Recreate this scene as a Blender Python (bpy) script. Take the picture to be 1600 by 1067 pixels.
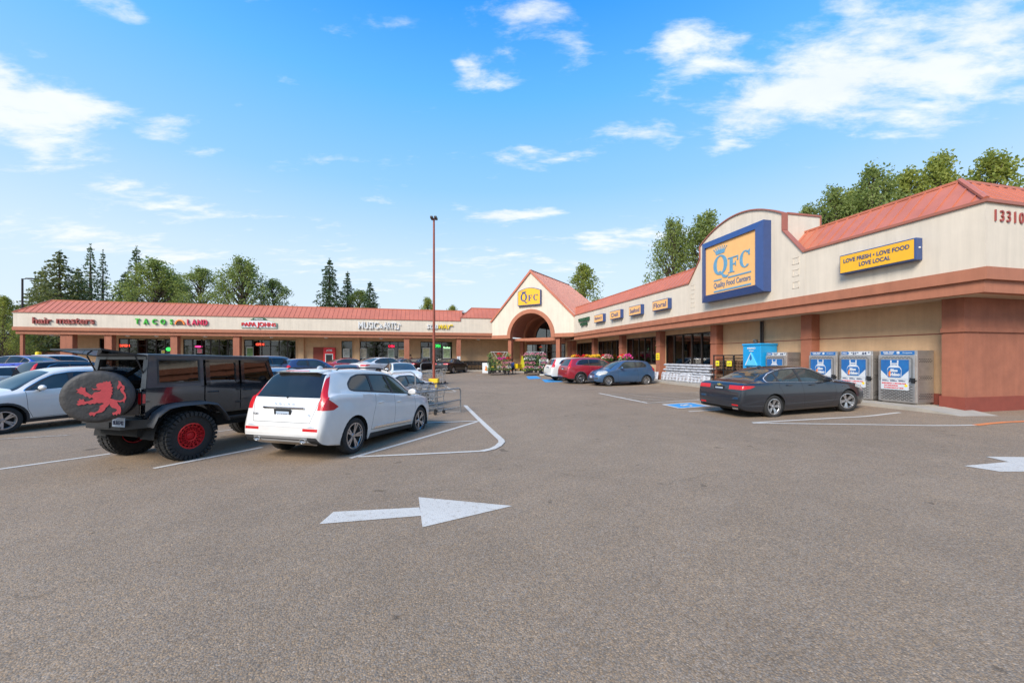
import bpy, bmesh, math, random
from mathutils import Vector, Matrix
R = math.radians
PI = math.pi
rnd = random.Random(7)
scene = bpy.context.scene
for o in list(bpy.data.objects):
    bpy.data.objects.remove(o)
COL = scene.collection

# ---------------------------------------------------------------- camera
CAM_H = 1.75
cam_d = bpy.data.cameras.new("camera")
cam = bpy.data.objects.new("camera", cam_d)
COL.objects.link(cam)
cam.location = (0, 0, CAM_H)
cam.rotation_euler = (R(90), 0, 0)
cam_d.sensor_width = 36
cam_d.lens = 13.5
cam_d.shift_y = 24.5 / 1600
cam_d.clip_end = 3000
cam_d.clip_start = 0.05
scene.camera = cam

# ---------------------------------------------------------------- world
SUN_EL, SUN_AZ = 38, 214      # azimuth clockwise from +Y
world = bpy.data.worlds.new("World")
scene.world = world
world.use_nodes = True
nt = world.node_tree
nt.nodes.clear()
def N(t, **kw):
    n = nt.nodes.new(t)
    for k, v in kw.items():
        setattr(n, k, v)
    return n
def LK(a, b):
    nt.links.new(a, b)
def mth(op, a, b=None, c=None, clamp=False):
    n = N('ShaderNodeMath', operation=op)
    n.use_clamp = clamp
    for i, x in enumerate((a, b, c)):
        if x is None: continue
        if isinstance(x, (int, float)): n.inputs[i].default_value = x
        else: LK(x, n.inputs[i])
    return n.outputs[0]
out = N('ShaderNodeOutputWorld')
bg = N('ShaderNodeBackground')
bg.inputs['Strength'].default_value = 0.082
sky = N('ShaderNodeTexSky', sky_type='NISHITA')
sky.sun_disc = False
sky.sun_elevation = R(SUN_EL)
sky.sun_rotation = R(SUN_AZ)
sky.air_density = 1.0
sky.dust_density = 0.8
sky.ozone_density = 1.5
tc = N('ShaderNodeTexCoord')
sp = N('ShaderNodeSeparateXYZ'); LK(tc.outputs['Generated'], sp.inputs[0])
az = mth('ARCTAN2', sp.outputs[0], sp.outputs[1])
el = mth('ARCSINE', sp.outputs[2])
# grade the clear sky: deeper blue overhead, paler towards the horizon
elr = N('ShaderNodeMapRange'); LK(el, elr.inputs[0])
elr.inputs[1].default_value = 0.0; elr.inputs[2].default_value = 0.75
ramp = N('ShaderNodeValToRGB'); LK(elr.outputs[0], ramp.inputs[0])
cr = ramp.color_ramp
cr.elements[0].position = 0.0; cr.elements[0].color = (4.7, 5.3, 5.8, 1)
cr.elements[1].position = 1.0; cr.elements[1].color = (0.24, 2.15, 6.1, 1)
e = cr.elements.new(0.30); e.color = (3.9, 5.0, 6.1, 1)
e = cr.elements.new(0.54); e.color = (1.9, 3.9, 6.3, 1)
e = cr.elements.new(0.79); e.color = (0.8, 3.1, 6.4, 1)
grade = N('ShaderNodeMixRGB'); grade.inputs[0].default_value = 0.9
LK(sky.outputs[0], grade.inputs[1]); LK(ramp.outputs[0], grade.inputs[2])
# clouds: streaky noise on a flat layer, gathered in banks
zc = mth('MAXIMUM', sp.outputs[2], 0.02)
zc2 = mth('ADD', zc, 0.16)
cx = mth('DIVIDE', sp.outputs[0], zc2); cy = mth('DIVIDE', sp.outputs[1], zc2)
cmb = N('ShaderNodeCombineXYZ'); LK(cx, cmb.inputs[0]); LK(cy, cmb.inputs[1])
def noise(vec, scale, detail, rough, dist=0.0, rot=0.0, sc=(1, 1, 1), loc=(0, 0, 0)):
    m = N('ShaderNodeMapping'); LK(vec, m.inputs[0])
    m.inputs['Rotation'].default_value = (0, 0, rot)
    m.inputs['Scale'].default_value = sc
    m.inputs['Location'].default_value = loc
    n = N('ShaderNodeTexNoise'); LK(m.outputs[0], n.inputs['Vector'])
    n.inputs['Scale'].default_value = scale; n.inputs['Detail'].default_value = detail
    n.inputs['Roughness'].default_value = rough; n.inputs['Distortion'].default_value = dist
    return n.outputs['Fac']
n1 = noise(cmb.outputs[0], 2.3, 10, 0.56, 0.15, rot=0.12, sc=(0.6, 1.35, 1), loc=(0.4, 2.2, 0))
n2 = noise(cmb.outputs[0], 8.5, 8, 0.62, 0.2, rot=0.1, sc=(0.6, 1.3, 1), loc=(3.1, 1.2, 0))
fld = mth('ADD', mth('MULTIPLY', n1, 0.5), mth('MULTIPLY', n2, 0.5))
def blob(px, py, wx, wy, amp, tilt=0.0):
    # a bank of cloud round one direction of the sky (azimuth, elevation)
    a0 = math.atan2((px - 800) / 600, 1)
    e0 = math.atan2((558 - py) / 600, math.hypot(1, (px - 800) / 600))
    da = mth('SUBTRACT', az, a0); de = mth('SUBTRACT', el, e0)
    if tilt: de = mth('SUBTRACT', de, mth('MULTIPLY', da, tilt))
    da = mth('DIVIDE', da, wx); de = mth('DIVIDE', de, wy)
    q = mth('ADD', mth('MULTIPLY', da, da), mth('MULTIPLY', de, de))
    return mth('MULTIPLY', mth('EXPONENT', mth('MULTIPLY', q, -1.0)), amp)
banks = None
for b in [(1420, 60, .27, .10, .17, -.1), (1230, 155, .14, .05, .15), (1500, 150, .12, .05, .13), (1120, 90, .08, .05, .12), (1300, 20, .2, .05, .1), (900, 75, .07, .035, .15), (860, 20, .13, .025, .13),
          (1060, 50, .07, .03, .17), (770, 135, .08, .025, .17), (730, 98, .04, .02, .14), (60, 222, .15, .05, .165, -.25), (210, 188, .10, .03, .16), (20, 130, .10, .045, .15), (450, 128, .05, .022, .15), (380, 168, .05, .018, .15),
          (870, 245, .16, .028, .17), (820, 335, .12, .022, .17), (200, 20, .06, .03, .16), (980, 200, .12, .03, .13), (600, 280, .08, .02, .13), (160, 372, .12, .025, .14),
          (700, 400, .5, .09, .085), (1000, 380, .25, .06, .09), (300, 420, .4, .08, .05), (590, 312, .05, .02, .1), (1130, 232, .04, .02, .13)]:
    v = blob(*b)
    banks = v if banks is None else mth('ADD', banks, v)
dens = N('ShaderNodeMapRange', interpolation_type='SMOOTHSTEP')
LK(mth('ADD', fld, banks), dens.inputs[0])
dens.inputs[1].default_value = 0.58; dens.inputs[2].default_value = 0.755
dfac = mth('MULTIPLY', dens.outputs[0], 0.93)
shade = noise(cmb.outputs[0], 3.2, 6, 0.6, 0.2, loc=(0.6, 0.4, 0))
ccol = N('ShaderNodeMixRGB'); LK(shade, ccol.inputs[0])
ccol.inputs[1].default_value = (4.5, 5.0, 5.6, 1); ccol.inputs[2].default_value = (6.6, 6.6, 6.6, 1)
cm = N('ShaderNodeMixRGB'); LK(dfac, cm.inputs[0])
LK(grade.outputs[0], cm.inputs[1]); LK(ccol.outputs[0], cm.inputs[2])
LK(cm.outputs[0], bg.inputs['Color'])
LK(bg.outputs[0], out.inputs['Surface'])

sun_d = bpy.data.lights.new("sun", 'SUN')
sun_d.energy = 2.45
sun_d.angle = R(26)
sun_d.color = (1.0, 0.925, 0.82)
sun = bpy.data.objects.new("sun", sun_d)
COL.objects.link(sun)
sun.rotation_euler = (R(90 - SUN_EL), 0, R(180 - SUN_AZ) )
sun.location = (0, 0, 60)
vs = scene.view_settings
vs.view_transform = 'Standard'; vs.look = 'None'; vs.exposure = 1.12; vs.gamma = 1
vs.use_curve_mapping = False
try:
    scene.cycles.max_bounces = 6
    scene.cycles.transparent_max_bounces = 12
except Exception:
    pass

# ---------------------------------------------------------------- materials
MATS = {}
def mat(name, col, rough=0.6, metal=0.0, var=0.0, vscale=4.0, bump=0.0, bscale=40.0, spec=0.5, coat=0.0, emit=None, estr=0.0, trans=0.0, col2=None, stretch=None, detail=5, streak=0.0):
    if name in MATS: return MATS[name]
    m = bpy.data.materials.new(name)
    m.use_nodes = True
    t = m.node_tree
    b = t.nodes['Principled BSDF']
    b.inputs['Roughness'].default_value = rough
    b.inputs['Metallic'].default_value = metal
    b.inputs['Specular IOR Level'].default_value = spec
    b.inputs['Coat Weight'].default_value = coat
    b.inputs['Coat Roughness'].default_value = 0.03
    c = tuple(col) + (1,)
    b.inputs['Base Color'].default_value = c
    tcn = t.nodes.new('ShaderNodeTexCoord')
    src = tcn.outputs['Object']
    if stretch:
        mp = t.nodes.new('ShaderNodeMapping'); t.links.new(src, mp.inputs[0])
        mp.inputs['Scale'].default_value = stretch; src = mp.outputs[0]
    if var > 0 or col2:
        n = t.nodes.new('ShaderNodeTexNoise'); t.links.new(src, n.inputs['Vector'])
        n.inputs['Scale'].default_value = vscale; n.inputs['Detail'].default_value = detail; n.inputs['Roughness'].default_value = 0.65
        r = t.nodes.new('ShaderNodeMapRange'); t.links.new(n.outputs['Fac'], r.inputs[0])
        r.inputs[1].default_value = 0.3; r.inputs[2].default_value = 0.7
        mx = t.nodes.new('ShaderNodeMixRGB'); t.links.new(r.outputs[0], mx.inputs[0])
        if col2 is None:
            mx.inputs[1].default_value = tuple(x * (1 - var) for x in col) + (1,)
            mx.inputs[2].default_value = tuple(min(1, x * (1 + var)) for x in col) + (1,)
        else:
            mx.inputs[1].default_value = c; mx.inputs[2].default_value = tuple(col2) + (1,)
        t.links.new(mx.outputs[0], b.inputs['Base Color'])
    if streak > 0 and b.inputs['Base Color'].links:
        mp = t.nodes.new('ShaderNodeMapping'); t.links.new(tcn.outputs['Object'], mp.inputs[0]); mp.inputs['Scale'].default_value = (3.5, 3.5, .22)
        n = t.nodes.new('ShaderNodeTexNoise'); t.links.new(mp.outputs[0], n.inputs['Vector']); n.inputs['Scale'].default_value = 1.0; n.inputs['Detail'].default_value = 7; n.inputs['Roughness'].default_value = .7
        r = t.nodes.new('ShaderNodeMapRange'); t.links.new(n.outputs['Fac'], r.inputs[0]); r.inputs[1].default_value = .32; r.inputs[2].default_value = .62; r.inputs[3].default_value = 1-streak; r.inputs[4].default_value = 1.0
        vm = t.nodes.new('ShaderNodeVectorMath'); vm.operation = 'SCALE'; t.links.new(b.inputs['Base Color'].links[0].from_socket, vm.inputs[0]); t.links.new(r.outputs[0], vm.inputs['Scale'])
        t.links.new(vm.outputs[0], b.inputs['Base Color'])
    if bump > 0:
        n = t.nodes.new('ShaderNodeTexNoise'); t.links.new(src, n.inputs['Vector'])
        n.inputs['Scale'].default_value = bscale; n.inputs['Detail'].default_value = 4
        bp = t.nodes.new('ShaderNodeBump'); t.links.new(n.outputs['Fac'], bp.inputs['Height'])
        bp.inputs['Strength'].default_value = bump; bp.inputs['Distance'].default_value = 0.02
        t.links.new(bp.outputs[0], b.inputs['Normal'])
    if emit:
        b.inputs['Emission Color'].default_value = tuple(emit) + (1,)
        b.inputs['Emission Strength'].default_value = estr
    MATS[name] = m
    return m

def glass_mat(name, tint=(0.45, 0.5, 0.5), base=0.06):
    m = bpy.data.materials.new(name); m.use_nodes = True
    t = m.node_tree; t.nodes.clear()
    o = t.nodes.new('ShaderNodeOutputMaterial')
    tr = t.nodes.new('ShaderNodeBsdfTransparent'); tr.inputs[0].default_value = tuple(tint) + (1,)
    gl = t.nodes.new('ShaderNodeBsdfGlossy'); gl.inputs['Roughness'].default_value = 0.012
    lw = t.nodes.new('ShaderNodeFresnel'); lw.inputs[0].default_value = 1.5
    nz = t.nodes.new('ShaderNodeTexNoise'); nz.inputs['Scale'].default_value = 1.3
    tcn = t.nodes.new('ShaderNodeTexCoord'); t.links.new(tcn.outputs['Object'], nz.inputs['Vector'])
    bp = t.nodes.new('ShaderNodeBump'); bp.inputs['Strength'].default_value = 0.05; bp.inputs['Distance'].default_value = 0.02
    t.links.new(nz.outputs['Fac'], bp.inputs['Height'])
    t.links.new(bp.outputs[0], gl.inputs['Normal'])
    ad = t.nodes.new('ShaderNodeMath'); ad.operation = 'ADD'; ad.use_clamp = True
    t.links.new(lw.outputs[0], ad.inputs[0]); ad.inputs[1].default_value = base
    mx = t.nodes.new('ShaderNodeMixShader'); t.links.new(ad.outputs[0], mx.inputs[0])
    t.links.new(tr.outputs[0], mx.inputs[1]); t.links.new(gl.outputs[0], mx.inputs[2])
    t.links.new(mx.outputs[0], o.inputs[0])
    MATS[name] = m
    return m

# ---------------------------------------------------------------- mesh helpers
class MB:
    def __init__(s):
        s.v = []; s.f = []; s.mi = []; s.m = 0; s.T = None; s.i0 = 0
    def mark(s): s.i0 = len(s.v)
    def xf(s, fn):
        for i in range(s.i0, len(s.v)): s.v[i] = tuple(fn(s.v[i]))
        return s
    def add(s, vs, fs):
        b = len(s.v); s.v += [tuple(x) for x in vs]
        for f in fs:
            s.f.append([b + i for i in f]); s.mi.append(s.m)
        return s
    def bx(s, x0, x1, y0, y1, z0, z1):
        if x0 > x1: x0, x1 = x1, x0
        if y0 > y1: y0, y1 = y1, y0
        if z0 > z1: z0, z1 = z1, z0
        return s.add([(x0,y0,z0),(x1,y0,z0),(x1,y1,z0),(x0,y1,z0),(x0,y0,z1),(x1,y0,z1),(x1,y1,z1),(x0,y1,z1)],
                     [(0,3,2,1),(4,5,6,7),(0,1,5,4),(1,2,6,5),(2,3,7,6),(3,0,4,7)])
    def rbx(s, x0, x1, y0, y1, z0, z1, b=0.01):
        # box with chamfered vertical and horizontal edges
        bm = bmesh.new()
        bmesh.ops.create_cube(bm, size=1)
        for v in bm.verts:
            v.co = Vector(((x0+x1)/2 + v.co.x*(x1-x0), (y0+y1)/2 + v.co.y*(y1-y0), (z0+z1)/2 + v.co.z*(z1-z0)))
        bmesh.ops.bevel(bm, geom=bm.edges[:], offset=b, segments=2, affect='EDGES', profile=0.6)
        bm.verts.index_update()
        s.add([v.co[:] for v in bm.verts], [[v.index for v in f.verts] for f in bm.faces]); bm.free()
        return s
    def hexa(s, p):   # 8 points: bottom 4 ccw, top 4 ccw
        return s.add(p, [(0,3,2,1),(4,5,6,7),(0,1,5,4),(1,2,6,5),(2,3,7,6),(3,0,4,7)])
    def prism(s, pts, a, b, ax='y'):
        # polygon in the plane across the axis, extruded from a to b
        def P(p, t):
            return (p[0], t, p[1]) if ax == 'y' else ((t, p[0], p[1]) if ax == 'x' else (p[0], p[1], t))
        n = len(pts)
        vs = [P(p, a) for p in pts] + [P(p, b) for p in pts]
        fs = [list(range(n)), list(range(2*n-1, n-1, -1))] + [(i, i+n, (i+1) % n + n, (i+1) % n) for i in range(n)]
        return s.add(vs, fs)
    def cyl(s, p0, p1, r0, r1=None, n=12, cap=True):
        r1 = r0 if r1 is None else r1
        p0 = Vector(p0); p1 = Vector(p1); d = (p1 - p0)
        if d.length < 1e-9: return s
        d.normalize()
        a = d.orthogonal().normalized(); b = d.cross(a)
        vs = []
        for p, r in ((p0, r0), (p1, r1)):
            for i in range(n):
                t = 2*PI*i/n
                vs.append(p + a*math.cos(t)*r + b*math.sin(t)*r)
        fs = [(i, (i+1) % n, (i+1) % n + n, i+n) for i in range(n)]
        if cap: fs += [list(range(n-1, -1, -1)), list(range(n, 2*n))]
        return s.add(vs, fs)
    def tube(s, pts, r, n=8):
        pts = [Vector(p) for p in pts]
        rings = []
        up = None
        base = len(s.v)
        for i, p in enumerate(pts):
            d = (pts[min(i+1, len(pts)-1)] - pts[max(i-1, 0)]).normalized()
            if up is None: a = d.orthogonal().normalized()
            else:
                a = (up - d * up.dot(d))
                a = a.normalized() if a.length > 1e-6 else d.orthogonal().normalized()
            up = a; b = d.cross(a)
            rr = r[i] if isinstance(r, (list, tuple)) else r
            for k in range(n):
                t = 2*PI*k/n
                s.v.append(tuple(p + a*math.cos(t)*rr + b*math.sin(t)*rr))
        for i in range(len(pts)-1):
            for k in range(n):
                s.f.append([base+i*n+k, base+i*n+(k+1) % n, base+(i+1)*n+(k+1) % n, base+(i+1)*n+k]); s.mi.append(s.m)
        s.f.append([base+k for k in range(n-1, -1, -1)]); s.mi.append(s.m)
        e = base+(len(pts)-1)*n
        s.f.append([e+k for k in range(n)]); s.mi.append(s.m)
        return s
    def lathe(s, prof, n=24, c=(0,0,0), axis='z', close=False):
        # prof: (r, h) pairs
        vs = []; m = len(prof)
        for i in range(n):
            t = 2*PI*i/n
            for r, h in prof:
                x, y = r*math.cos(t), r*math.sin(t)
                p = (x, y, h) if axis == 'z' else ((x, h, y) if axis == 'y' else (h, x, y))
                vs.append((p[0]+c[0], p[1]+c[1], p[2]+c[2]))
        fs = []
        for i in range(n):
            j = (i+1) % n
            for k in range(m-1 if not close else m):
                k2 = (k+1) % m
                fs.append((i*m+k, j*m+k, j*m+k2, i*m+k2))
        return s.add(vs, fs)
    def sph(s, c, r, nu=10, nv=7, sq=(1,1,1)):
        vs = [(c[0], c[1], c[2]-r*sq[2])]
        for j in range(1, nv):
            ph = -PI/2 + PI*j/nv
            for i in range(nu):
                t = 2*PI*i/nu
                vs.append((c[0]+r*sq[0]*math.cos(ph)*math.cos(t), c[1]+r*sq[1]*math.cos(ph)*math.sin(t), c[2]+r*sq[2]*math.sin(ph)))
        vs.append((c[0], c[1], c[2]+r*sq[2]))
        fs = []
        for i in range(nu): fs.append((0, 1+(i+1) % nu, 1+i))
        for j in range(nv-2):
            for i in range(nu):
                a = 1+j*nu; fs.append((a+i, a+(i+1) % nu, a+nu+(i+1) % nu, a+nu+i))
        a = 1+(nv-2)*nu; e = len(vs)-1
        for i in range(nu): fs.append((a+i, a+(i+1) % nu, e))
        return s.add(vs, fs)
    def quad(s, a, b, c, d): return s.add([a, b, c, d], [(0,1,2,3)])
    def build(s, name, mats, parent=None, smooth=False, off=None, sharp=None):
        me = bpy.data.meshes.new(name)
        if off: s.v = [(x-off[0], y-off[1], z-off[2]) for x, y, z in s.v]
        me.from_pydata(s.v, [], s.f)
        if not isinstance(mats, (list, tuple)): mats = [mats]
        for m in mats: me.materials.append(m)
        if len(mats) > 1: me.polygons.foreach_set('material_index', s.mi)
        bm = bmesh.new(); bm.from_mesh(me)
        bmesh.ops.recalc_face_normals(bm, faces=bm.faces[:])
        bm.to_mesh(me); bm.free()
        if smooth:
            me.polygons.foreach_set('use_smooth', [True]*len(me.polygons))
            me.set_sharp_from_angle(angle=R(sharp or 40))
        me.update()
        o = bpy.data.objects.new(name, me)
        COL.objects.link(o)
        if parent: o.parent = parent
        return o

def tag(o, label=None, cat=None, group=None, kind=None):
    if label: o['label'] = label
    if cat: o['category'] = cat
    if group: o['group'] = group
    if kind: o['kind'] = kind
    return o
def thing(name, label, cat, loc=(0,0,0), rz=0.0, group=None, scale=1.0, rot=None):
    o = bpy.data.objects.new(name, None)
    o.empty_display_size = 0.2
    COL.objects.link(o)
    o.location = loc
    o.rotation_euler = rot if rot else (0, 0, rz)
    o.scale = (scale,)*3
    return tag(o, label, cat, group)
KIDS = {}
def copy_tree(o, parent=None):
    c = o.copy(); COL.objects.link(c)
    c.parent = parent
    for ch in list(o.children): copy_tree(ch, c)
    return c
_TXT = {}
def text_mesh(txt, size, depth=0.02, bold=0.0, sx=1.0, shear=0.0, space=1.0):
    key = (txt, size, depth, bold, sx, shear, space)
    if key in _TXT: return _TXT[key]
    cu = bpy.data.curves.new('lettering', 'FONT')
    cu.body = txt; cu.size = size; cu.extrude = depth/2; cu.offset = bold
    cu.align_x = 'CENTER'; cu.align_y = 'CENTER'; cu.shear = shear; cu.space_character = space
    cu.resolution_u = 4
    o = bpy.data.objects.new('lettering', cu)
    COL.objects.link(o)
    dg = bpy.context.evaluated_depsgraph_get()
    me = bpy.data.meshes.new_from_object(o.evaluated_get(dg))
    bpy.data.objects.remove(o)
    vs = [(v.co.x*sx, -v.co.z, v.co.y) for v in me.vertices]
    fs = [list(p.vertices) for p in me.polygons]
    bpy.data.meshes.remove(me)
    _TXT[key] = (vs, fs)
    return vs, fs
def text(mb, txt, size, x=0, y=0, z=0, depth=0.02, bold=0.0, sx=1.0, shear=0.0, width=None, space=1.0, fn=None, height=None):
    """letters standing in the local XZ plane, read from -Y; centred on x,z (width / height fit them)"""
    vs, fs = text_mesh(txt, size, depth, bold, 1.0, shear, space)
    if not vs: return mb
    x0 = min(v[0] for v in vs); x1 = max(v[0] for v in vs)
    z0 = min(v[2] for v in vs); z1 = max(v[2] for v in vs)
    if width: sx = width/(x1-x0)
    sz = height/(z1-z0) if height else 1.0
    pts = [((v[0]-(x0+x1)/2)*sx, v[1], (v[2]-(z0+z1)/2)*sz) for v in vs]
    if fn: pts = [fn(p) for p in pts]
    return mb.add([(p[0]+x, p[1]+y, p[2]+z) for p in pts], fs)

# ---------------------------------------------------------------- site frame (axes along the two shop fronts)
TH = R(12.68); CT, ST = math.cos(TH), math.sin(TH)
S = 0.91; BZ = 0.1575
def bw(v, u, z=0.0):
    return (S*(CT*v - ST*u), S*(ST*v + CT*u), BZ + S*z)
def v_at(px, u, cam_u=0):
    X = (px-800)/600
    return u*(CT*X+ST)/(CT-ST*X)
def u_at(px, v):
    X = (px-800)/600
    return v*(CT-ST*X)/(CT*X+ST)
def z_at(py, v, u):
    return CAM_Z + (558-py)/600*(ST*v+CT*u)
CAM_Z = 1.75
OFF = {}
def bthing(name, label, cat, v, u, z=0.0, face='S', group=None, extra=0.0, scale=1.0):
    """a thing in site units; local x to its right, y into it, z up; S faces the camera side, W faces the lot from the right"""
    rz = TH + extra + (0 if face == 'S' else -PI/2)
    o = thing(name, label, cat, bw(v, u, z), rz, group, S*scale)
    OFF[o] = (v, u, z)
    return o

# ground relief: the lot dips gently on the left and rises to the shops
CP = [(0,0,0),(3,3,0),(-3,3,-.06),(8,3,.03),(-8,3,-.13),(-16,4,-.16),(0,7,-.06),(3,8,-.02),(-3.3,7.6,-.18),(-7,7.5,-.18),(-13,9.8,-.19),(-20,9,-.18),
      (-2.4,10.2,-.25),(-6,12,-.26),(-1.5,13,-.18),(-12,14,-.24),(2,13,-.04),(-4.5,22,-.09),(-20,22,-.14),(7.4,11,0),(10.3,11.8,.08),(12.5,10,.13),
      (12,4,.10),(5,20,.04),(8,26,.09),(0,30,.02),(-15,35,.10),(-35,35,.12),(5,40,.14)]
def sstep(a, b, x):
    t = min(1, max(0, (x-a)/(b-a))); return t*t*(3-2*t)
def g(x, y):
    h = 3.2 + 0.09*math.hypot(x, y)
    sw = sz = 1e-9
    for cx_, cy_, cz_ in CP:
        w = math.exp(-((x-cx_)**2+(y-cy_)**2)/(h*h)) + 1e-7/(1+(x-cx_)**2+(y-cy_)**2)
        sw += w; sz += w*cz_
    val = sz/sw
    v = (CT*x+ST*y)/S; u = (-ST*x+CT*y)/S
    t = max(sstep(13.2, 15.3, v), sstep(37, 44, u))
    val = val*(1-t) + BZ*t
    return val
def gp(px, py, dz=0.0):
    """ground point on the line of sight through a picture point"""
    gz = -0.05
    for _ in range(30):
        Y = 600*(CAM_H-gz)/(py-558); X = (px-800)/600*Y
        gz = 0.5*gz + 0.5*g(X, Y)
    return Vector((X, Y, g(X, Y)+dz))
# ================================================================ GROUND
def asphalt_nodes(m, base=(0.282,0.205,0.138)):
    t = m.node_tree; b = t.nodes['Principled BSDF']
    b.inputs['Roughness'].default_value = 0.88
    b.inputs['Specular IOR Level'].default_value = 0.3
    tcn = t.nodes.new('ShaderNodeTexCoord')
    def nz(scale, det=3, rough=0.6):
        n = t.nodes.new('ShaderNodeTexNoise'); t.links.new(tcn.outputs['Object'], n.inputs['Vector'])
        n.inputs['Scale'].default_value = scale; n.inputs['Detail'].default_value = det; n.inputs['Roughness'].default_value = rough
        return n.outputs['Fac']
    def rng(s, a, b_, c, d):
        r = t.nodes.new('ShaderNodeMapRange'); t.links.new(s, r.inputs[0])
        for i, x in enumerate((a, b_, c, d)): r.inputs[i+1].default_value = x
        return r.outputs[0]
    def mul(a, b_):
        n = t.nodes.new('ShaderNodeMath'); n.operation = 'MULTIPLY'; t.links.new(a, n.inputs[0]); t.links.new(b_, n.inputs[1]); return n.outputs[0]
    vo = t.nodes.new('ShaderNodeTexVoronoi'); vo.inputs['Scale'].default_value = 95; t.links.new(tcn.outputs['Object'], vo.inputs['Vector'])
    sepc = t.nodes.new('ShaderNodeSeparateColor'); t.links.new(vo.outputs['Color'], sepc.inputs[0])
    stones = rng(sepc.outputs[0], 0.0, 1.0, 0.74, 1.26)
    light = rng(sepc.outputs[1], 0.93, 1.0, 1.0, 1.45)
    pits = rng(vo.outputs['Distance'], 0.35, 0.8, 1.0, 0.74)
    fine = rng(nz(24, 4, 0.7), 0.3, 0.7, 0.86, 1.14)
    mid = rng(nz(1.6, 5, 0.6), 0.3, 0.7, 0.93, 1.07)
    big = rng(nz(0.16, 5, 0.62), 0.3, 0.7, 0.86, 1.12)
    oil = rng(nz(0.45, 4, 0.75), 0.24, 0.38, 0.76, 1.0)
    spots = rng(nz(3.1, 2, 0.4), 0.24, 0.27, 0.62, 1.0)
    f = mul(mul(mul(stones, light), mul(pits, fine)), mul(mul(mid, big), mul(oil, spots)))
    hue = t.nodes.new('ShaderNodeMixRGB'); t.links.new(sepc.outputs[2], hue.inputs[0])
    hue.inputs[1].default_value = (base[0]*1.12, base[1]*1.02, base[2]*.88, 1); hue.inputs[2].default_value = (base[0]*.88, base[1]*.97, base[2]*1.12, 1)
    vm = t.nodes.new('ShaderNodeVectorMath'); vm.operation = 'SCALE'
    t.links.new(hue.outputs[0], vm.inputs[0]); t.links.new(f, vm.inputs['Scale'])
    # cracks
    vc = t.nodes.new('ShaderNodeTexVoronoi'); vc.feature = 'DISTANCE_TO_EDGE'; vc.inputs['Scale'].default_value = 0.11
    wn = t.nodes.new('ShaderNodeTexNoise'); wn.inputs['Scale'].default_value = 1.1; wn.inputs['Detail'].default_value = 6; t.links.new(tcn.outputs['Object'], wn.inputs['Vector'])
    va = t.nodes.new('ShaderNodeVectorMath'); va.operation = 'MULTIPLY_ADD'; t.links.new(wn.outputs['Color'], va.inputs[0]); va.inputs[1].default_value = (1.6,1.6,0); t.links.new(tcn.outputs['Object'], va.inputs[2])
    t.links.new(va.outputs[0], vc.inputs['Vector'])
    ck = rng(vc.outputs['Distance'], 0.0, 0.0012, 0.72, 1.0)
    vm2 = t.nodes.new('ShaderNodeVectorMath'); vm2.operation = 'SCALE'; t.links.new(vm.outputs[0], vm2.inputs[0]); t.links.new(ck, vm2.inputs['Scale'])
    bp = t.nodes.new('ShaderNodeBump'); bp.inputs['Strength'].default_value = 0.5; bp.inputs['Distance'].default_value = 0.008
    t.links.new(vo.outputs['Distance'], bp.inputs['Height']); bp.invert = True
    t.links.new(bp.outputs[0], b.inputs['Normal'])
    return t, b, vm2.outputs[0], nz, rng, mul
m_asph = bpy.data.materials.new('asphalt'); m_asph.use_nodes = True
_t, _b, _c, *_ = asphalt_nodes(m_asph); _t.links.new(_c, _b.inputs['Base Color'])
def paint_mat(name, col, wear=0.5):
    m = bpy.data.materials.new(name); m.use_nodes = True
    t, b, c, nz, rng, mul = asphalt_nodes(m)
    w = mul(rng(nz(14, 6, 0.75), 0.22+wear*0.22, 0.40+wear*0.22, 0.35*(1-wear), 1.0), rng(nz(60, 3, 0.7), 0.25, 0.5, 0.72, 1.0))
    big = rng(nz(0.9, 4, 0.6), 0.3, 0.7, 1.0-wear*0.5, 1.0)
    mx = t.nodes.new('ShaderNodeMixRGB'); t.links.new(mul(w, big), mx.inputs[0])
    t.links.new(c, mx.inputs[1]); mx.inputs[2].default_value = tuple(col)+(1,)
    t.links.new(mx.outputs[0], b.inputs['Base Color'])
    b.inputs['Roughness'].default_value = 0.7
    return m
m_white = paint_mat('road_paint_white', (0.60,0.56,0.50), 0.28)
m_worn = paint_mat('road_paint_worn', (0.52,0.48,0.42), 0.8)
m_bluep = paint_mat('road_paint_blue', (0.04,0.30,0.62), 0.15)
m_orangep = paint_mat('road_paint_orange', (0.75,0.22,0.07), 0.2)

def grid_axis(lo, hi, near, step, growth):
    out = [0.0]
    x = 0; s = step
    while x < hi:
        if x > near: s *= growth
        x += s; out.append(x)
    x = 0; s = step
    neg = []
    while x > lo:
        if -x > near: s *= growth
        x -= s; neg.append(x)
    return neg[::-1] + out
xs = grid_axis(-420, 420, 18, 0.5, 1.09)
ys = grid_axis(-60, 520, 22, 0.5, 1.09)
mb = MB()
mb.v = [(x, y, g(x, y)) for y in ys for x in xs]
nx = len(xs)
for j in range(len(ys)-1):
    for i in range(nx-1):
        a = j*nx+i; mb.f.append([a, a+1, a+nx+1, a+nx]); mb.mi.append(0)
tag(mb.build('parking_lot', m_asph, smooth=True), kind='structure')

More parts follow.
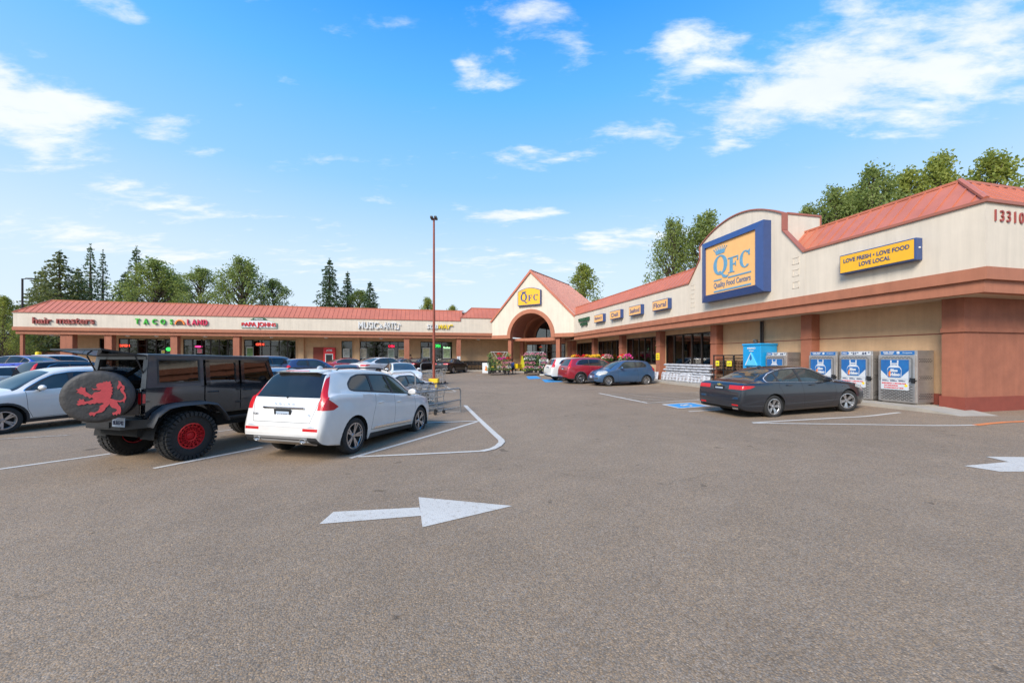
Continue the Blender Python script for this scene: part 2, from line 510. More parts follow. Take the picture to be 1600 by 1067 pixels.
def drape_poly(pts, dz, mb, sub=0.45):
    """a convex painted patch laid over the ground: fine grid between its edges (4 corners a,b,c,d)"""
    a, b, c, d = [Vector((p[0], p[1])) for p in pts]
    n = max(1, int(max((b-a).length, (c-d).length)/sub)); m = max(1, int(max((d-a).length, (c-b).length)/sub))
    vs = []
    for j in range(m+1):
        for i in range(n+1):
            s_, t_ = i/n, j/m
            p = (a*(1-s_)+b*s_)*(1-t_) + (d*(1-s_)+c*s_)*t_
            vs.append((p.x, p.y, g(p.x, p.y)+dz))
    fs = [(j*(n+1)+i, j*(n+1)+i+1, (j+1)*(n+1)+i+1, (j+1)*(n+1)+i) for j in range(m) for i in range(n)]
    mb.add(vs, fs)
def line_px(mb, p, q, w=0.1, dz=0.006):
    a = gp(*p); b = gp(*q)
    d = (b-a).to_2d().normalized(); n = Vector((-d.y, d.x))*w/2
    A = a.to_2d(); B = b.to_2d()
    drape_poly([A-n, B-n, B+n, A+n], dz, mb)
def marking(name, label, group, fn, m, cat='road marking'):
    mb = MB(); fn(mb)
    c = [sum(v[i] for v in mb.v)/len(mb.v) for i in range(3)]
    o = mb.build(name, m, off=c); o.location = c
    # painted markings belong to the ground
    o['kind'] = 'structure'
    return o
# left rows: stall lines
for i, (p, q, mm) in enumerate([((0,733),(172,709),m_white), ((240,732),(410,699),m_white), ((547,716),(748,658),m_white),
                 ((0,686),(110,680),m_worn), ((0,668),(100,663),m_worn), ((330,676),(385,668),m_worn), ((425,655),(520,650),m_worn)]):
    marking('stall_line', None, None, lambda mb: line_px(mb, p, q, 0.11, 0.006+0.0015*(i % 2)), mm)
marking('island_line', None, None, lambda mb: line_px(mb, (560,714),(755,705), 0.10, 0.0105), m_white)
for k_, (p, q) in enumerate((((753,705.3),(770,701.5)), ((769,701.9),(779,696.8)), ((778,697.5),(784.5,690.8)), ((784,691.6),(783,687.5)), ((783.6,688.3),(727,634)))):
    marking('island_line', None, None, lambda mb: line_px(mb, p, q, 0.14, 0.012+.0007*k_), m_white)
marking('island_line', None, None, lambda mb: line_px(mb, (668,661),(752,658), 0.10, 0.015), m_white)
marking('island_line', None, None, lambda mb: line_px(mb, (684,642),(728,633), 0.10, 0.0105), m_worn)
marking('island_line', None, None, lambda mb: line_px(mb, (684,597),(712,612), 0.14, 0.0105), m_worn)
marking('island_line', None, None, lambda mb: line_px(mb, (690,612),(712,613.5), 0.16, 0.012), m_worn)
marking('stall_line', None, None, lambda mb: line_px(mb, (733,583),(752,578.5), 0.14, 0.0105), m_worn)
marking('stall_line', None, None, lambda mb: line_px(mb, (744,586.5),(756,585), 0.2, 0.0105), m_worn)
def arrow1(mb):
    P = [gp(*p).to_2d() for p in [(499,819),(521,800),(655,793),(659,806),(654,777),(799,791),(660,824)]]
    drape_poly([P[0],P[3],P[2],P[1]], 0.006, mb)
    mid = P[2]*0.5+P[3]*0.5
    drape_poly([P[6], P[5], P[5]+Vector((0,0.01)), P[4]], 0.006, mb)
marking('direction_arrow', None, None, arrow1, m_white)
def arrow2(mb):
    for k, q_ in enumerate([[(1506,728),(1562,737),(1620,737),(1576,721.8)], [(1576,721.8),(1620,737),(1720,737),(1720,720)], [(1540,713.8),(1576,721.9),(1720,720.2),(1720,716)]]):
        drape_poly([gp(*p).to_2d() for p in q_], 0.006+.0006*k, mb)
marking('direction_arrow', None, None, arrow2, m_white)
# right side stalls
marking('stall_line', None, None, lambda mb: line_px(mb, (1176,660.5),(1406,644.5), 0.11, 0.006), m_white)
marking('stall_line', None, None, lambda mb: line_px(mb, (1176,661),(1525,664.2), 0.10, 0.0075), m_white)
marking('fire_lane_line', None, None, lambda mb: line_px(mb, (1524,664.5),(1640,657), 0.13, 0.009), m_orangep)
marking('stall_line', None, None, lambda mb: line_px(mb, (1076,643),(1135,639.5), 0.11, 0.006), m_white)
marking('stall_line', None, None, lambda mb: line_px(mb, (1012,630),(1105,624), 0.11, 0.0075), m_white)
marking('stall_line', None, None, lambda mb: line_px(mb, (936,614.5),(1013,630), 0.14, 0.009), m_white)
marking('stall_line', None, None, lambda mb: line_px(mb, (900,608),(1032,601.5), 0.11, 0.006), m_worn)
for k in range(7):
    x0, y0 = 946+k*11.0, 616.4+k*2.25
    marking('hatch_line', None, None, lambda mb: line_px(mb, (x0,y0),(1100+k*2, 611.5+k*1.9), 0.10, 0.0105+0.0008*k), m_worn)
def blue1(mb):
    P = [gp(*p).to_2d() for p in [(1036,632.5),(1062,638.5),(1108,634.5),(1080,629.5)]]
    drape_poly(P, 0.012, mb)
marking('accessible_stall_paint', None, None, blue1, m_bluep)
def blue_sym(mb):   # wheelchair symbol and border, simplified strokes
    c = gp(1073, 634); e = gp(1062,638.5)-gp(1036,632.5); f = gp(1080,629.5)-gp(1036,632.5)
    o = gp(1036,632.5)
    def q(a, b, c_, d, w=0.05):
        A = (o+e*a+f*b).to_2d(); B = (o+e*c_+f*d).to_2d(); dd = (B-A).normalized(); n = Vector((-dd.y, dd.x))*w
        drape_poly([A-n, B-n, B+n, A+n], 0.017, mb, 0.3)
    for a in ((0,0,1,0),(0,1,1,1),(0,0,0,1),(1,0,1,1)): q(*a, 0.06)
    for k in range(10):
        t0, t1 = 2*PI*k/12, 2*PI*(k+1)/12
        q(.52+.2*math.cos(t0), .5+.14*math.sin(t0), .52+.2*math.cos(t1), .5+.14*math.sin(t1), 0.035)
    q(.3,.68,.5,.5); q(.5,.5,.56,.36); q(.38,.62,.44,.46)
marking('accessible_symbol', None, None, blue_sym, m_white)
for P in ([(822,588),(826,592.5),(846,591.5),(838,587.5)], [(846,593),(852,597.5),(880,596.5),(868,592.5)]):
    marking('accessible_stall_paint', None, None, lambda mb: drape_poly([gp(*p).to_2d() for p in P], 0.012, mb), m_bluep)

# ================================================================ BUILDING MATERIALS
def stucco(name, col, var=0.045, dirt=True, joint=None):
    m = mat(name, col, rough=0.85, var=var, vscale=1.1, bump=0.25, bscale=120, streak=.13)
    return m
m_cream = stucco('cream_stucco', (0.66,0.575,0.465))
m_terra = mat('terracotta_paint', (0.40,0.150,0.082), rough=0.7, streak=.14, var=0.09, vscale=1.6, bump=0.15, bscale=90)
m_terra2 = mat('terracotta_column_paint', (0.35,0.125,0.07), rough=0.8, streak=.2, var=0.12, vscale=2.2, bump=0.4, bscale=70)
m_tan = mat('tan_block', (0.54,0.345,0.195), rough=0.88, streak=.12, var=0.09, vscale=1.4, bump=0.35, bscale=80)
m_dred = mat('dark_red_paint', (0.23,0.05,0.03), rough=0.75, var=0.1, vscale=3, bump=0.2)
m_trim = mat('red_metal_trim', (0.34,0.115,0.075), rough=0.5, var=0.06)
m_roof = mat('orange_metal_roof', (0.48,0.145,0.078), rough=0.42, var=0.10, streak=.1, vscale=0.8, bump=0.06, bscale=6, spec=0.6)
m_conc = mat('concrete', (0.36,0.32,0.265), rough=0.9, var=0.13, vscale=2.5, bump=0.3)
m_flat = mat('roof_membrane', (0.3,0.29,0.28), rough=0.9, var=0.1)
m_soff = mat('soffit_paint', (0.52,0.39,0.27), rough=0.85, var=0.05)
m_frame = mat('dark_bronze_frame', (0.03,0.022,0.018), rough=0.4, metal=0.3, var=0.1)
m_dark = mat('interior_dark', (0.06,0.05,0.04), rough=0.8, var=0.3, vscale=0.8)
m_shelf = mat('interior_shelves', (0.25,0.17,0.10), rough=0.8, col2=(0.03,0.03,0.035), vscale=2.2)
m_navy = mat('navy_sign_metal', (0.035,0.07,0.20), rough=0.35, var=0.08)
m_lampw = mat('interior_lamp', (1,0.9,0.7), emit=(1,0.82,0.5), estr=4.0)
g_store = glass_mat('shop_glass', (0.40,0.40,0.39), 0.05)
m_vault = mat('vault_paint', (0.30,0.12,0.08), rough=0.75, var=0.08)
m_black = mat('black_plastic', (0.015,0.015,0.016), rough=0.45, var=0.2)
m_galv = mat('galvanised_steel', (0.30,0.30,0.30), rough=0.5, metal=0.6, var=0.15, vscale=8)
m_whitep = mat('white_plastic', (0.62,0.62,0.60), rough=0.5, var=0.05)

def slope_roof(mb, p0, p1, q0, q1, step=0.42, th=0.05, seam=0.045, first=0.2):
    """standing-seam slope: eave from p0 to p1, ridge from q0 to q1 (same ends)"""
    p0, p1, q0, q1 = map(Vector, (p0, p1, q0, q1))
    n = (p1-p0).cross(q0-p0).normalized()
    if n.z < 0: n = -n
    lo = [p0, p1, q1, q0]
    mb.add([tuple(a - n*th) for a in lo] + [tuple(a) for a in lo], [(0,1,2,3),(7,6,5,4),(0,4,5,1),(1,5,6,2),(2,6,7,3),(3,7,4,0)])
    ax = (p1-p0); L = ax.length; ax.normalize()
    up = (q0-p0) - ax*((q0-p0).dot(ax)); H = up.length; up.normalize()
    a0 = (q0-p0).dot(ax); a1 = (q1-p0).dot(ax)
    t = first
    while t < max(L, a1) - 0.02:
        # seam at t along eave runs up to where hips cut it
        h = H; lo_h = 0
        if a0 > 0 and t < a0: h = H*t/a0
        if a1 < L and t > a1: h = H*(L-t)/max(1e-6, L-a1)
        if t > L and a1 > L: lo_h = H*(t-L)/(a1-L)
        if h - lo_h > 0.06:
            A = p0 + ax*t + up*lo_h; B = p0 + ax*t + up*h
            w = ax*seam/2; k = n*0.035
            mb.hexa([tuple(A-w), tuple(A+w), tuple(B+w), tuple(B-w), tuple(A-w*0.6+k), tuple(A+w*0.6+k), tuple(B+w*0.6+k), tuple(B-w*0.6+k)])
        t += step

# ================================================================ RIGHT BUILDING (supermarket) in site units
shop = bthing('supermarket_building', 'cream and terracotta supermarket with gabled arched entrance, filling the right side', 'building', 17, 25)
so = (17, 25, 0)
V0, VW = 15.75, 17.15
UE = 39.4
def part(mb, name, m, root=shop, off=so, **k): return mb.build(name, m, root, off=off, **k)
# walls
mb = MB()
bays = {'A': 13.7, 'B': 19.4, 'C': 25.0, 'D': 30.6, 'E': 36.3, 'F': 42.0}
wins = [(20.35, 24.95), (25.95, 30.55), (31.5, 36.25), (37.2, 41.9)]
mb.bx(VW, VW+.3, 9.3, 20.35, 0.5, 3.66)
mb.bx(VW, VW+.3, 24.95, 25.95, 0.5, 3.66); mb.bx(VW, VW+.3, 30.55, 31.5, 0.5, 3.66); mb.bx(VW, VW+.3, 36.25, 37.2, 0.5, 3.66); mb.bx(VW, VW+.3, 41.9, 45.6, 0.5, 3.66)
for a, b in wins:
    mb.bx(VW, VW+.3, a, b, 0.5, 1.22)
    mb.bx(VW, VW+.3, a, b, 3.34, 3.66)
part(mb, 'wall', m_tan)
mb = MB(); mb.bx(VW-.03, VW+.28, 9.3, 45.6, -0.4, 0.5); mb.bx(VW-.02, VW+.2, 9.29, 20.3, 2.535, 2.56)
part(mb, 'wall_base', m_dred)
mb = MB()   # corner block
for x0, x1, y1 in ((16.7, 17.4, 9.3), (17.4, 21.0, 11.5)):
    mb.bx(x0, x1, 8.75, y1, 0.47, 2.5); mb.bx(x0+.02, x1-.02*(x1>20), 8.77, y1-.02, 2.5, 2.56); mb.bx(x0-.03*(x0<17), x1, 8.72, y1+.02, 2.56, 2.70)
    mb.bx(x0, x1, 8.75, y1, 2.70, 3.66)
part(mb, 'corner_pier', m_terra2)
mb = MB(); mb.bx(16.66, 17.4, 8.71, 9.34, -0.4, 0.47); mb.bx(17.4, 21.04, 8.71, 11.4, -0.4, 0.47); part(mb, 'pier_base', m_dred)
mb = MB(); mb.bx(21.0, 40, 10.6, 12, -0.4, 3.66); part(mb, 'end_wall', m_terra2)
# columns
for k, u in bays.items():
    mb = MB(); w = 0.5
    mb.bx(16.7, VW+.02, u, u+w, 0.0, 2.5); mb.bx(16.72, VW+.02, u+.02, u+w-.02, 2.5, 2.56); mb.bx(16.68, VW+.02, u-.02, u+w+.02, 2.56, 2.66); mb.bx(16.7, VW+.02, u, u+w, 2.66, 3.66)
    part(mb, 'column', m_terra2)
# windows
for a, b in wins:
    n = 5; w = (b-a)/n
    mb = MB()
    for i in range(n+1):
        x = a + i*w; hw = .05 if 0 < i < n else .06
        mb.bx(VW+.03, VW+.17, max(a, x-hw), min(b, x+hw), 1.30, 3.26)
    mb.bx(VW+.03, VW+.17, a, b, 3.26, 3.34); mb.bx(VW-.04, VW+.17, a, b, 1.22, 1.30)
    fr = part(mb, 'window', m_frame)
    mb = MB(); mb.bx(VW+.09, VW+.10, a+.06, b-.06, 1.30, 3.26); p_ = mb.build('pane', g_store, fr, off=so)
# interior seen through the panes
mb = MB(); mb.bx(19.2, 19.4, 19.6, 45, 0, 3.6); mb.bx(VW+.3, 19.2, 19.6, 45, 0.0, 0.05); mb.bx(VW+.3, 19.2, 19.5, 19.6, 0, 3.6); mb.bx(VW+.3, 19.2, 19.6, 45, 3.6, 3.64)
part(mb, 'interior', m_dark)
for u in [21, 22.6, 24.4, 27, 29.3, 32.4, 34.6, 38, 40.4]:
    mb = MB(); mb.bx(18.1, 18.7, u, u+1.1, 0.06, 1.5+0.35*rnd.random()); part(mb, 'shelving', m_shelf)
for u in range(21, 44, 3):
    mb = MB(); mb.bx(17.9, 18.9, u, u+.25, 3.52, 3.58); part(mb, 'ceiling_light', m_lampw)
# soffit, bands, fascia
mb = MB(); mb.bx(15.9, VW+.01, 7.95, UE+3, 3.66, 3.70); mb.bx(VW, 24, 7.95, 10.7, 3.665, 3.70); part(mb, 'soffit', m_soff)
def bands(mb, v0, u0, inset, z0, z1, vend=40, uend=UE, t=.25):
    a = v0+inset; b = u0+inset
    mb.bx(a, a+t, b, uend, z0, z1); mb.bx(a+t, vend, b, b+t, z0, z1)
mb = MB(); bands(mb, 15.7, 7.75, .10, 3.64, 4.0); part(mb, 'lower_band', m_terra)
mb = MB(); bands(mb, 15.7, 7.75, 0, 4.0, 4.36); part(mb, 'upper_band', m_terra)
mb = MB(); bands(mb, 15.7, 7.75, .05, 4.36, 6.22, t=.2)
# raised sign parapet with its arched head
GU0, GU1 = 13.26, 20.56; IA, IB = 14.25, 19.57
mb.add([], [])
def parapet(u):
    if u < IA: return 6.22 + (u-GU0)/(IA-GU0)*(7.48-6.22)
    if u > IB: return 6.22 + (GU1-u)/(GU1-IB)*(7.48-6.22)
    return 8.23 + .88*(1-((u-16.91)/2.66)**2)
us = [GU0, IA-.001, IA] + [IA+(IB-IA)*i/28 for i in range(1, 28)] + [IB, IB+.001, GU1]
for i in range(len(us)-1):
    a, b = us[i], us[i+1]
    if b-a < .01: continue
    za, zb = parapet(a), parapet(b)
    x0, x1 = V0, V0+.2
    mb.hexa([(x0,a,6.22),(x1,a,6.22),(x1,b,6.22),(x0,b,6.22),(x0,a,za),(x1,a,za),(x1,b,zb),(x0,b,zb)])
mb.bx(V0+.2, 17.85, IA, IA+.15, 6.2, 8.23); mb.bx(V0+.2, 17.85, IB-.15, IB, 6.2, 8.23)
mb.bx(17.7, 17.85, IA+.15, IB-.15, 6.2, 8.23)
# embossed squares and joints on the fascia
for u in (13.62, 20.25):
    for z in (4.75, 5.28, 5.80):
        for (a, b, c, d) in ((0,.3,.27,.3),(0,.03,0,.3),(.27,.3,0,.3),(0,.3,0,.03)):
            mb.bx(V0-.015, V0+.01, u-.15+a, u-.15+b, z+c, z+d)
for u in (13.2, 20.7, 24.6, 31, 36): mb.bx(V0-.004, V0+.01, u, u+.012, 4.36, 6.2)
part(mb, 'fascia', m_cream)
# coping trims
mb = MB()
mb.bx(15.69, 15.97, 7.74, GU0, 6.22, 6.31); mb.bx(15.69, 15.97, GU1, UE, 6.22, 6.31); mb.bx(15.97, 40, 7.74, 8.0, 6.22, 6.31)
tp = [(u, parapet(u)) for u in us]
def ribbon(pts, x0, x1, th):
    for (a, za), (b, zb) in zip(pts[:-1], pts[1:]):
        if abs(b-a) < .01 and abs(zb-za) < .01: continue
        if abs(b-a) < .01: continue
        mb.hexa([(x0,a,za),(x1,a,za),(x1,b,zb),(x0,b,zb),(x0,a,za+th),(x1,a,za+th),(x1,b,zb+th),(x0,b,zb+th)])
ribbon(tp, 15.68, 15.98, .06)
mb.bx(15.68, 15.98, IA-.05, IA, 7.5, 8.23); mb.bx(15.68, 15.98, IB, IB+.05, 7.5, 8.23)
mb.bx(15.99, 17.9, IA-.04, IA+.2, 8.23, 8.31); mb.bx(15.99, 17.9, IB-.2, IB+.04, 8.23, 8.31); mb.bx(17.66, 17.9, IA+.2, IB-.2, 8.23, 8.31); mb.bx(17.85, 17.9, IA-.04, IA, 7.4, 8.23)
part(mb, 'coping', m_trim)
# roof
rz0, rz1, rk = 6.3, 7.47, 1.16
mb = MB()
slope_roof(mb, (15.85,7.85,rz0), (15.85,IA,rz0), (15.85+rk,7.85+rk,rz1), (15.85+rk,IA,rz1), first=.35)
slope_roof(mb, (15.85,IB,rz0), (15.85,46,rz0), (15.85+rk,IB,rz1), (15.85+rk,46,rz1))
slope_roof(mb, (40,7.85,rz0), (15.85,7.85,rz0), (40,7.85+rk,rz1), (15.85+rk,7.85+rk,rz1), first=.25)
mb.tube([(15.83,7.83,rz0+.05),(15.85+rk,7.85+rk,rz1+.05)], .07, 6)
mb.bx(15.8+rk, 16.1+rk, 7.85+rk, IA, rz1-.02, rz1+.06); mb.bx(15.8+rk, 16.1+rk, IB, 46, rz1-.02, rz1+.06); mb.bx(16.1+rk, 40, 7.8+rk, 8.1+rk, rz1-.02, rz1+.06)
part(mb, 'roof', m_roof)
mb = MB(); mb.bx(16.95, 34, 9.0, 47, 7.2, 7.38); part(mb, 'flat_roof', m_flat)
mb = MB(); mb.bx(33.8, 34, 12, 47, -.4, 7.2); mb.bx(17.45, 34, 46.9, 47.0, -.4, 7.2); mb.bx(40,40.2,7.75,12,3.6,7.3); part(mb, 'rear_wall', m_tan)

# ---------------------------------------------------------------- gabled entrance (site units; s along the face, w into it)
GL = Vector((8.05, 47.0)); QS = math.sqrt(.5)
def gf(p):   # (s, w, z) -> site
    s_, w_, z_ = p
    return (GL.x + QS*s_ + QS*w_, GL.y - QS*s_ + QS*w_, z_)
def gpart(mb, name, m, **k):
    mb.v = [gf(p) for p in mb.v]
    return part(mb, name, m, **k)
GW = 10.99; AC, RO, RI, AZ = 5.42, 3.18, 2.72, 4.15
mb = MB()
def gtop(s_): return 6.42 + min(s_, GW-s_)/(GW/2)*(11.8-6.42)
def gbot(s_):
    d = abs(s_-AC)
    return 4.4 if d >= RO else max(4.4, AZ+math.sqrt(RO*RO-d*d))
ss = sorted(set([0, GW, GW/2, AC-RO, AC+RO] + [AC-RO*math.cos(PI*i/40) for i in range(41)] + [GW*i/20 for i in range(21)]))
for a, b in zip(ss[:-1], ss[1:]):
    if b-a < 1e-4: continue
    ba, bb = gbot(a+1e-6), gbot(b-1e-6)
    mb.hexa([(a,0,ba),(b,0,bb),(b,.25,bb),(a,.25,ba),(a,0,gtop(a)),(b,0,gtop(b)),(b,.25,gtop(b)),(a,.25,gtop(a))])
# tympanum behind: side cheeks back to the mansards
gpart(mb, 'gable_wall', m_cream)
def arch_strip(mb, r0, r1, w0, w1, n=40, z0=AZ):
    for i in range(n):
        a0, a1 = PI*i/n, PI*(i+1)/n
        P = lambda r, a, w: (AC-r*math.cos(a), w, z0+r*math.sin(a))
        mb.hexa([P(r0,a0,w0),P(r0,a1,w0),P(r0,a1,w1),P(r0,a0,w1),P(r1,a0,w0),P(r1,a1,w0),P(r1,a1,w1),P(r1,a0,w1)])
mb = MB()
arch_strip(mb, RI, RO, -.10, .5)
mb.bx(-.02, AC-RO+.02, -.07, .3, 4.0, 4.42); mb.bx(AC+RO-.02, GW-.06, -.07, .3, 4.0, 4.42)
mb.bx(AC-RO, AC-RI, -.10, .5, 4.0, AZ); mb.bx(AC+RI, AC+RO, -.10, .5, 4.0, AZ)
gpart(mb, 'arch_surround', m_terra)
mb = MB(); arch_strip(mb, RI-.02, RI+.1, .5, 5.6, z0=AZ); gpart(mb, 'vault', m_vault, smooth=True)
mb = MB(); arch_strip(mb, RI-.28, RI-.02, 2.9, 3.3, z0=AZ)
mb.bx(AC-RO, AC+RO, 1.0, 1.35, 3.72, 4.02); mb.bx(AC-RI-.4, AC+RI+.4, 2.9, 3.3, 3.72, AZ)
gpart(mb, 'vault_beam', m_terra)
mb = MB()
mb.bx(.2, AC-RI, .3, 7.2, 3.98, 4.03); mb.bx(AC+RI, 10.8, .3, 5.6, 3.98, 4.03)
gpart(mb, 'entrance_soffit', m_soff)
for s_, w_ in ((2.42, .25), (8.85, .25), (2.3, 3.2), (8.9, 3.2)):
    mb = MB(); mb.bx(s_-.23, s_+.23, w_, w_+.46, 0, 4.0); gpart(mb, 'column', m_terra2)
mb = MB()   # wall at the back of the porch: band, fan-light surround
mb.bx(1.4, 8.6, 5.6, 5.9, 3.45, AZ)
for i in range(30):
    a0, a1 = PI*i/30, PI*(i+1)/30
    P = lambda r, a, w: (AC-r*math.cos(a), w, AZ+r*math.sin(a))
    mb.hexa([P(2.35,a0,5.5),P(2.35,a1,5.5),P(2.35,a1,5.8),P(2.35,a0,5.8),P(RI+.1,a0,5.5),P(RI+.1,a1,5.5),P(RI+.1,a1,5.8),P(RI+.1,a0,5.8)])
gpart(mb, 'porch_wall', m_terra)
mb = MB()
for i in range(24):
    a0, a1 = PI*i/24, PI*(i+1)/24
    P = lambda r, a, w: (AC-r*math.cos(a), w, AZ+r*math.sin(a))
    mb.hexa([P(2.27,a0,5.55),P(2.27,a1,5.55),P(2.27,a1,5.7),P(2.27,a0,5.7),P(2.35,a0,5.55),P(2.35,a1,5.55),P(2.35,a1,5.7),P(2.35,a0,5.7)])
for x in (AC-.75, AC+.75): mb.bx(x-.035, x+.035, 5.55, 5.7, AZ, AZ+2.15)
mb.bx(AC-2.3, AC+2.3, 5.55, 5.7, AZ, AZ+.08)
fl = gpart(mb, 'fan_window', m_frame)
mb = MB(); n = 24
mb.prism([(AC-2.29*math.cos(PI*i/n), AZ+2.29*math.sin(PI*i/n)) for i in range(n+1)], 5.62, 5.64)
mb.v = [gf(p) for p in mb.v]; mb.build('pane', g_store, fl, off=so)
# entrance storefront
mb = MB()
for x in (1.6, 2.6, 3.6, 4.5, 5.4, 6.3, 7.2, 8.1): mb.bx(x-.04, x+.04, 5.62, 5.75, 0, 3.45)
mb.bx(1.56, 8.14, 5.62, 5.75, 3.38, 3.46); mb.bx(1.56, 8.14, 5.62, 5.75, 2.4, 2.48); mb.bx(1.56, 8.14, 5.62, 5.75, 0, .12)
df = gpart(mb, 'entrance_door', m_frame)
mb = MB(); mb.bx(1.6, 8.1, 5.68, 5.69, .1, 3.4); mb.v = [gf(p) for p in mb.v]; mb.build('pane', g_store, df, off=so)
mb = MB(); mb.bx(1, 9, 9, 9.2, 0, 3.9); mb.bx(1, 9, 5.9, 9, 3.8, 3.9); mb.bx(1,9,5.9,9,0,.04); gpart(mb, 'interior', m_dark)
for w_ in (6.3, 7.2, 8.2): 
    for s_ in (2, 4, 6.1):
        mb = MB(); mb.bx(s_, s_+1.3, w_, w_+.16, 3.55, 3.6); gpart(mb, 'ceiling_light', m_lampw)
for s_ in (1.8, 3.4, 5.8):
    mb = MB(); mb.bx(s_, s_+1.2, 7.2, 7.9, .04, 1.5); gpart(mb, 'shelving', m_shelf)
# gable roof
mb = MB(); hh = 11.8; RL = 10.9
slope_roof(mb, (GW+.25,-.12,6.15), (GW+.25,RL+5.4,6.15), (GW/2,-.12,hh+.05), (GW/2,RL,hh+.05), step=.5)
slope_roof(mb, (-.25,RL+5.4,6.15), (-.25,-.12,6.15), (GW/2,RL,hh+.05), (GW/2,-.12,hh+.05), step=.5)
slope_roof(mb, (GW+.25,RL+5.4,6.15), (-.25,RL+5.4,6.15), (GW/2+.01,RL,hh+.05), (GW/2-.01,RL,hh+.05), step=.5)
mb.hexa([(-.3,-.16,6.05),(-.05,-.16,6.05),(GW/2,-.16,hh-.22),(GW/2,-.16,hh+.1),(-.3,-.02,6.05),(-.05,-.02,6.05),(GW/2,-.02,hh-.22),(GW/2,-.02,hh+.1)])
mb.hexa([(GW+.3,-.16,6.05),(GW+.05,-.16,6.05),(GW/2,-.16,hh-.22),(GW/2,-.16,hh+.1),(GW+.3,-.02,6.05),(GW+.05,-.02,6.05),(GW/2,-.02,hh-.22),(GW/2,-.02,hh+.1)])
mb.bx(GW/2-.1, GW/2+.1, -.15, RL, hh, hh+.1)
gpart(mb, 'gable_roof', m_roof)

# ================================================================ LEFT BUILDING (strip mall)
strip = bthing('strip_mall_building', 'low cream strip mall with orange metal roof and small shop fronts on the left', 'building', -15, 49)
lo = (-15, 49, 0)
def lpart(mb, name, m, **k): return mb.build(name, m, strip, off=lo, **k)
UF, US_ = 47.0, 49.8
VL = -39.1; VR = 8.05; VSTEP = 4.18
mb = MB(); mb.bx(VL+.1, VR+.2, UF+.15, UF+.4, 4.03, 4.38); mb.bx(VL+.1, VL+.35, UF+.4, 60, 4.03, 4.38); lpart(mb, 'lower_band', m_terra)
mb = MB(); mb.bx(VL-.05, VR, UF-.02, UF+.3, 4.38, 4.72); mb.bx(VL-.05, VL+.2, UF+.3, 60, 4.38, 4.72); lpart(mb, 'upper_band', m_terra)
mb = MB(); mb.bx(VL, VSTEP, UF+.03, UF+.25, 4.72, 6.10); mb.bx(VSTEP, VR+.1, UF+.03, UF+.25, 4.72, 6.5); mb.bx(VL, VL+.2, UF+.25, 60, 4.72, 6.1); lpart(mb, 'fascia', m_cream)
mb = MB(); mb.bx(VL-.06, VSTEP, UF-.03, UF+.28, 6.10, 6.18); mb.bx(VSTEP-.04, VR, UF-.03, UF+.28, 6.5, 6.58); mb.bx(VSTEP-.05, VSTEP, UF-.03, UF+.28, 6.18, 6.5); mb.bx(VL-.06, VL+.2, UF+.28, 60, 6.10, 6.18); lpart(mb, 'coping', m_trim)
mb = MB()
slope_roof(mb, (VL,UF+.1,6.17), (VSTEP+.3,UF+.1,6.17), (VL+1.8,UF+1.7,7.55), (VSTEP+.3,UF+1.7,7.55), step=.5)
slope_roof(mb, (VL,60,6.17), (VL,UF+.1,6.17), (VL+1.8,60,7.55), (VL+1.8,UF+1.7,7.55), step=.5)
slope_roof(mb, (VSTEP,UF+.1,6.58), (VR+3,UF+.1,6.58), (VSTEP+1.5,UF+1.7,7.97), (VR+3,UF+1.7,7.97), step=.5)
slope_roof(mb, (VSTEP,60,6.58), (VSTEP,UF+.1,6.58), (VSTEP+1.5,60,7.97), (VSTEP+1.5,UF+1.7,7.97), step=.5)
mb.tube([(VL,UF+.1,6.2),(VL+1.8,UF+1.7,7.58)], .06, 6); mb.bx(VL+1.8, VSTEP+.5, UF+1.65, UF+1.85, 7.53, 7.62); mb.bx(VSTEP+1.5, VR+3, UF+1.65, UF+1.85, 7.95, 8.04)
mb.tube([(VSTEP,UF+.1,6.6),(VSTEP+1.5,UF+1.7,8.0)], .05, 6)
lpart(mb, 'roof', m_roof)
mb = MB(); mb.bx(VL+1.7, 13, UF+1.75, 66, 7.3, 7.45); lpart(mb, 'flat_roof', m_flat)
mb = MB(); mb.bx(VL+.3, 13.2, UF+.4, US_+.1, 4.05, 4.09); mb.bx(VL+.3, -36.2, US_+.1, 60, 4.05, 4.09); lpart(mb, 'soffit', m_soff)
for v in (-37, -30.6, -28, -23.5, -17, -11.3, -5.2, 1, 6.5):
    mb = MB(); mb.lathe([(.0,-.12),(.16,-.1),(.2,0),(.2,.05),(0,.05)], 10, (v, UF+1.3, 4.02)); lpart(mb, 'soffit_light', m_whitep, smooth=True)
def vpx(px): return v_at(px, US_)
ops = []   # openings in picture order: left px, right px, sill, head, panes
for a, b, z0, z1, n, kind in [(155,169.5,1.9,3.75,1,'w'), (185,271,0.25,3.78,6,'w'), (286,369,.25,3.78,6,'w'), (381,462,.25,3.78,6,'w'),
                        (533.5,550.5,.6,3.72,1,'w'), (559,634,.25,3.72,6,'w'), (657,706.5,.25,3.72,3,'w')]:
    ops.append((vpx(a), vpx(b), z0, z1, n))
mb = MB()
x = -36.2
for a, b, z0, z1, n in ops:
    mb.bx(x, a, US_, US_+.3, -.3, 4.05); mb.bx(a, b, US_, US_+.3, -.3, z0); mb.bx(a, b, US_, US_+.3, z1, 4.05); x = b
mb.bx(x, 13.3, US_, US_+.3, -.3, 4.05)
mb.bx(-36.2, -35.9, US_+.3, 66, -.3, 7.3); mb.bx(-35.9, 13.3, 65.7, 66, -.3, 7.3)
lpart(mb, 'wall', m_tan)
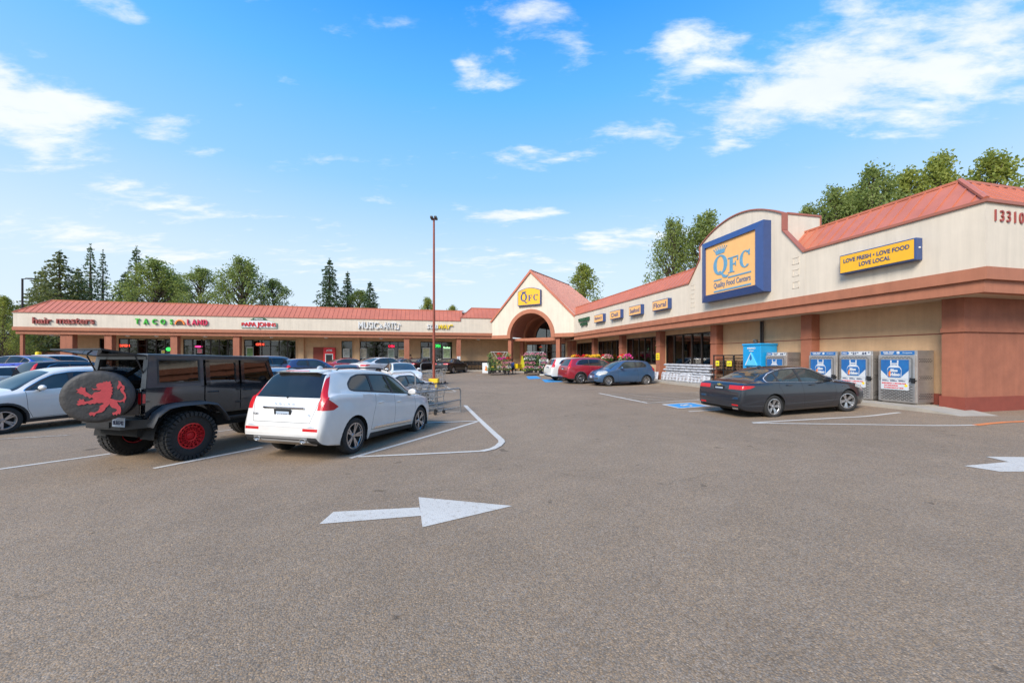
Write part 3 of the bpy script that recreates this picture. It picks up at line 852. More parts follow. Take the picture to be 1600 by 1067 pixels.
for a, b, z0, z1, n in ops:
    mb = MB(); w = (b-a)/n
    for i in range(n+1):
        xx = a+i*w; mb.bx(max(a, xx-.05), min(b, xx+.05), US_+.08, US_+.22, z0, z1)
    mb.bx(a, b, US_+.09, US_+.21, z1-.1, z1); mb.bx(a, b, US_+.09, US_+.21, z0, z0+.1)
    if n > 1: mb.bx(a, b, US_+.1, US_+.2, 3.0, 3.07)
    fr = lpart(mb, 'window', m_frame)
    mb = MB(); mb.bx(a+.04, b-.04, US_+.14, US_+.15, z0+.05, z1-.05); mb.build('pane', g_store, fr, off=lo)
    if n > 1:
        mb = MB(); mb.bx(a-.5, b+.5, US_+4.2, US_+4.4, 0, 3.9); mb.bx(a-.5, b+.5, US_+.35, US_+4.2, 3.85, 3.9); mb.bx(a-.5, b+.5, US_+.35, US_+4.2, -.05, 0)
        mb.bx(a-.6, a-.5, US_+.35, US_+4.2, 0, 3.9); mb.bx(b+.5, b+.6, US_+.35, US_+4.2, 0, 3.9)
        lpart(mb, 'interior', m_dark)
        for k in range(int((b-a)/2)+1):
            mb = MB(); mb.bx(a+.4+k*2.0, a+.6+k*2.0+.9, US_+1.3, US_+1.42, 3.72, 3.77); lpart(mb, 'ceiling_light', m_lampw)
        for k in range(int((b-a)/1.5)):
            mb = MB(); mb.bx(a+.3+k*1.5, a+1.1+k*1.5, US_+2.6, US_+3.4, 0, 1+.8*rnd.random()); lpart(mb, 'shelving', m_shelf)
for v, w in ((-35.6,1.0), (-31.95,.62), (-26.2,.62), (-20.4,.62), (-2.5,.6), (3.7,.5)):
    mb = MB(); mb.bx(v, v+w, UF+.3, UF+.9, -.3, 4.06); lpart(mb, 'column', m_terra2)
for v in (-14.6, -8.4):
    mb = MB(); mb.bx(v, v+.6, US_-.35, US_, -.3, 4.06); lpart(mb, 'pilaster', m_tan)
mb = MB(); mb.bx(VL+.35, VL+.58, UF+.25, UF+.48, -.3, 4.06); lpart(mb, 'post', m_terra2)
a, b = vpx(489.5), vpx(506)
mb = MB(); mb.bx(a, b+.05, US_-.04, US_+.01, 0, 2.95); lpart(mb, 'service_door', m_dred)

# ================================================================ SIDEWALKS
def walk(name, quad, z, th, m=None):
    mb = MB(); mb.hexa([bw(*q_, -0.5) for q_ in quad] + [bw(*q_, z) for q_ in quad])
    tag(mb.build(name, m or m_conc), kind='structure')
walk('sidewalk', [(15.5,9.2),(17.2,9.2),(17.2,41),(15.5,41)], 0.12, .1)
mb = MB(); mb.hexa([bw(v,u,-.5) for v, u in [(15.5,8.2),(16.7,8.0),(17.2,9.2),(15.5,9.2)]] + [bw(15.5,8.2,0.0), bw(16.7,8.0,.0), bw(17.2,9.2,.119), bw(15.5,9.2,.119)])
tag(mb.build('curb_ramp', m_conc), kind='structure')
walk('entrance_sidewalk', [(7.0,46.0),(15.5,38.0),(17.2,41.0),(10.0,50.0)], 0.02, .1)
walk('strip_sidewalk', [(-38,46.6),(7.0,46.6),(10,50),(-38,50)], 0.12, .1)
# ================================================================ CARS
def pchip(pts):
    xs_ = [p[0] for p in pts]; ys_ = [p[1] for p in pts]; n = len(xs_)
    h = [xs_[i+1]-xs_[i] for i in range(n-1)]; d = [(ys_[i+1]-ys_[i])/h[i] for i in range(n-1)]
    m = [0.0]*n
    m[0] = d[0]; m[-1] = d[-1]
    for i in range(1, n-1):
        if d[i-1]*d[i] <= 0: m[i] = 0
        else:
            w1 = 2*h[i]+h[i-1]; w2 = h[i]+2*h[i-1]
            m[i] = (w1+w2)/(w1/d[i-1]+w2/d[i])
    def f(x):
        if x <= xs_[0]: return ys_[0]
        if x >= xs_[-1]: return ys_[-1]
        i = 0
        while x > xs_[i+1]: i += 1
        t = (x-xs_[i])/h[i]
        return ((1+2*t)*(1-t)**2*ys_[i] + t*(1-t)**2*h[i]*m[i] + t*t*(3-2*t)*ys_[i+1] + t*t*(t-1)*h[i]*m[i+1])
    return f

m_under = mat('car_underside', (0.012,0.012,0.012), rough=0.9, var=0.3)
m_tyre = mat('tyre_rubber', (0.022,0.021,0.02), rough=0.85, var=0.25, vscale=12, bump=0.3, bscale=60)
m_rim = mat('alloy_rim', (0.55,0.55,0.56), rough=0.28, metal=0.9, var=0.1)
m_rimd = mat('dark_alloy', (0.05,0.05,0.055), rough=0.35, metal=0.6, var=0.1)
m_chrome = mat('chrome', (0.8,0.8,0.8), rough=0.1, metal=1.0, var=0.03)
m_cladding = mat('car_cladding', (0.03,0.03,0.032), rough=0.6, var=0.15)
m_seam = mat('panel_gap', (0.01,0.01,0.01), rough=0.9, var=0.1)
m_red = mat('red_lens', (0.50,0.008,0.012), rough=0.3, var=0.15, vscale=20, coat=.25)
m_clear = mat('clear_lens', (0.42,0.42,0.40), rough=0.3, var=0.4, vscale=30, coat=.3)
m_amber = mat('amber_lens', (0.8,0.25,0.02), rough=0.15, var=0.1)
m_plate = mat('licence_plate', (0.42,0.50,0.60), rough=0.4, var=0.06)
m_ink = mat('dark_blue_ink', (0.02,0.03,0.09), rough=0.5, var=0.1)
m_seat = mat('car_seat_fabric', (0.06,0.055,0.05), rough=0.9, var=0.3)
def car_glass(name, col, rough=0.02):
    return mat(name, col, rough=rough, var=0.35, vscale=1.6, spec=0.6, coat=0.15, detail=2)
g_dark = car_glass('tinted_car_glass', (0.012,0.013,0.014))
g_mid = car_glass('car_glass', (0.035,0.045,0.045))
def paint(name, col, metal=0.25, rough=0.32, flake=True):
    return mat(name, col, rough=rough, metal=metal, coat=1.0, var=0.04, vscale=3, spec=0.5)
PAINT = dict(white=paint('white_car_paint', (0.66,0.64,0.61), 0.0), pearl=paint('pearl_car_paint', (0.62,0.60,0.57), 0.0), black=mat('black_car_paint', (0.008,0.008,0.010), rough=.35, coat=.35, var=.04, spec=.3),
    silver=paint('silver_car_paint', (0.42,0.43,0.44), 0.6), graphite=paint('graphite_car_paint', (0.014,0.017,0.024), 0.1, .3), red=paint('crimson_car_paint', (0.33,0.015,0.03), 0.3),
    bred=paint('bright_red_car_paint', (0.50,0.03,0.03), 0.1), blue=paint('royal_blue_car_paint', (0.015,0.04,0.36), 0.3), steel=paint('steel_blue_car_paint', (0.055,0.115,0.215), 0.4),
    navy=paint('slate_blue_car_paint', (0.05,0.07,0.15), 0.4), grey=paint('grey_car_paint', (0.16,0.17,0.18), 0.5))

def ellpoly(cx, cz, r, n=20, sq=1.0): return [(cx+r*math.cos(2*PI*i/n), cz+sq*r*math.sin(2*PI*i/n)) for i in range(n)]
def rpoly(pts, r=0.04, k=3):
    """round the corners of a convex polygon"""
    o = []; n = len(pts)
    for i in range(n):
        p = Vector(pts[i]); a = Vector(pts[i-1]); b = Vector(pts[(i+1) % n])
        da = (a-p); db = (b-p)
        ra = min(r, da.length*0.45); rb = min(r, db.length*0.45)
        A = p+da.normalized()*ra; B = p+db.normalized()*rb
        for j in range(k+1):
            t = j/k
            q = A*(1-t)**2 + p*2*t*(1-t) + B*t*t
            o.append((q.x, q.y))
    return o
def grow(poly, d):
    cx_ = sum(p[0] for p in poly)/len(poly); cz_ = sum(p[1] for p in poly)/len(poly)
    o = []
    for x, z in poly:
        L = math.hypot(x-cx_, z-cz_) or 1
        o.append((x+(x-cx_)/L*d, z+(z-cz_)/L*d))
    return o
def convex_ccw(poly):
    a = sum(poly[i][0]*poly[(i+1) % len(poly)][1]-poly[(i+1) % len(poly)][0]*poly[i][1] for i in range(len(poly)))
    return poly if a > 0 else poly[::-1]
AX = {'side': (0, 2), 'top': (0, 1), 'rear': (1, 2)}
def cut(bm, lay, poly, axis, pid, filt):
    i0, i1 = AX[axis]
    poly = convex_ccw([tuple(p) for p in poly])
    lo0 = min(p[0] for p in poly)-.001; hi0 = max(p[0] for p in poly)+.001; lo1 = min(p[1] for p in poly)-.001; hi1 = max(p[1] for p in poly)+.001
    cand = []
    for f in bm.faces:
        if not filt(f): continue
        c0 = [v.co[i0] for v in f.verts]; c1 = [v.co[i1] for v in f.verts]
        if max(c0) < lo0 or min(c0) > hi0 or max(c1) < lo1 or min(c1) > hi1: continue
        cand.append(f)
    n = len(poly)
    for k in range(n):
        if not cand: break
        a = poly[k]; b = poly[(k+1) % n]
        dx, dz = b[0]-a[0], b[1]-a[1]
        L = math.hypot(dx, dz)
        if L < 1e-6: continue
        nrm = [0, 0, 0]; nrm[i0] = dz/L; nrm[i1] = -dx/L   # outward for ccw
        co = [0, 0, 0]; co[i0] = a[0]; co[i1] = a[1]
        geom = list(set([v for f in cand for v in f.verts])) + list(set([e for f in cand for e in f.edges])) + cand
        res = bmesh.ops.bisect_plane(bm, geom=geom, dist=1e-5, plane_co=co, plane_no=nrm)
        fs = [x for x in res['geom'] if isinstance(x, bmesh.types.BMFace) and x.is_valid]
        cs = set(cand) | set(fs)
        out_ = []
        for f in cs:
            if not f.is_valid: continue
            c = f.calc_center_median()
            if (c[i0]-co[i0])*nrm[i0] + (c[i1]-co[i1])*nrm[i1] < 0: out_.append(f)
        cand = out_
    for f in cand: f[lay] = pid
    return cand

def car_shell(sp):
    L, W = sp['L'], sp['W']
    top = pchip(sp['top']); bot = pchip(sp['bot']); beltl = pchip(sp['belt']); wid = pchip(sp['wid']); wrf = pchip(sp['wr'])
    crf = pchip(sp['crown']) if 'crown' in sp else (lambda x: .05)
    # stations by arc length
    N_ = 1500; acc = [0.0]; 
    px_ = 0; pt = (top(0), wid(0))
    for i in range(1, N_+1):
        x = L*i/N_; q = (top(x), wid(x))
        acc.append(acc[-1] + math.sqrt((L/N_)**2 + (q[0]-pt[0])**2 + (0.7*(q[1]-pt[1]))**2)); pt = q
    ns = sp.get('ns', 74)
    st = []; j = 0
    for k in range(ns+1):
        tgt = acc[-1]*k/ns
        while j < N_ and acc[j] < tgt: j += 1
        st.append(L*j/N_)
    bm = bmesh.new(); lay = bm.faces.layers.int.new('pid')
    rings = []
    for x in st:
        zb, zt, w, wr = bot(x), top(x), wid(x), wrf(x)
        cr_ = min(crf(x), .45*(zt-zb))
        zB = min(beltl(x), zt-cr_)
        zB = max(zB, zb+.04)
        zm = zb + .52*(zB-zb)
        P = []
        wi = max(.1, w-.30)
        for y in (0, wi*.5, wi): P.append((y, zb))
        P.append((w*.93, zb+.0))
        nz = 9
        for i in range(nz+1):
            z = zb+.035 + (zB-zb-.035)*i/nz
            if z < zm: y = w*(1-.075*((zm-z)/(zm-zb))**2.4)
            else: y = w*(1-sp.get('tuck', .05)*((z-zm)/(zB-zm))**2.0)
            P.append((y, z))
        yb = P[-1][0]
        hc = zt-zB
        wr_ = min(wr, yb-.02)
        zr = zt - min(.085, .5*hc)
        nc = 6
        lg = sp.get('ledge', 0)*min(1, hc/.25); yb2 = max(wr_+.005, yb-lg)
        for i in range(1, nc+1):
            t = i/nc
            bulge = .018*math.sin(PI*t)*min(1, hc/.3)
            if lg > 0:
                if i == 1: P.append((yb-lg*.45, zB+min(.012, .1*hc))); continue
                t = (i-2)/(nc-2)*.96+.04
                P.append((yb2+(wr_-yb2)*t + bulge*.8, zB+(zr-zB)*t)); continue
            P.append((yb+(wr_-yb)*t + bulge, zB+(zr-zB)*t))
        # roof corner
        y1 = wr_*.84; z1 = zt-.028*(min(1, hc/.3))-.010
        for i in range(1, 4):
            t = i/3
            q = ((1-t)**2*wr_ + 2*t*(1-t)*(wr_-.015) + t*t*y1, (1-t)**2*zr + 2*t*(1-t)*(zt-.045*min(1, hc/.3)-.008) + t*t*z1)
            P.append(q)
        for i in range(1, 6):
            t = i/5
            P.append((y1*(1-t), z1+(zt-z1)*(1-(1-t)**2)))
        rings.append([(x, p[0], p[1]) for p in P])
    n = len(rings[0])
    V = []
    for r_ in rings:
        row = [bm.verts.new(p) for p in r_]
        mir = [row[0]] + [bm.verts.new((p[0], -p[1], p[2])) for p in r_[1:-1]] + [row[-1]]
        V.append((row, mir))
    for a, b in zip(V[:-1], V[1:]):
        for s_ in (0, 1):
            for i in range(n-1):
                q = [a[s_][i], a[s_][i+1], b[s_][i+1], b[s_][i]]
                q = list(dict.fromkeys(q))
                f = bm.faces.new(q if s_ else q[::-1])
    for e_, (row, mir) in ((0, V[0]), (1, V[-1])):
        # caps made of horizontal strips
        for i in range(n-1):
            q = [row[i], row[i+1], mir[i+1], mir[i]]
            q = list(dict.fromkeys(q))
            if len(q) > 2:
                try: bm.faces.new(q if e_ else q[::-1])
                except ValueError: pass
    bmesh.ops.recalc_face_normals(bm, faces=bm.faces[:])
    for f in bm.faces: f.smooth = True; f[lay] = 0
    bm.normal_update()
    return bm, lay

WHEELS = {}
def wheel_meshes(rad, wd, rr, style, rimmat):
    key = (rad, wd, rr, style, rimmat.name)
    if key in WHEELS: return WHEELS[key]
    mb = MB(); h = wd/2; r = rad
    mb.lathe([(rr-.01, -h*.8), (rr+.012, -h*.93), (rr+(r-rr)*.5, -h), (r-.02, -h*.88), (r-.004, -h*.68), (r, -h*.3), (r, h*.3), (r-.004, h*.68), (r-.02, h*.88), (rr+(r-rr)*.5, h), (rr+.012, h*.93), (rr-.01, h*.8)], 40, axis='y', close=True)
    if style == 'mud':
        for k in range(34):
            t = 2*PI*k/34
            for sy in (-1, 1):
                mb.mark(); mb.bx(-.030, .030, sy*h*.45-.045*(1), sy*h*.45+.045, r-.01, r+.016)
                t2 = t + (sy*.04)
                mb.xf(lambda p: (p[0]*math.cos(t2)+p[2]*math.sin(t2), p[1], -p[0]*math.sin(t2)+p[2]*math.cos(t2)))
                mb.mark(); mb.bx(-.026, .026, sy*h*.98-.03, sy*h*.98+.012, r-.075, r+.002)
                t3 = t + PI/34
                mb.xf(lambda p: (p[0]*math.cos(t3)+p[2]*math.sin(t3), p[1], -p[0]*math.sin(t3)+p[2]*math.cos(t3)))
    o1 = mb.build('tyre', m_tyre, smooth=True, sharp=50); me1 = o1.data; bpy.data.objects.remove(o1)
    # rim: outer side is -y
    mb = MB(); mb.m = 0
    yo = -h*.85
    mb.lathe([(rr+.004, yo-.004), (rr+.004, yo+.01), (rr-.02, yo+.035), (rr-.03, h*.7), (rr-.0, h*.72)], 40, axis='y')
    mb.lathe([(rr+.006, yo-.006), (rr-.016, yo-.008), (rr-.02, yo+.02)], 40, axis='y')
    def spoke(t, w0, w1, r0, r1, y0, y1, th=.03, lean=0.0):
        mb.mark()
        mb.hexa([(-w0, y0, r0), (w0, y0, r0), (w0, y0+th, r0), (-w0, y0+th, r0), (-w1+lean, y1, r1), (w1+lean, y1, r1), (w1+lean, y1+th, r1), (-w1+lean, y1+th, r1)])
        mb.xf(lambda p: (p[0]*math.cos(t)+p[2]*math.sin(t), p[1], -p[0]*math.sin(t)+p[2]*math.cos(t)))
    ys_, yc = yo+.004, yo+.028
    if style == 'five':
        for k in range(5):
            for dl in (-.035, .035): spoke(2*PI*k/5+dl*2.2, .018, .020, .03, rr-.012, yc, ys_, lean=dl*.5)
    elif style == 'five2':
        for k in range(5): 
            spoke(2*PI*k/5, .035, .05, .03, rr-.012, yc, ys_)
    elif style == 'seven':
        for k in range(9): spoke(2*PI*k/9, .016, .02, .03, rr-.012, yc, ys_)
    elif style == 'mud' or style == 'mesh':
        for k in range(16):
            t = 2*PI*k/16
            spoke(t, .007, .007, rr*.42, rr*.74, yc-.01, ys_+.006, lean=.025); spoke(t, .007, .007, rr*.42, rr*.74, yc-.01, ys_+.006, lean=-.025)
            spoke(t+PI/16, .007, .008, rr*.70, rr-.012, yc-.014, ys_, lean=.018); spoke(t+PI/16, .007, .008, rr*.70, rr-.012, yc-.014, ys_, lean=-.018)
        mb.lathe([(rr*.46, yc-.014), (rr*.46, yc+.02), (rr*.34, yc+.03), (rr*.34, yc-.01)], 32, axis='y', close=True)
        mb.lathe([(rr*.78, yc-.02), (rr*.78, yc+.006), (rr*.72, yc+.006), (rr*.72, yc-.02)], 32, axis='y', close=True)
        for k in range(24):
            t = 2*PI*(k+.5)/24
            mb.sph(((rr-.022)*math.cos(t), yo-.008, (rr-.022)*math.sin(t)), .007, 6, 4)
    hub = .055 if style != 'mud' else .075
    mb.lathe([(0, yc-.012), (hub*.8, yc-.010), (hub, yc+.01), (hub*1.1, yc+.04)], 20, axis='y')
    if style in ('five', 'seven', 'five2'):
        for k in range(5):
            t = 2*PI*(k+.5)/5; mb.m = 1
            mb.cyl((.038*math.cos(t), yc-.016, .038*math.sin(t)), (.038*math.cos(t), yc, .038*math.sin(t)), .007, n=6)
    mb.m = 1
    mb.lathe([(0, yo+.085), (rr*.75, yo+.085), (rr-.02, yo+.09)], 28, axis='y')
    mb.lathe([(0, yo+.07), (rr*.62, yo+.07), (rr*.62, yo+.085)], 28, axis='y')
    o2 = mb.build('rim', [rimmat, m_under], smooth=True, sharp=35); me2 = o2.data; bpy.data.objects.remove(o2)
    WHEELS[key] = (me1, me2)
    return WHEELS[key]

def add_wheels(root, sp, wb=None):
    me1, me2 = wheel_meshes(sp['R'], sp.get('tw', .225), sp['RR'], sp.get('rim', 'five'), sp.get('rimmat', m_rim))
    tr = sp['W']/2 - sp.get('tw', .225)/2 - sp.get('win', .025)
    for i, (x, y) in enumerate(((sp['wx'][0], tr), (sp['wx'][1], tr), (sp['wx'][0], -tr), (sp['wx'][1], -tr))):
        w = bpy.data.objects.new('wheel', me1); COL.objects.link(w); w.parent = root
        steer = sp.get('steer', 0) if i in (1, 3) else 0
        w.location = (x, y, sp['R']); w.rotation_euler = (0, 0.6*i+.3, (PI if y > 0 else 0)+steer)
        r_ = bpy.data.objects.new('rim', me2); COL.objects.link(r_); r_.parent = w

def build_car(name, label, cat, sp, pnt, loc, heading, pitch=0.0, scale=1.0, group=None, roll=0.0, glass=None, extra=None):
    """heading: degrees anticlockwise of +X for the nose; loc: ground point midway between the wheels"""
    root = thing(name, label, cat, loc, group=group)
    root.rotation_euler = (R(roll), R(pitch), R(heading)); root.scale = (scale,)*3
    bm, lay = car_shell(sp)
    xo = (sp['wx'][0]+sp['wx'][1])/2
    W = sp['W']/2
    parts = {}  # pid -> (name, material, split sides)
    nid = [10]
    def reg(nm, m, split=True, inset=0.0):
        nid[0] += 1; parts[nid[0]] = (nm, m, split, inset); return nid[0]
    sidef = lambda f: f[lay] == 0 and abs(f.calc_center_median().y) > W*.5 and f.normal.z > -.6
    # wheel arches
    for wx in sp['wx']:
        cut(bm, lay, ellpoly(wx, sp['R']*1.0, sp['R']+sp.get('gap', .055), 26), 'side', 1, lambda f: f[lay] == 0 and abs(f.calc_center_median().y) > W-.32)
        if sp.get('clad'):
            cut(bm, lay, ellpoly(wx, sp['R']*1.0, sp['R']+sp.get('gap', .055)+.055, 26), 'side', 2, lambda f: f[lay] == 0 and abs(f.calc_center_median().y) > W-.2 and abs(f.normal.y) > .3)
    if sp.get('clad'):
        cut(bm, lay, [(0, 0), (sp['L'], 0), (sp['L'], sp['clad']), (0, sp['clad'])], 'side', 2, lambda f: f[lay] == 0)
    for it in sp.get('cuts', []):
        nm, m, axis, poly, filt, split = it[:6]
        pid = reg(nm, m, split) if nm else {'seam': 3, 'clad': 2, 'mask': 99}[m]
        polys = poly if isinstance(poly[0][0], (list, tuple)) else [poly]
        for pl in polys:
            if axis == 'side':
                cut(bm, lay, pl, 'side', pid, lambda f: f[lay] == 0 and abs(f.calc_center_median().y) > W*.45 and filt(f))
            elif axis == 'top':
                cut(bm, lay, pl, 'top', pid, lambda f: f[lay] == 0 and f.normal.z > .15 and filt(f))
            elif axis == 'rear':
                cut(bm, lay, pl, 'rear', pid, lambda f: f[lay] == 0 and f.calc_center_median().x < sp.get('rearx', .7) and f.normal.x < -.08 and filt(f))
            elif axis == 'front':
                cut(bm, lay, pl, 'rear', pid, lambda f: f[lay] == 0 and f.calc_center_median().x > sp['L']-.8 and f.normal.x > .12 and filt(f))
    wr_ = lambda f: True
    # windows
    for wi_, poly in enumerate(sp['windows']):
        tr_ = sp.get('wtrim', m_cladding); gl_ = glass or g_mid
        if wi_ < len(sp.get('wglass', [])): gl_ = sp['wglass'][wi_]
        pid = reg('window', gl_, True, .006)
        p2 = rpoly(poly, .045)
        fl_ = lambda f: f.normal.z > -.2 and abs(f.normal.y) > .35
        cut(bm, lay, p2, 'side', pid, lambda f: f[lay] == 0 and abs(f.calc_center_median().y) > W*.5 and fl_(f))
    if sp.get('wsurround'):
        for pl in sp['wsurround']:
            cut(bm, lay, rpoly(grow(pl, -.020), .05), 'side', 2, lambda f: f[lay] == 0 and abs(f.calc_center_median().y) > W*.5 and abs(f.normal.y) > .35)
            cut(bm, lay, rpoly(pl, .05), 'side', 4, lambda f: f[lay] == 0 and abs(f.calc_center_median().y) > W*.5 and abs(f.normal.y) > .35)
    # door seams
    for pl in sp.get('seams', []):
        for (a, b) in zip(pl[:-1], pl[1:]):
            d = Vector((b[0]-a[0], b[1]-a[1])); 
            if d.length < 1e-5: continue
            nn = Vector((-d.y, d.x)).normalized()*.004
            cut(bm, lay, [(a[0]-nn.x, a[1]-nn.y), (b[0]-nn.x, b[1]-nn.y), (b[0]+nn.x, b[1]+nn.y), (a[0]+nn.x, a[1]+nn.y)], 'side', 3,
                lambda f: f[lay] == 0 and abs(f.calc_center_median().y) > W*.5 and abs(f.normal.y) > .3)
    # gather
    groups = {}
    for f in bm.faces:
        p = f[lay]
        if p == 1: continue
        if p in parts and parts[p][2]:
            key = (p, 1 if f.calc_center_median().y > 0 else -1)
        elif p in parts: key = (p, 0)
        else: key = ('body',)
        groups.setdefault(key, []).append(f)
    bm.normal_update()
    seam_i = {0: 0, 3: 2, 2: 3, 4: 4}
    nml = {v: v.normal.copy() for v in bm.verts}
    def emit(faces, nm, mats, mi, inset=0.0):
        idx = {}; vs = []; fs = []; mis = []
        for f in faces:
            q = []
            for v in f.verts:
                if v not in idx:
                    idx[v] = len(vs); c = v.co - nml[v]*inset
                    vs.append((c.x-xo, c.y, c.z))
                q.append(idx[v])
            fs.append(q); mis.append(mi(f))
        me = bpy.data.meshes.new(nm); me.from_pydata(vs, [], fs)
        for m in mats: me.materials.append(m)
        me.polygons.foreach_set('material_index', mis)
        me.polygons.foreach_set('use_smooth', [True]*len(fs))
        # keep the shading of the uncut surface across every cut
        inv = sorted(idx.items(), key=lambda t: t[1])
        o = bpy.data.objects.new(nm, me); COL.objects.link(o); o.parent = root
        try: me.normals_split_custom_set_from_vertices([tuple(nml[v]) for v, _ in inv])
        except Exception: pass
        return o
    body = emit(groups[('body',)], 'body', [pnt, m_under, m_seam, m_cladding, sp.get('wtrim', m_cladding)],
                lambda f: 1 if (f.normal.z < -.75 and f.calc_center_median().z < .5) else seam_i.get(f[lay], 0))
    objs = {}
    for key, fs in groups.items():
        if key[0] == 'body': continue
        nm, m, split, inset = parts[key[0]]
        o = emit(fs, nm, [m], lambda f: 0, inset)
        objs.setdefault(nm, []).append(o)
    bm.free()
    # wheel wells
    for wx in sp['wx']:
        for sy in (-1, 1):
            mb = MB()
            r_ = sp['R']+sp.get('gap', .055)+.002; n = 22
            pr = []
            for i in range(n+1):
                t = -.35 + (PI+.7)*i/n
                pr.append((wx+r_*math.cos(t)-xo, sp['R']+r_*math.sin(t)))
            y0, y1 = sy*(W-.33), sy*(W-.035)
            b_ = len(mb.v)
            for x, z in pr: mb.v += [(x, y0, z), (x, y1, z)]
            for i in range(n): mb.f.append([b_+2*i, b_+2*i+1, b_+2*i+3, b_+2*i+2]); mb.mi.append(0)
            mb.f.append([b_+2*i for i in range(n+1)]); mb.mi.append(0)
            mb.build('wheel_well', m_under, root)
    sp2 = dict(sp); sp2['wx'] = (sp['wx'][0]-xo, sp['wx'][1]-xo)
    add_wheels(root, sp2)
    # mirrors
    if sp.get('mirror'):
        mx_, my, mz = sp['mirror']
        for sy in (-1, 1):
            mb = MB()
            mb.m = 0; mb.sph((mx_-xo, sy*(my+.10), mz+.05), 1, 12, 8, (.075, .12, .075))
            for i in range(mb.i0, len(mb.v)):
                v = mb.v[i]
                if v[0] < mx_-xo-.035: mb.v[i] = (mx_-xo-.035, v[1], v[2])
            mb.m = 1; mb.cyl((mx_-xo, sy*(my-.03), mz-.03), (mx_-xo, sy*(my+.07), mz), .022, .03, 8)
            mb.build('mirror', [sp.get('mirrormat') or pnt, m_cladding], root, smooth=True, sharp=50)
    # handles
    for (x, z) in sp.get('handles', []):
        for sy in (-1, 1):
            # find side surface by width profile
            y = pchip(sp['wid'])(x)*(1-.02)
            mb = MB(); mb.tube([(x-.09-xo, sy*(y-.01), z), (x-.07-xo, sy*(y+.022), z), (x+.07-xo, sy*(y+.022), z), (x+.09-xo, sy*(y-.01), z)], .013, 6)
            mb.build('door_handle', sp.get('handlemat') or pnt, root, smooth=True)
    # plate
    if sp.get('plate'):
        x, z, tilt = sp['plate'][:3]; txt = sp['plate'][3] if len(sp['plate']) > 3 else None
        mb = MB(); mb.bx(-.006, .004, -.16, .16, -.085, .085)
        o = mb.build('licence_plate', m_plate, root); o.location = (x-xo, 0, z); o.rotation_euler = (0, R(tilt), 0)
        mb = MB(); mb.m = 0
        mb.bx(-.010, .006, -.19, .19, -.115, -.075); mb.bx(-.010, .006, -.19, .19, .075, .11); mb.bx(-.010, .006, -.19, -.15, -.075, .075); mb.bx(-.010, .006, .15, .19, -.075, .075)
        f_ = mb.build('plate_frame', m_black, o)
        if txt:
            mb = MB(); text(mb, txt, .12, 0, 0, -.01, .004, width=.27, height=.085)
            mb.v = [(-.008+p[1], -p[0], p[2]) for p in mb.v]
            mb.build('plate_number', m_ink, o)
    if extra: extra(root, xo, pnt)
    # cabin: dash and seats show as dark shapes only; the shell itself is opaque glass
    return root
def T_(f): return True
def mkline(*p): return list(p)

def shrink_front(L, w):   # plan width: rounded ends
    return [(0, w*.86), (.06, w*.93), (.2, w*.972), (.5, w*.99), (1.0, w), (L*.5, w*.992), (L-1.1, w), (L-.6, w*.975), (L-.3, w*.91), (L-.12, w*.80), (L, w*.62)]

SPEC = {}
m_bright = mat('bright_trim', (0.62,0.62,0.62), rough=.35, metal=.35, var=.03)
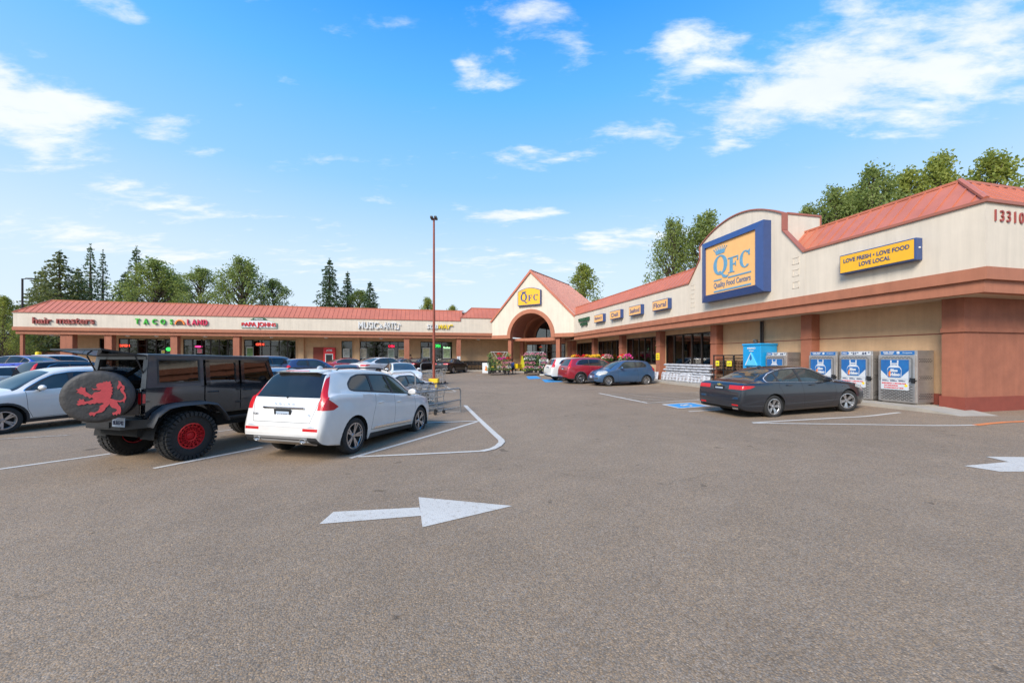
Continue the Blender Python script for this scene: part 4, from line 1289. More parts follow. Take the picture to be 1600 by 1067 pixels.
# -- crossover seen from behind (near left)
L = 4.63; w = .945
SPEC['crossover'] = dict(L=L, W=2*w, R=.365, RR=.255, tw=.235, wx=(.97, 3.74), gap=.05, ns=96, rim='five',
    top=[(0,.64),(.012,.72),(.05,.86),(.085,.98),(.12,1.10),(.16,1.17),(.25,1.34),(.36,1.53),(.43,1.62),(.56,1.67),(1.0,1.70),(1.7,1.715),(2.3,1.69),(2.75,1.62),(3.0,1.53),(3.3,1.36),(3.62,1.17),(3.75,1.125),(4.1,1.06),(4.4,.95),(4.54,.83),(4.60,.72),(4.63,.62)],
    bot=[(0,.40),(.1,.33),(.4,.27),(.8,.23),(3.9,.23),(4.3,.24),(4.63,.34)],
    ledge=.045, belt=[(0,1.10),(.5,1.20),(1.5,1.17),(2.6,1.10),(3.6,1.03),(4.2,.93),(4.5,.80),(4.63,.6)], crown=[(0,.02),(.1,.06),(.5,.1),(3.4,.1),(3.8,.07),(4.63,.05)],
    wid=[(0,w*.87),(.05,w*.93),(.14,w*.965),(.4,w*.99),(1.0,w),(2.3,w*.985),(3.6,w),(4.05,w*.975),(4.35,w*.91),(4.52,w*.80),(4.63,w*.62)],
    wr=[(0,.82),(.12,.81),(.2,.78),(.47,.62),(.8,.61),(2.3,.63),(2.8,.62),(3.3,.66),(3.7,.72),(4.3,.66),(4.63,.5)], tuck=.055,
    windows=[[(1.02,1.27),(1.62,1.235),(1.64,1.56),(1.40,1.575),(1.14,1.52),(.92,1.38),(.90,1.30)], [(1.70,1.23),(2.42,1.17),(2.30,1.56),(1.72,1.57)], [(2.50,1.16),(3.32,1.10),(3.30,1.13),(2.98,1.36),(2.78,1.47),(2.58,1.535),(2.40,1.55)]],
    wglass=[g_dark, g_dark, g_mid],
    wsurround=[[(.97,1.245),(3.42,1.07),(3.36,1.12),(3.03,1.36),(2.80,1.50),(2.58,1.565),(2.3,1.59),(1.6,1.60),(1.32,1.59),(1.08,1.53),(.88,1.40),(.86,1.28)]],
    seams=[[(1.68,1.16),(1.66,.95),(1.56,.72),(1.50,.42),(2.42,.40),(2.45,.7),(2.46,1.13)], [(2.45,.40),(3.30,.38),(3.38,.6),(3.43,.9),(3.40,1.08)]],
    mirror=(3.12,.90,1.10), handles=[(1.86,.98),(2.64,.95)], plate=(.055,.83,-8,'AWX0521'),
    cuts=[(None, 'seam', 'rear', [(-.64,.705),(.64,.705),(.64,.712),(-.64,.712)], T_, False), (None, 'seam', 'rear', [(.64,.705),(.647,.705),(.76,1.14),(.752,1.14)], T_, False), (None, 'seam', 'rear', [(-.64,.705),(-.647,.705),(-.76,1.14),(-.752,1.14)], T_, False),
          ('reflector', m_red, 'rear', [(.50,.56),(.82,.56),(.82,.61),(.50,.61)], T_, False), ('reflector', m_red, 'rear', [(-.82,.56),(-.50,.56),(-.50,.61),(-.82,.61)], T_, False),
          ('rear_window', g_dark, 'rear', [(-.735,1.15),(.735,1.15),(.60,1.585),(.4,1.60),(-.4,1.60),(-.60,1.585)], T_, False),
          (None, 'mask', 'rear', [(-.742,.5),(.742,.5),(.742,1.16),(-.742,1.16)], T_, False), (None, 'mask', 'rear', [(-.735,1.12),(.735,1.12),(.60,1.7),(-.60,1.7)], T_, False),
          ('tail_light', m_red, 'side', [[(-.05,.93),(.30,.93),(.44,.985),(.20,1.14),(.09,1.14),(-.05,1.0)], [(.02,1.13),(.22,1.13),(.30,1.26),(.10,1.28)],[(.10,1.28),(.30,1.26),(.56,1.60),(.42,1.70)]], lambda f: True, True),
          (None, 'clad', 'side', [(1.45,.2),(3.35,.2),(3.3,.33),(1.5,.35)], T_, False), (None, 'clad', 'rear', [(-.86,.3),(.86,.3),(.80,.455),(-.80,.455)], T_, False),
          ('windscreen', g_mid, 'top', [(2.80,-.56),(3.56,-.74),(3.56,.74),(2.80,.56)], T_, False),
          ('headlight', m_clear, 'side', [(4.05,.80),(4.55,.72),(4.5,.84),(4.15,.97)], T_, True)])
def xc_extra(root, xo, pnt):
    # chrome strip, badge letters, wiper, spoiler, exhausts, roof rails, lower valance
    mb = MB(); mb.rbx(-.012, .02, -.47, .47, -.016, .016, .006); o = mb.build('tailgate_trim', m_chrome, root, smooth=True); o.location = (.077-xo-.016, 0, .965); o.rotation_euler = (0, R(-17), 0)
    for i, ch in enumerate('VOLVO'):
        mb = MB(); text(mb, ch, .052, 0, 0, 0, .004, .002)
        mb.v = [(p[1], -p[0], p[2]) for p in mb.v]
        o = mb.build('badge_letter', m_chrome, root); o.location = (.090-xo-.012, .20-.10*i, 1.035); o.rotation_euler = (0, R(17), 0)
    for y, t in ((.62, 'XC60'), (-.60, 'T5')):
        mb = MB(); text(mb, t, .05, 0, 0, 0, .004, .001); mb.v = [(p[1], -p[0], p[2]) for p in mb.v]
        o = mb.build('badge_letter', m_chrome, root); o.location = (.045-xo-.016, y, .845); o.rotation_euler = (0, R(15), 0)
    mb = MB(); mb.tube([(.20-xo,.02,1.155),(.165-xo,.10,1.165),(.17-xo,.35,1.175),(.19-xo,.55,1.19)], .011, 6); mb.tube([(.20-xo,.02,1.155),(.13-xo,-.02,1.15)], .018, 6); mb.build('rear_wiper', m_black, root, smooth=True)
    mb = MB()
    mb.hexa([(.42-xo,-.52,1.60),(.62-xo,-.56,1.60),(.62-xo,.56,1.60),(.42-xo,.52,1.60),(.34-xo,-.49,1.622),(.68-xo,-.55,1.670),(.68-xo,.55,1.670),(.34-xo,.49,1.622)])
    sp_ = mb.build('spoiler', pnt, root)
    mb = MB(); mb.bx(.375-xo, .40-xo, -.27, .27, 1.641, 1.652); o = mb.build('brake_light', m_red, root)
    for sy in (-1, 1):
        mb = MB(); mb.lathe([(.045,-.10),(.052,-.10),(.052,.08),(.045,.08)], 16, axis='x', close=True); mb.v = [(p[0], p[1]*1.5, p[2]*.8) for p in mb.v]
        o = mb.build('exhaust_tip', m_chrome, root, smooth=True); o.location = (.09-xo, sy*.52, .385)
        mb = MB(); mb.tube([(.75-xo, sy*.60, 1.665), (.80-xo, sy*.61, 1.70), (1.4-xo, sy*.625, 1.725), (2.2-xo, sy*.62, 1.72), (2.55-xo, sy*.61, 1.675), (2.6-xo, sy*.61, 1.65)], .014, 6)
        mb.build('roof_rail', m_cladding, root, smooth=True)
        mb = MB(); mb.hexa([(1.58-xo, sy*.925, .44),(3.18-xo, sy*.925, .42),(3.18-xo, sy*.955, .42),(1.58-xo, sy*.955, .44),(1.58-xo, sy*.925, .475),(3.18-xo, sy*.925, .46),(3.18-xo, sy*.953, .46),(1.58-xo, sy*.953, .475)])
        mb.build('door_moulding', m_chrome, root)
    mb = MB(); mb.hexa([(.02-xo,-.62,.36),(.2-xo,-.66,.28),(.2-xo,.66,.28),(.02-xo,.62,.36),(-.012-xo,-.60,.45),(.2-xo,-.7,.45),(.2-xo,.7,.45),(-.012-xo,.60,.45)]); mb.build('skid_plate', PAINT['silver'], root)
    mb = MB(); mb.sph((.98-xo, 0, 1.70), 1, 10, 6, (.09,.03,.05)); mb.build('antenna', pnt, root, smooth=True)

# -- saloon (near right)
L = 4.92; w = .925
SPEC['saloon'] = dict(L=L, W=2*w, R=.335, RR=.225, tw=.225, wx=(1.10, 3.93), gap=.045, ns=92, rim='five',
    top=[(0,.60),(.015,.72),(.04,.86),(.07,.97),(.12,1.03),(.2,1.055),(.5,1.085),(.62,1.115),(.9,1.22),(1.25,1.35),(1.6,1.43),(2.1,1.458),(2.5,1.45),(2.85,1.39),(3.2,1.25),(3.55,1.09),(3.78,.995),(3.95,.975),(4.3,.915),(4.6,.82),(4.8,.70),(4.88,.60),(4.92,.52)],
    bot=[(0,.36),(.15,.27),(.5,.22),(.9,.19),(4.1,.19),(4.5,.19),(4.92,.26)],
    belt=[(0,1.0),(.4,1.03),(.9,1.02),(2,.975),(3.4,.935),(4.0,.90),(4.5,.80),(4.8,.66),(4.92,.5)], crown=[(0,.02),(.1,.04),(.5,.05),(.9,.08),(3.3,.08),(3.9,.06),(4.92,.05)],
    wid=[(0,w*.84),(.05,w*.91),(.15,w*.95),(.45,w*.985),(1.1,w),(2.5,w*.985),(3.8,w),(4.3,w*.965),(4.6,w*.90),(4.8,w*.79),(4.92,w*.60)],
    wr=[(0,.72),(.5,.71),(.9,.68),(1.3,.66),(1.8,.65),(2.6,.65),(3.0,.66),(3.5,.69),(3.9,.72),(4.5,.66),(4.92,.5)], tuck=.055,
    windows=[[(.98,1.075),(1.28,1.055),(1.30,1.29),(1.16,1.23),(1.0,1.14)], [(1.34,1.05),(2.10,1.015),(2.06,1.375),(1.72,1.36),(1.50,1.335),(1.34,1.29)], [(2.18,1.01),(3.32,.975),(3.28,1.02),(2.98,1.21),(2.75,1.31),(2.5,1.365),(2.14,1.38)]],
    wtrim=m_bright, wsurround=[[(.88,1.045),(3.46,.945),(3.40,1.02),(3.02,1.235),(2.77,1.345),(2.5,1.402),(2.1,1.415),(1.7,1.40),(1.44,1.36),(1.14,1.265),(.92,1.14)]],
    seams=[[(1.32,1.05),(1.30,.9),(1.42,.70),(1.52,.50),(1.55,.30),(2.22,.28),(2.20,.6),(2.15,1.01)], [(2.22,.28),(3.25,.27),(3.38,.45),(3.42,.7),(3.40,.94)]],
    mirror=(3.02,.88,.99), handles=[(1.66,.93),(2.52,.90)], plate=(.050,.83,-8,'BYP4186'),
    cuts=[(None, 'mask', 'rear', [(-.38,.6),(.38,.6),(.30,1.2),(-.30,1.2)], T_, False), ('tail_light', m_red, 'side', [(-.05,.87),(.05,.86),(.30,.89),(.46,.945),(.36,.965),(.1,.975),(-.05,.975)], T_, True),
          ('reflector', m_red, 'rear', [(.50,.40),(.72,.40),(.72,.44),(.50,.44)], T_, False), ('reflector', m_red, 'rear', [(-.72,.40),(-.50,.40),(-.50,.44),(-.72,.44)], T_, False),
          (None, 'clad', 'rear', [(-.66,.30),(.66,.30),(.62,.385),(-.62,.385)], T_, False), (None, 'seam', 'rear', [(-.7,.655),(.7,.655),(.7,.662),(-.7,.662)], T_, False),
          ('rear_window', g_mid, 'top', [(.66,-.66),(1.42,-.52),(1.42,.52),(.66,.66)], T_, False),
          ('windscreen', g_mid, 'top', [(2.72,-.54),(3.74,-.72),(3.74,.72),(2.72,.54)], T_, False),
          ('headlight', m_clear, 'side', [(4.25,.76),(4.80,.62),(4.82,.67),(4.55,.80),(4.3,.85)], T_, True)])
def sal_extra(root, xo, pnt):
    mb = MB(); mb.prism([(-.075,-.018),(-.018,-.018),(-.018,-.035),(.022,-.035),(.022,-.018),(.08,-.018),(.07,.018),(.018,.018),(.018,.035),(-.022,.035),(-.022,.018),(-.085,.018)], -.006, .006)
    mb.v = [(p[1], -p[0], p[2]) for p in mb.v]; o = mb.build('badge', mat('gold_badge', (.6,.42,.12), rough=.3, metal=.8, var=.05), root); o.location = (.052-xo, 0, .975); o.rotation_euler = (0, R(18), 0)
    mb = MB(); mb.bx(.02-xo, .12-xo, -.70, -.50, .30, .34); mb.build('exhaust_tip', m_chrome, root)
    mb = MB(); mb.sph((1.55-xo, 0, 1.43), 1, 10, 6, (.10,.03,.05)); mb.build('antenna', pnt, root, smooth=True)
    for sy in (-1, 1):
        mb = MB(); text(mb, 'MALIBU', .045, 0, 0, 0, .003, .001); 
        mb.v = [((3.78-xo)+(p[0] if sy < 0 else -p[0]), sy*(.914), p[2]+.80) for p in mb.v]; mb.build('badge_letter', m_chrome, root)

# -- compact hatchback
L = 3.83; w = .85
SPEC['hatch'] = dict(L=L, W=2*w, R=.300, RR=.20, tw=.19, wx=(.62, 3.08), gap=.05, ns=76, rim='seven',
    top=[(0,.62),(.012,.74),(.05,.92),(.09,1.03),(.16,1.14),(.30,1.33),(.42,1.45),(.6,1.49),(1.1,1.525),(1.7,1.52),(2.1,1.46),(2.5,1.30),(2.85,1.10),(3.05,1.00),(3.3,.94),(3.55,.85),(3.7,.74),(3.79,.62),(3.83,.52)],
    bot=[(0,.36),(.15,.27),(.5,.22),(3.1,.22),(3.5,.21),(3.83,.27)],
    belt=[(0,1.02),(.6,1.04),(1.5,.99),(2.6,.93),(3.1,.88),(3.5,.74),(3.83,.5)], crown=[(0,.02),(.15,.06),(.5,.1),(2.4,.1),(3,.09),(3.83,.05)],
    wid=[(0,w*.84),(.06,w*.92),(.2,w*.965),(.6,w),(1.8,w*.985),(3.0,w),(3.3,w*.965),(3.55,w*.88),(3.72,w*.76),(3.83,w*.58)],
    wr=[(0,.70),(.15,.70),(.42,.57),(1.0,.56),(1.8,.57),(2.2,.59),(2.8,.64),(3.2,.62),(3.83,.45)], tuck=.05,
    windows=[[(.66,1.10),(1.22,1.075),(1.22,1.40),(.80,1.38),(.62,1.22)], [(1.34,1.065),(2.42,1.01),(2.36,1.08),(2.08,1.30),(1.9,1.39),(1.34,1.405)]],
    seams=[[(1.28,1.07),(1.20,.8),(1.18,.4),(1.30,.28),(2.45,.28),(2.5,.5),(2.50,.98)]], wsurround=[[(.62,1.085),(2.50,.995),(2.42,1.07),(2.10,1.32),(1.9,1.415),(.78,1.40),(.58,1.22)]],
    mirror=(2.28,.80,1.0), handles=[(1.42,.93)], clad=None,
    cuts=[(None, 'mask', 'rear', [(-.58,.6),(.58,.6),(.58,1.2),(-.58,1.2)], T_, False), ('tail_light', m_red, 'side', [(-.05,.86),(.16,.86),(.24,1.05),(.2,1.12),(.0,1.12)], T_, True),
          ('rear_window', g_dark, 'rear', [(-.56,1.08),(.56,1.08),(.48,1.42),(-.48,1.42)], T_, False),
          ('windscreen', g_mid, 'top', [(2.16,-.53),(2.93,-.66),(2.93,.66),(2.16,.53)], T_, False),
          ('headlight', m_clear, 'side', [(3.25,.70),(3.70,.62),(3.74,.70),(3.55,.84),(3.22,.90),(3.15,.82)], lambda f: abs(f.calc_center_median().y) > .36, True),
          ('grille', m_cladding, 'front', [(-.30,.62),(.30,.62),(.34,.70),(-.34,.70)], T_, False), ('air_intake', m_cladding, 'front', [(-.42,.30),(.42,.30),(.36,.44),(-.36,.44)], T_, False),
          ('fog_recess', m_cladding, 'front', [[(.48,.40),(.66,.40),(.66,.50),(.48,.46)],[(-.66,.40),(-.48,.40),(-.48,.46),(-.66,.50)]], T_, True)])
def hatch_extra(root, xo, pnt):
    mb = MB(); mb.bx(0,.01,-.15,.15,-.07,.07); o = mb.build('licence_plate', m_plate, root); o.location = (3.835-xo, 0, .52)

# -- mid SUV (red one, white one, dark ones)
L = 4.55; w = .91
SPEC['suv'] = dict(L=L, W=2*w, R=.345, RR=.225, tw=.225, wx=(.93, 3.60), gap=.05, ns=76, rim='seven', clad=.34,
    top=[(0,.66),(.015,.78),(.05,.92),(.09,1.03),(.14,1.12),(.26,1.33),(.40,1.55),(.52,1.62),(.9,1.66),(1.6,1.685),(2.2,1.67),(2.6,1.60),(3.0,1.40),(3.35,1.17),(3.5,1.10),(3.9,1.04),(4.2,.95),(4.4,.82),(4.5,.68),(4.55,.58)],
    bot=[(0,.40),(.15,.31),(.5,.24),(3.6,.24),(4.2,.24),(4.55,.32)],
    belt=[(0,1.08),(.5,1.12),(1.5,1.08),(2.6,1.04),(3.5,1.0),(4.0,.92),(4.35,.76),(4.55,.55)], crown=[(0,.02),(.12,.06),(.5,.1),(3.2,.1),(3.6,.08),(4.55,.05)],
    wid=[(0,w*.86),(.06,w*.93),(.2,w*.97),(.6,w*.99),(1.0,w),(2.3,w*.985),(3.5,w),(3.95,w*.97),(4.25,w*.90),(4.43,w*.79),(4.55,w*.60)],
    wr=[(0,.76),(.14,.76),(.42,.62),(.8,.60),(2.2,.61),(2.7,.62),(3.2,.67),(3.6,.70),(4.2,.64),(4.55,.48)], tuck=.05,
    windows=[[(.72,1.22),(1.50,1.165),(1.50,1.53),(1.15,1.53),(.88,1.44)], [(1.57,1.16),(2.28,1.13),(2.22,1.52),(1.57,1.53)], [(2.36,1.125),(3.14,1.09),(3.10,1.13),(2.82,1.33),(2.62,1.45),(2.34,1.51)]],
    wtrim=m_chrome, wsurround=[[(.62,1.205),(3.26,1.06),(3.18,1.14),(2.88,1.35),(2.64,1.48),(2.3,1.545),(1.5,1.56),(1.1,1.555),(.82,1.46),(.62,1.25)]],
    seams=[[(1.54,1.16),(1.5,.9),(1.40,.65),(1.40,.38),(2.30,.37),(2.31,1.13)], [(2.30,.37),(3.1,.36),(3.2,.6),(3.22,1.06)]],
    mirror=(2.96,.86,1.09), handles=[(1.72,.98),(2.50,.95)], plate=(.045,.90,-8), wglass=[g_dark, g_dark, g_mid],
    cuts=[('rear_window', g_dark, 'rear', [(-.63,1.13),(.63,1.13),(.52,1.55),(-.52,1.55)], T_, False), (None, 'mask', 'rear', [(-.64,.7),(.64,.7),(.64,1.14),(.50,1.65),(-.50,1.65),(-.64,1.14)], T_, False), ('tail_light', m_red, 'side', [[(-.05,.98),(.24,.98),(.30,1.12),(.28,1.22),(.05,1.22)], [(.1,1.2),(.28,1.2),(.50,1.58),(.34,1.60)]], T_, True),
          ('windscreen', g_mid, 'top', [(2.66,-.56),(3.40,-.70),(3.40,.70),(2.66,.56)], T_, False),
          ('headlight', m_clear, 'side', [(4.0,.80),(4.46,.72),(4.45,.82),(4.2,.93),(3.98,.95)], lambda f: abs(f.calc_center_median().y) > .42, True),
          ('grille', m_cladding, 'front', [(-.36,.62),(.36,.62),(.42,.84),(-.42,.84)], T_, False), ('air_intake', m_cladding, 'front', [(-.5,.36),(.5,.36),(.44,.5),(-.44,.5)], T_, False)])
# small saloon for the far rows
s0 = dict(SPEC['saloon']); 
s0['handles'] = [(1.66,.93),(2.52,.90)]; s0['ns'] = 62; s0['plate'] = (.05,.83,-8)
s0['cuts'] = [c for c in s0['cuts'] if c[0] != 'reflector'] + [('grille', m_cladding, 'front', [(-.38,.50),(.38,.50),(.42,.66),(-.42,.66)], T_, False), ('air_intake', m_cladding, 'front', [(-.5,.28),(.5,.28),(.45,.42),(-.45,.42)], T_, False)]
SPEC['sedan'] = s0
h0 = dict(SPEC['suv']); h0['ns'] = 60; SPEC['suv_far'] = h0

# ---------------------------------------------------------------- placement
def head_from(dx, dy): return math.degrees(math.atan2(dy, dx))
def at2(px, Y): return (px-800)/600*Y
NOSE = 90-16          # row of angled stalls: 16 degrees right of straight ahead
def place(name, label, cat, spec, colour, rearL, heading, pitch=0, scale=1.0, dz=0.0, **k):
    """rearL = ground point under the middle of the car"""
    x, y = rearL
    z = g(x, y) if dz is None else g(x, y)+dz
    return build_car(name, label, cat, SPEC[spec], PAINT[colour], (x, y, z), heading, pitch, scale, **k)
# near crossover
hd = R(74); fx, fy = math.cos(hd), math.sin(hd); rx, ry = fy, -fx
mx0 = -3.27 - rx*.80 + fx*1.385; my0 = 7.60 - ry*.80 + fy*1.385
SPEC['crossover']['rimmat'] = mat('two_tone_alloy', (0.5,0.5,0.51), rough=0.25, metal=0.9, var=0.1)
build_car('crossover_car', 'white crossover with tall red tail lights parked beside the cart corral, rear to the camera', 'car', SPEC['crossover'], PAINT['white'], (mx0, my0, -.235), 75, 2.4, 1.0, extra=xc_extra).scale = (.955, .985, 1.0)
# near saloon
hd = R(14.5); fx, fy = math.cos(hd), math.sin(hd); nxv, nyv = -fy, fx
sx = 7.51 + fx*1.415 + nxv*.80; sy = 11.1 + fy*1.415 + nyv*.80
SPEC['saloon']['steer'] = R(-14)
build_car('saloon_car', 'dark grey saloon parked nose-in at the gas cylinder cages, front wheel turned', 'car', SPEC['saloon'], PAINT['graphite'], (sx, sy, .04), 14.5, -1.8, 1.0, extra=sal_extra)
# compact blue hatch, nose out; red SUV and white SUV nose in along the supermarket front
ROWR = 'cars parked along the supermarket front'
place('hatchback_car', 'small steel blue hatchback parked nose-out beside the red car', 'car', 'hatch', 'steel', (6.68, 23.5), 192.7, group=ROWR, extra=hatch_extra)
place('suv_car', 'crimson sport utility car parked nose-in, left of the small blue hatchback', 'car', 'suv', 'red', (5.44, 25.5), 14.5, group=ROWR)
place('suv_car', 'white sport utility car parked nose-in behind the crimson one', 'car', 'suv', 'white', (4.75, 28.5), 14.5, group=ROWR)
# left side lot
LOT = 'cars parked in the left side of the lot'
def pl(name, label, spec, col, px, Y, hd, scale=1.0, dz=0.0, **k):
    place(name, label, 'car', spec, col, (at2(px, Y), Y), hd, 0, scale, dz, group=LOT, **k)
sr = dict(SPEC['suv']); sr['clad'] = .34; sr['rim'] = 'five'; SPEC['suv_near'] = sr
place('crossover_car', 'pearl white crossover facing the camera at the left edge, behind the spare tyre', 'car', 'suv_near', 'pearl', (-13.37, 11.27), 254, 0, group=LOT)
pl('suv_car', 'silver sport utility car seen between the black off-roader and the white crossover', 'suv_far', 'silver', 436, 13.3, 74, .98)
pl('sedan_car', 'low white sedan just beyond the hood of the white crossover, behind the cart corral hoop', 'sedan', 'white', 600, 13.5, 254, .94, .0)
pl('sedan_car', 'white sedan at the far left edge behind the pearl crossover', 'sedan', 'white', 26, 19.2, 74, 1.0)
pl('suv_car', 'black sport utility car beyond the open rear window of the off-roader', 'suv_far', 'black', 126, 20.5, 74, 1.02)
pl('sedan_car', 'bright blue car seen side-on at the far left under the roof overhang', 'sedan', 'blue', 28, 27.0, 180, 1.22, glass=g_dark)
pl('sedan_car', 'white sedan beyond the bright blue car, beside the yellow post', 'sedan', 'pearl', 68, 36.5, 200, 1.12, .1)
pl('suv_car', 'white sport utility car to the right of the bright blue car', 'suv_far', 'white', 106, 29.5, 74, 1.06, .05)
pl('suv_car', 'dark silver sport utility car parked left of the red cash machine', 'suv_far', 'grey', 431, 26.0, 66, 1.10, .1)
pl('hatchback_car', 'slate blue car parked in front of the red cash machine', 'hatch', 'navy', 486, 27.0, 56, 1.12)
pl('sedan_car', 'bright red sedan farther from the camera, nose away, right of the cash machine', 'sedan', 'bred', 547, 35.0, 50, 1.02, .05)
pl('sedan_car', 'dark red sedan facing the camera, behind the roof of the white crossover', 'sedan', 'red', 541, 22.6, 292, 1.0)
pl('sedan_car', 'white sedan facing the camera with black grille, left of the light pole', 'sedan', 'white', 627, 24.3, 298, 1.0, .05)
pl('sedan_car', 'silvery white sedan with its rear to the camera, behind the white sedan', 'sedan', 'pearl', 601, 31.0, 62, 1.12, .05)
pl('sedan_car', 'blue grey car partly hidden behind the silvery white sedan', 'sedan', 'navy', 628, 36.5, 74, 1.03)
pl('sedan_car', 'black sedan parked left of the light pole, rear to the camera', 'sedan', 'black', 656, 38.5, 74, 1.0, .05)
pl('sedan_car', 'black sedan right of the light pole, nearest the row of carts', 'sedan', 'black', 706, 39.5, 72, 1.02)

# ---------------------------------------------------------------- black off-roader
def offroader(loc, heading, pitch):
    root = thing('offroad_car', 'lifted black off-roader with red wheels, lion spare tyre cover and raised rear window', 'car', loc)
    root.rotation_euler = (0, R(pitch), R(heading))
    pnt = PAINT['black']; hardtop = mat('hardtop_textured', (0.035,0.036,0.042), rough=0.36, var=0.15, vscale=20, bump=0.08, bscale=200, coat=.4)
    flare = mat('flare_plastic', (0.045,0.045,0.047), rough=0.55, var=0.15)
    jp = mat('deep_black_paint', (0.008,0.008,0.011), rough=0.15, coat=.8, var=0.05, spec=.5)
    FX = 1.05; xr = -2.14; zb, zt, zr = .84, 1.38, 1.97
    HW = .75
    # tub
    def taper(mb, lo_=1.38, hi=1.97, d=.075):
        def fn(p):
            t = max(0, min(1, (p[2]-lo_)/(hi-lo_)))
            return (p[0], p[1]*(1-d*t), p[2])
        mb.i0 = 0; mb.xf(fn); return mb
    mb = MB()
    # side panels with the wheel openings cut out (polygon with arch)
    def arch(cx, r, z0, n=14, a0=0, a1=PI): return [(cx+r*math.cos(a0+(a1-a0)*i/n), z0+r*math.sin(a0+(a1-a0)*i/n)) for i in range(n+1)]
    cz = .46; rr_ = .56
    pr = [(xr, zt), (xr, zb+.02), (-1.475-math.sqrt(rr_**2-(zb-cz)**2), zb)]
    a = math.asin((zb-cz)/rr_)
    side = [(xr, zt), (xr, zb+.02)] + [(-1.475+rr_*math.cos(t), cz+rr_*math.sin(t)) for t in [PI-a - (PI-2*a)*i/14 for i in range(15)]] + [(.5, zb-.02), (.5, zt)]
    for sy in (-1, 1): mb.prism(side, sy*HW, sy*(HW-.06))
    mb.rbx(xr, xr+.1, -HW+.01, HW-.01, zb, zb+.12, .02); mb.rbx(xr, xr+.1, .58, HW-.01, zb, zt, .02); mb.rbx(xr, xr+.1, -HW+.01, -.58, zb, zt, .02)
    mb.bx(xr+.05, .5, -.69, .69, .80, .86)
    body = mb.build('body', jp, root, smooth=True, sharp=30)
    mb = MB(); mb.rbx(xr+.03, 1.5, -.5, .5, .50, .80, .05); mb.tube([(-1.475,-.75,.46),(-1.475,.75,.46)], .07, 10); mb.sph((-1.475,.1,.46), .17, 12, 8); mb.tube([(FX,-.75,.46),(FX,.75,.46)], .06, 10)
    mb.tube([(-2.0,-.45,.52),(-1.6,-.5,.40),(-.9,-.5,.55)], .03, 8); mb.tube([(-2.0,.45,.52),(-1.6,.5,.40),(-.9,.5,.55)], .03, 8)
    mb.tube([(-2.1,-.35,.62),(-1.7,-.35,.60)], .09, 10)
    for sy in (-1, 1):
        for k in range(6): mb.lathe([(.055,.50+k*.06),(.07,.53+k*.06),(.055,.56+k*.06)], 12, (-1.52, sy*.48, 0))
    mb.build('chassis', m_under, root, smooth=True)
    # inner wheel housings
    mb = MB()
    for cx_ in (-1.475, FX):
        for sy in (-1, 1):
            pr = [(cx_+.56*math.cos(t), .46+.56*math.sin(t)) for t in [PI*i/14 for i in range(15)]]
            b_ = len(mb.v)
            for x, z in pr: mb.v += [(x, sy*.45, z), (x, sy*.80, z)]
            for i in range(14): mb.f.append([b_+2*i, b_+2*i+1, b_+2*i+3, b_+2*i+2]); mb.mi.append(0)
            mb.f.append([b_+2*i for i in range(15)]); mb.mi.append(0)
    mb.build('wheel_well', m_under, root)
    # flares
    for cx_ in (-1.475, FX):
        for sy in (-1, 1):
            mb = MB()
            path = [(cx_-.66, .74), (cx_-.58, .93), (cx_-.42, 1.045), (cx_-.2, 1.075), (cx_+.25, 1.075), (cx_+.45, 1.03), (cx_+.62, .84), (cx_+.70, .70)]
            b_ = len(mb.v)
            for (x, z) in path:
                nx_ = (x-cx_); 
                mb.v += [(x, sy*.77, z+.015), (x, sy*.93, z-.005), (x, sy*.955, z-.045), (x+(.02 if nx_ < 0 else -.02), sy*.93, z-.05), (x, sy*.77, z-.035)]
            for i in range(len(path)-1):
                for k in range(5):
                    k2 = (k+1) % 5
                    mb.f.append([b_+5*i+k, b_+5*i+k2, b_+5*(i+1)+k2, b_+5*(i+1)+k]); mb.mi.append(0)
            mb.f.append([b_+k for k in range(5)]); mb.mi.append(0); mb.f.append([b_+5*(len(path)-1)+k for k in range(4, -1, -1)]); mb.mi.append(0)
            mb.build('fender_flare', flare, root, smooth=True, sharp=50)
    # doors proud of the tub
    for sy in (-1, 1):
        for (x0, x1, rear) in ((-1.15, -.43, True), (-.41, .44, False)):
            mb = MB()
            if rear: poly = [(x0+.0, zt), (x0, 1.10), (x0+.12, .90), (x0+.22, .86), (x1, .86), (x1, zt)]
            else: poly = [(x0, zt), (x0, .86), (x1-.05, .86), (x1, .95), (x1, 1.30), (x1-.02, zt)]
            mb.prism(poly, sy*(HW-.01), sy*(HW+.018))
            # window frame above the belt
            zf = 1.42
            w0, w1 = x0+.02, (x1-.01 if rear else x1)
            def fr(pts):
                mb.mark(); mb.prism(pts, sy*(HW-.035), sy*(HW+.012)); mb.xf(lambda p: (p[0], p[1]*(1-.075*max(0, (p[2]-1.38)/.59)), p[2]))
            if rear:
                fr([(w0, zt), (w0+.08, zt), (w0+.08, 1.88), (w0, 1.88)]); fr([(w1-.07, zt), (w1, zt), (w1, 1.88), (w1-.07, 1.88)]); fr([(w0, zt), (w1, zt), (w1, 1.44), (w0, 1.44)]); fr([(w0, 1.84), (w1, 1.84), (w1, 1.90), (w0, 1.90)])
                gw = [(w0+.08, 1.44), (w1-.07, 1.44), (w1-.07, 1.84), (w0+.08, 1.84)]
            else:
                fr([(w0, zt), (w0+.07, zt), (w0+.07, 1.88), (w0, 1.88)]); fr([(w0, zt), (w1, zt), (w1, 1.44), (w0, 1.44)]); fr([(w0, 1.84), (w1-.16, 1.84), (w1-.18, 1.90), (w0, 1.90)]); fr([(w1-.06, zt), (w1, zt), (w1-.16, 1.88), (w1-.22, 1.88)])
                gw = [(w0+.07, 1.44), (w1-.07, 1.44), (w1-.21, 1.84), (w0+.07, 1.84)]
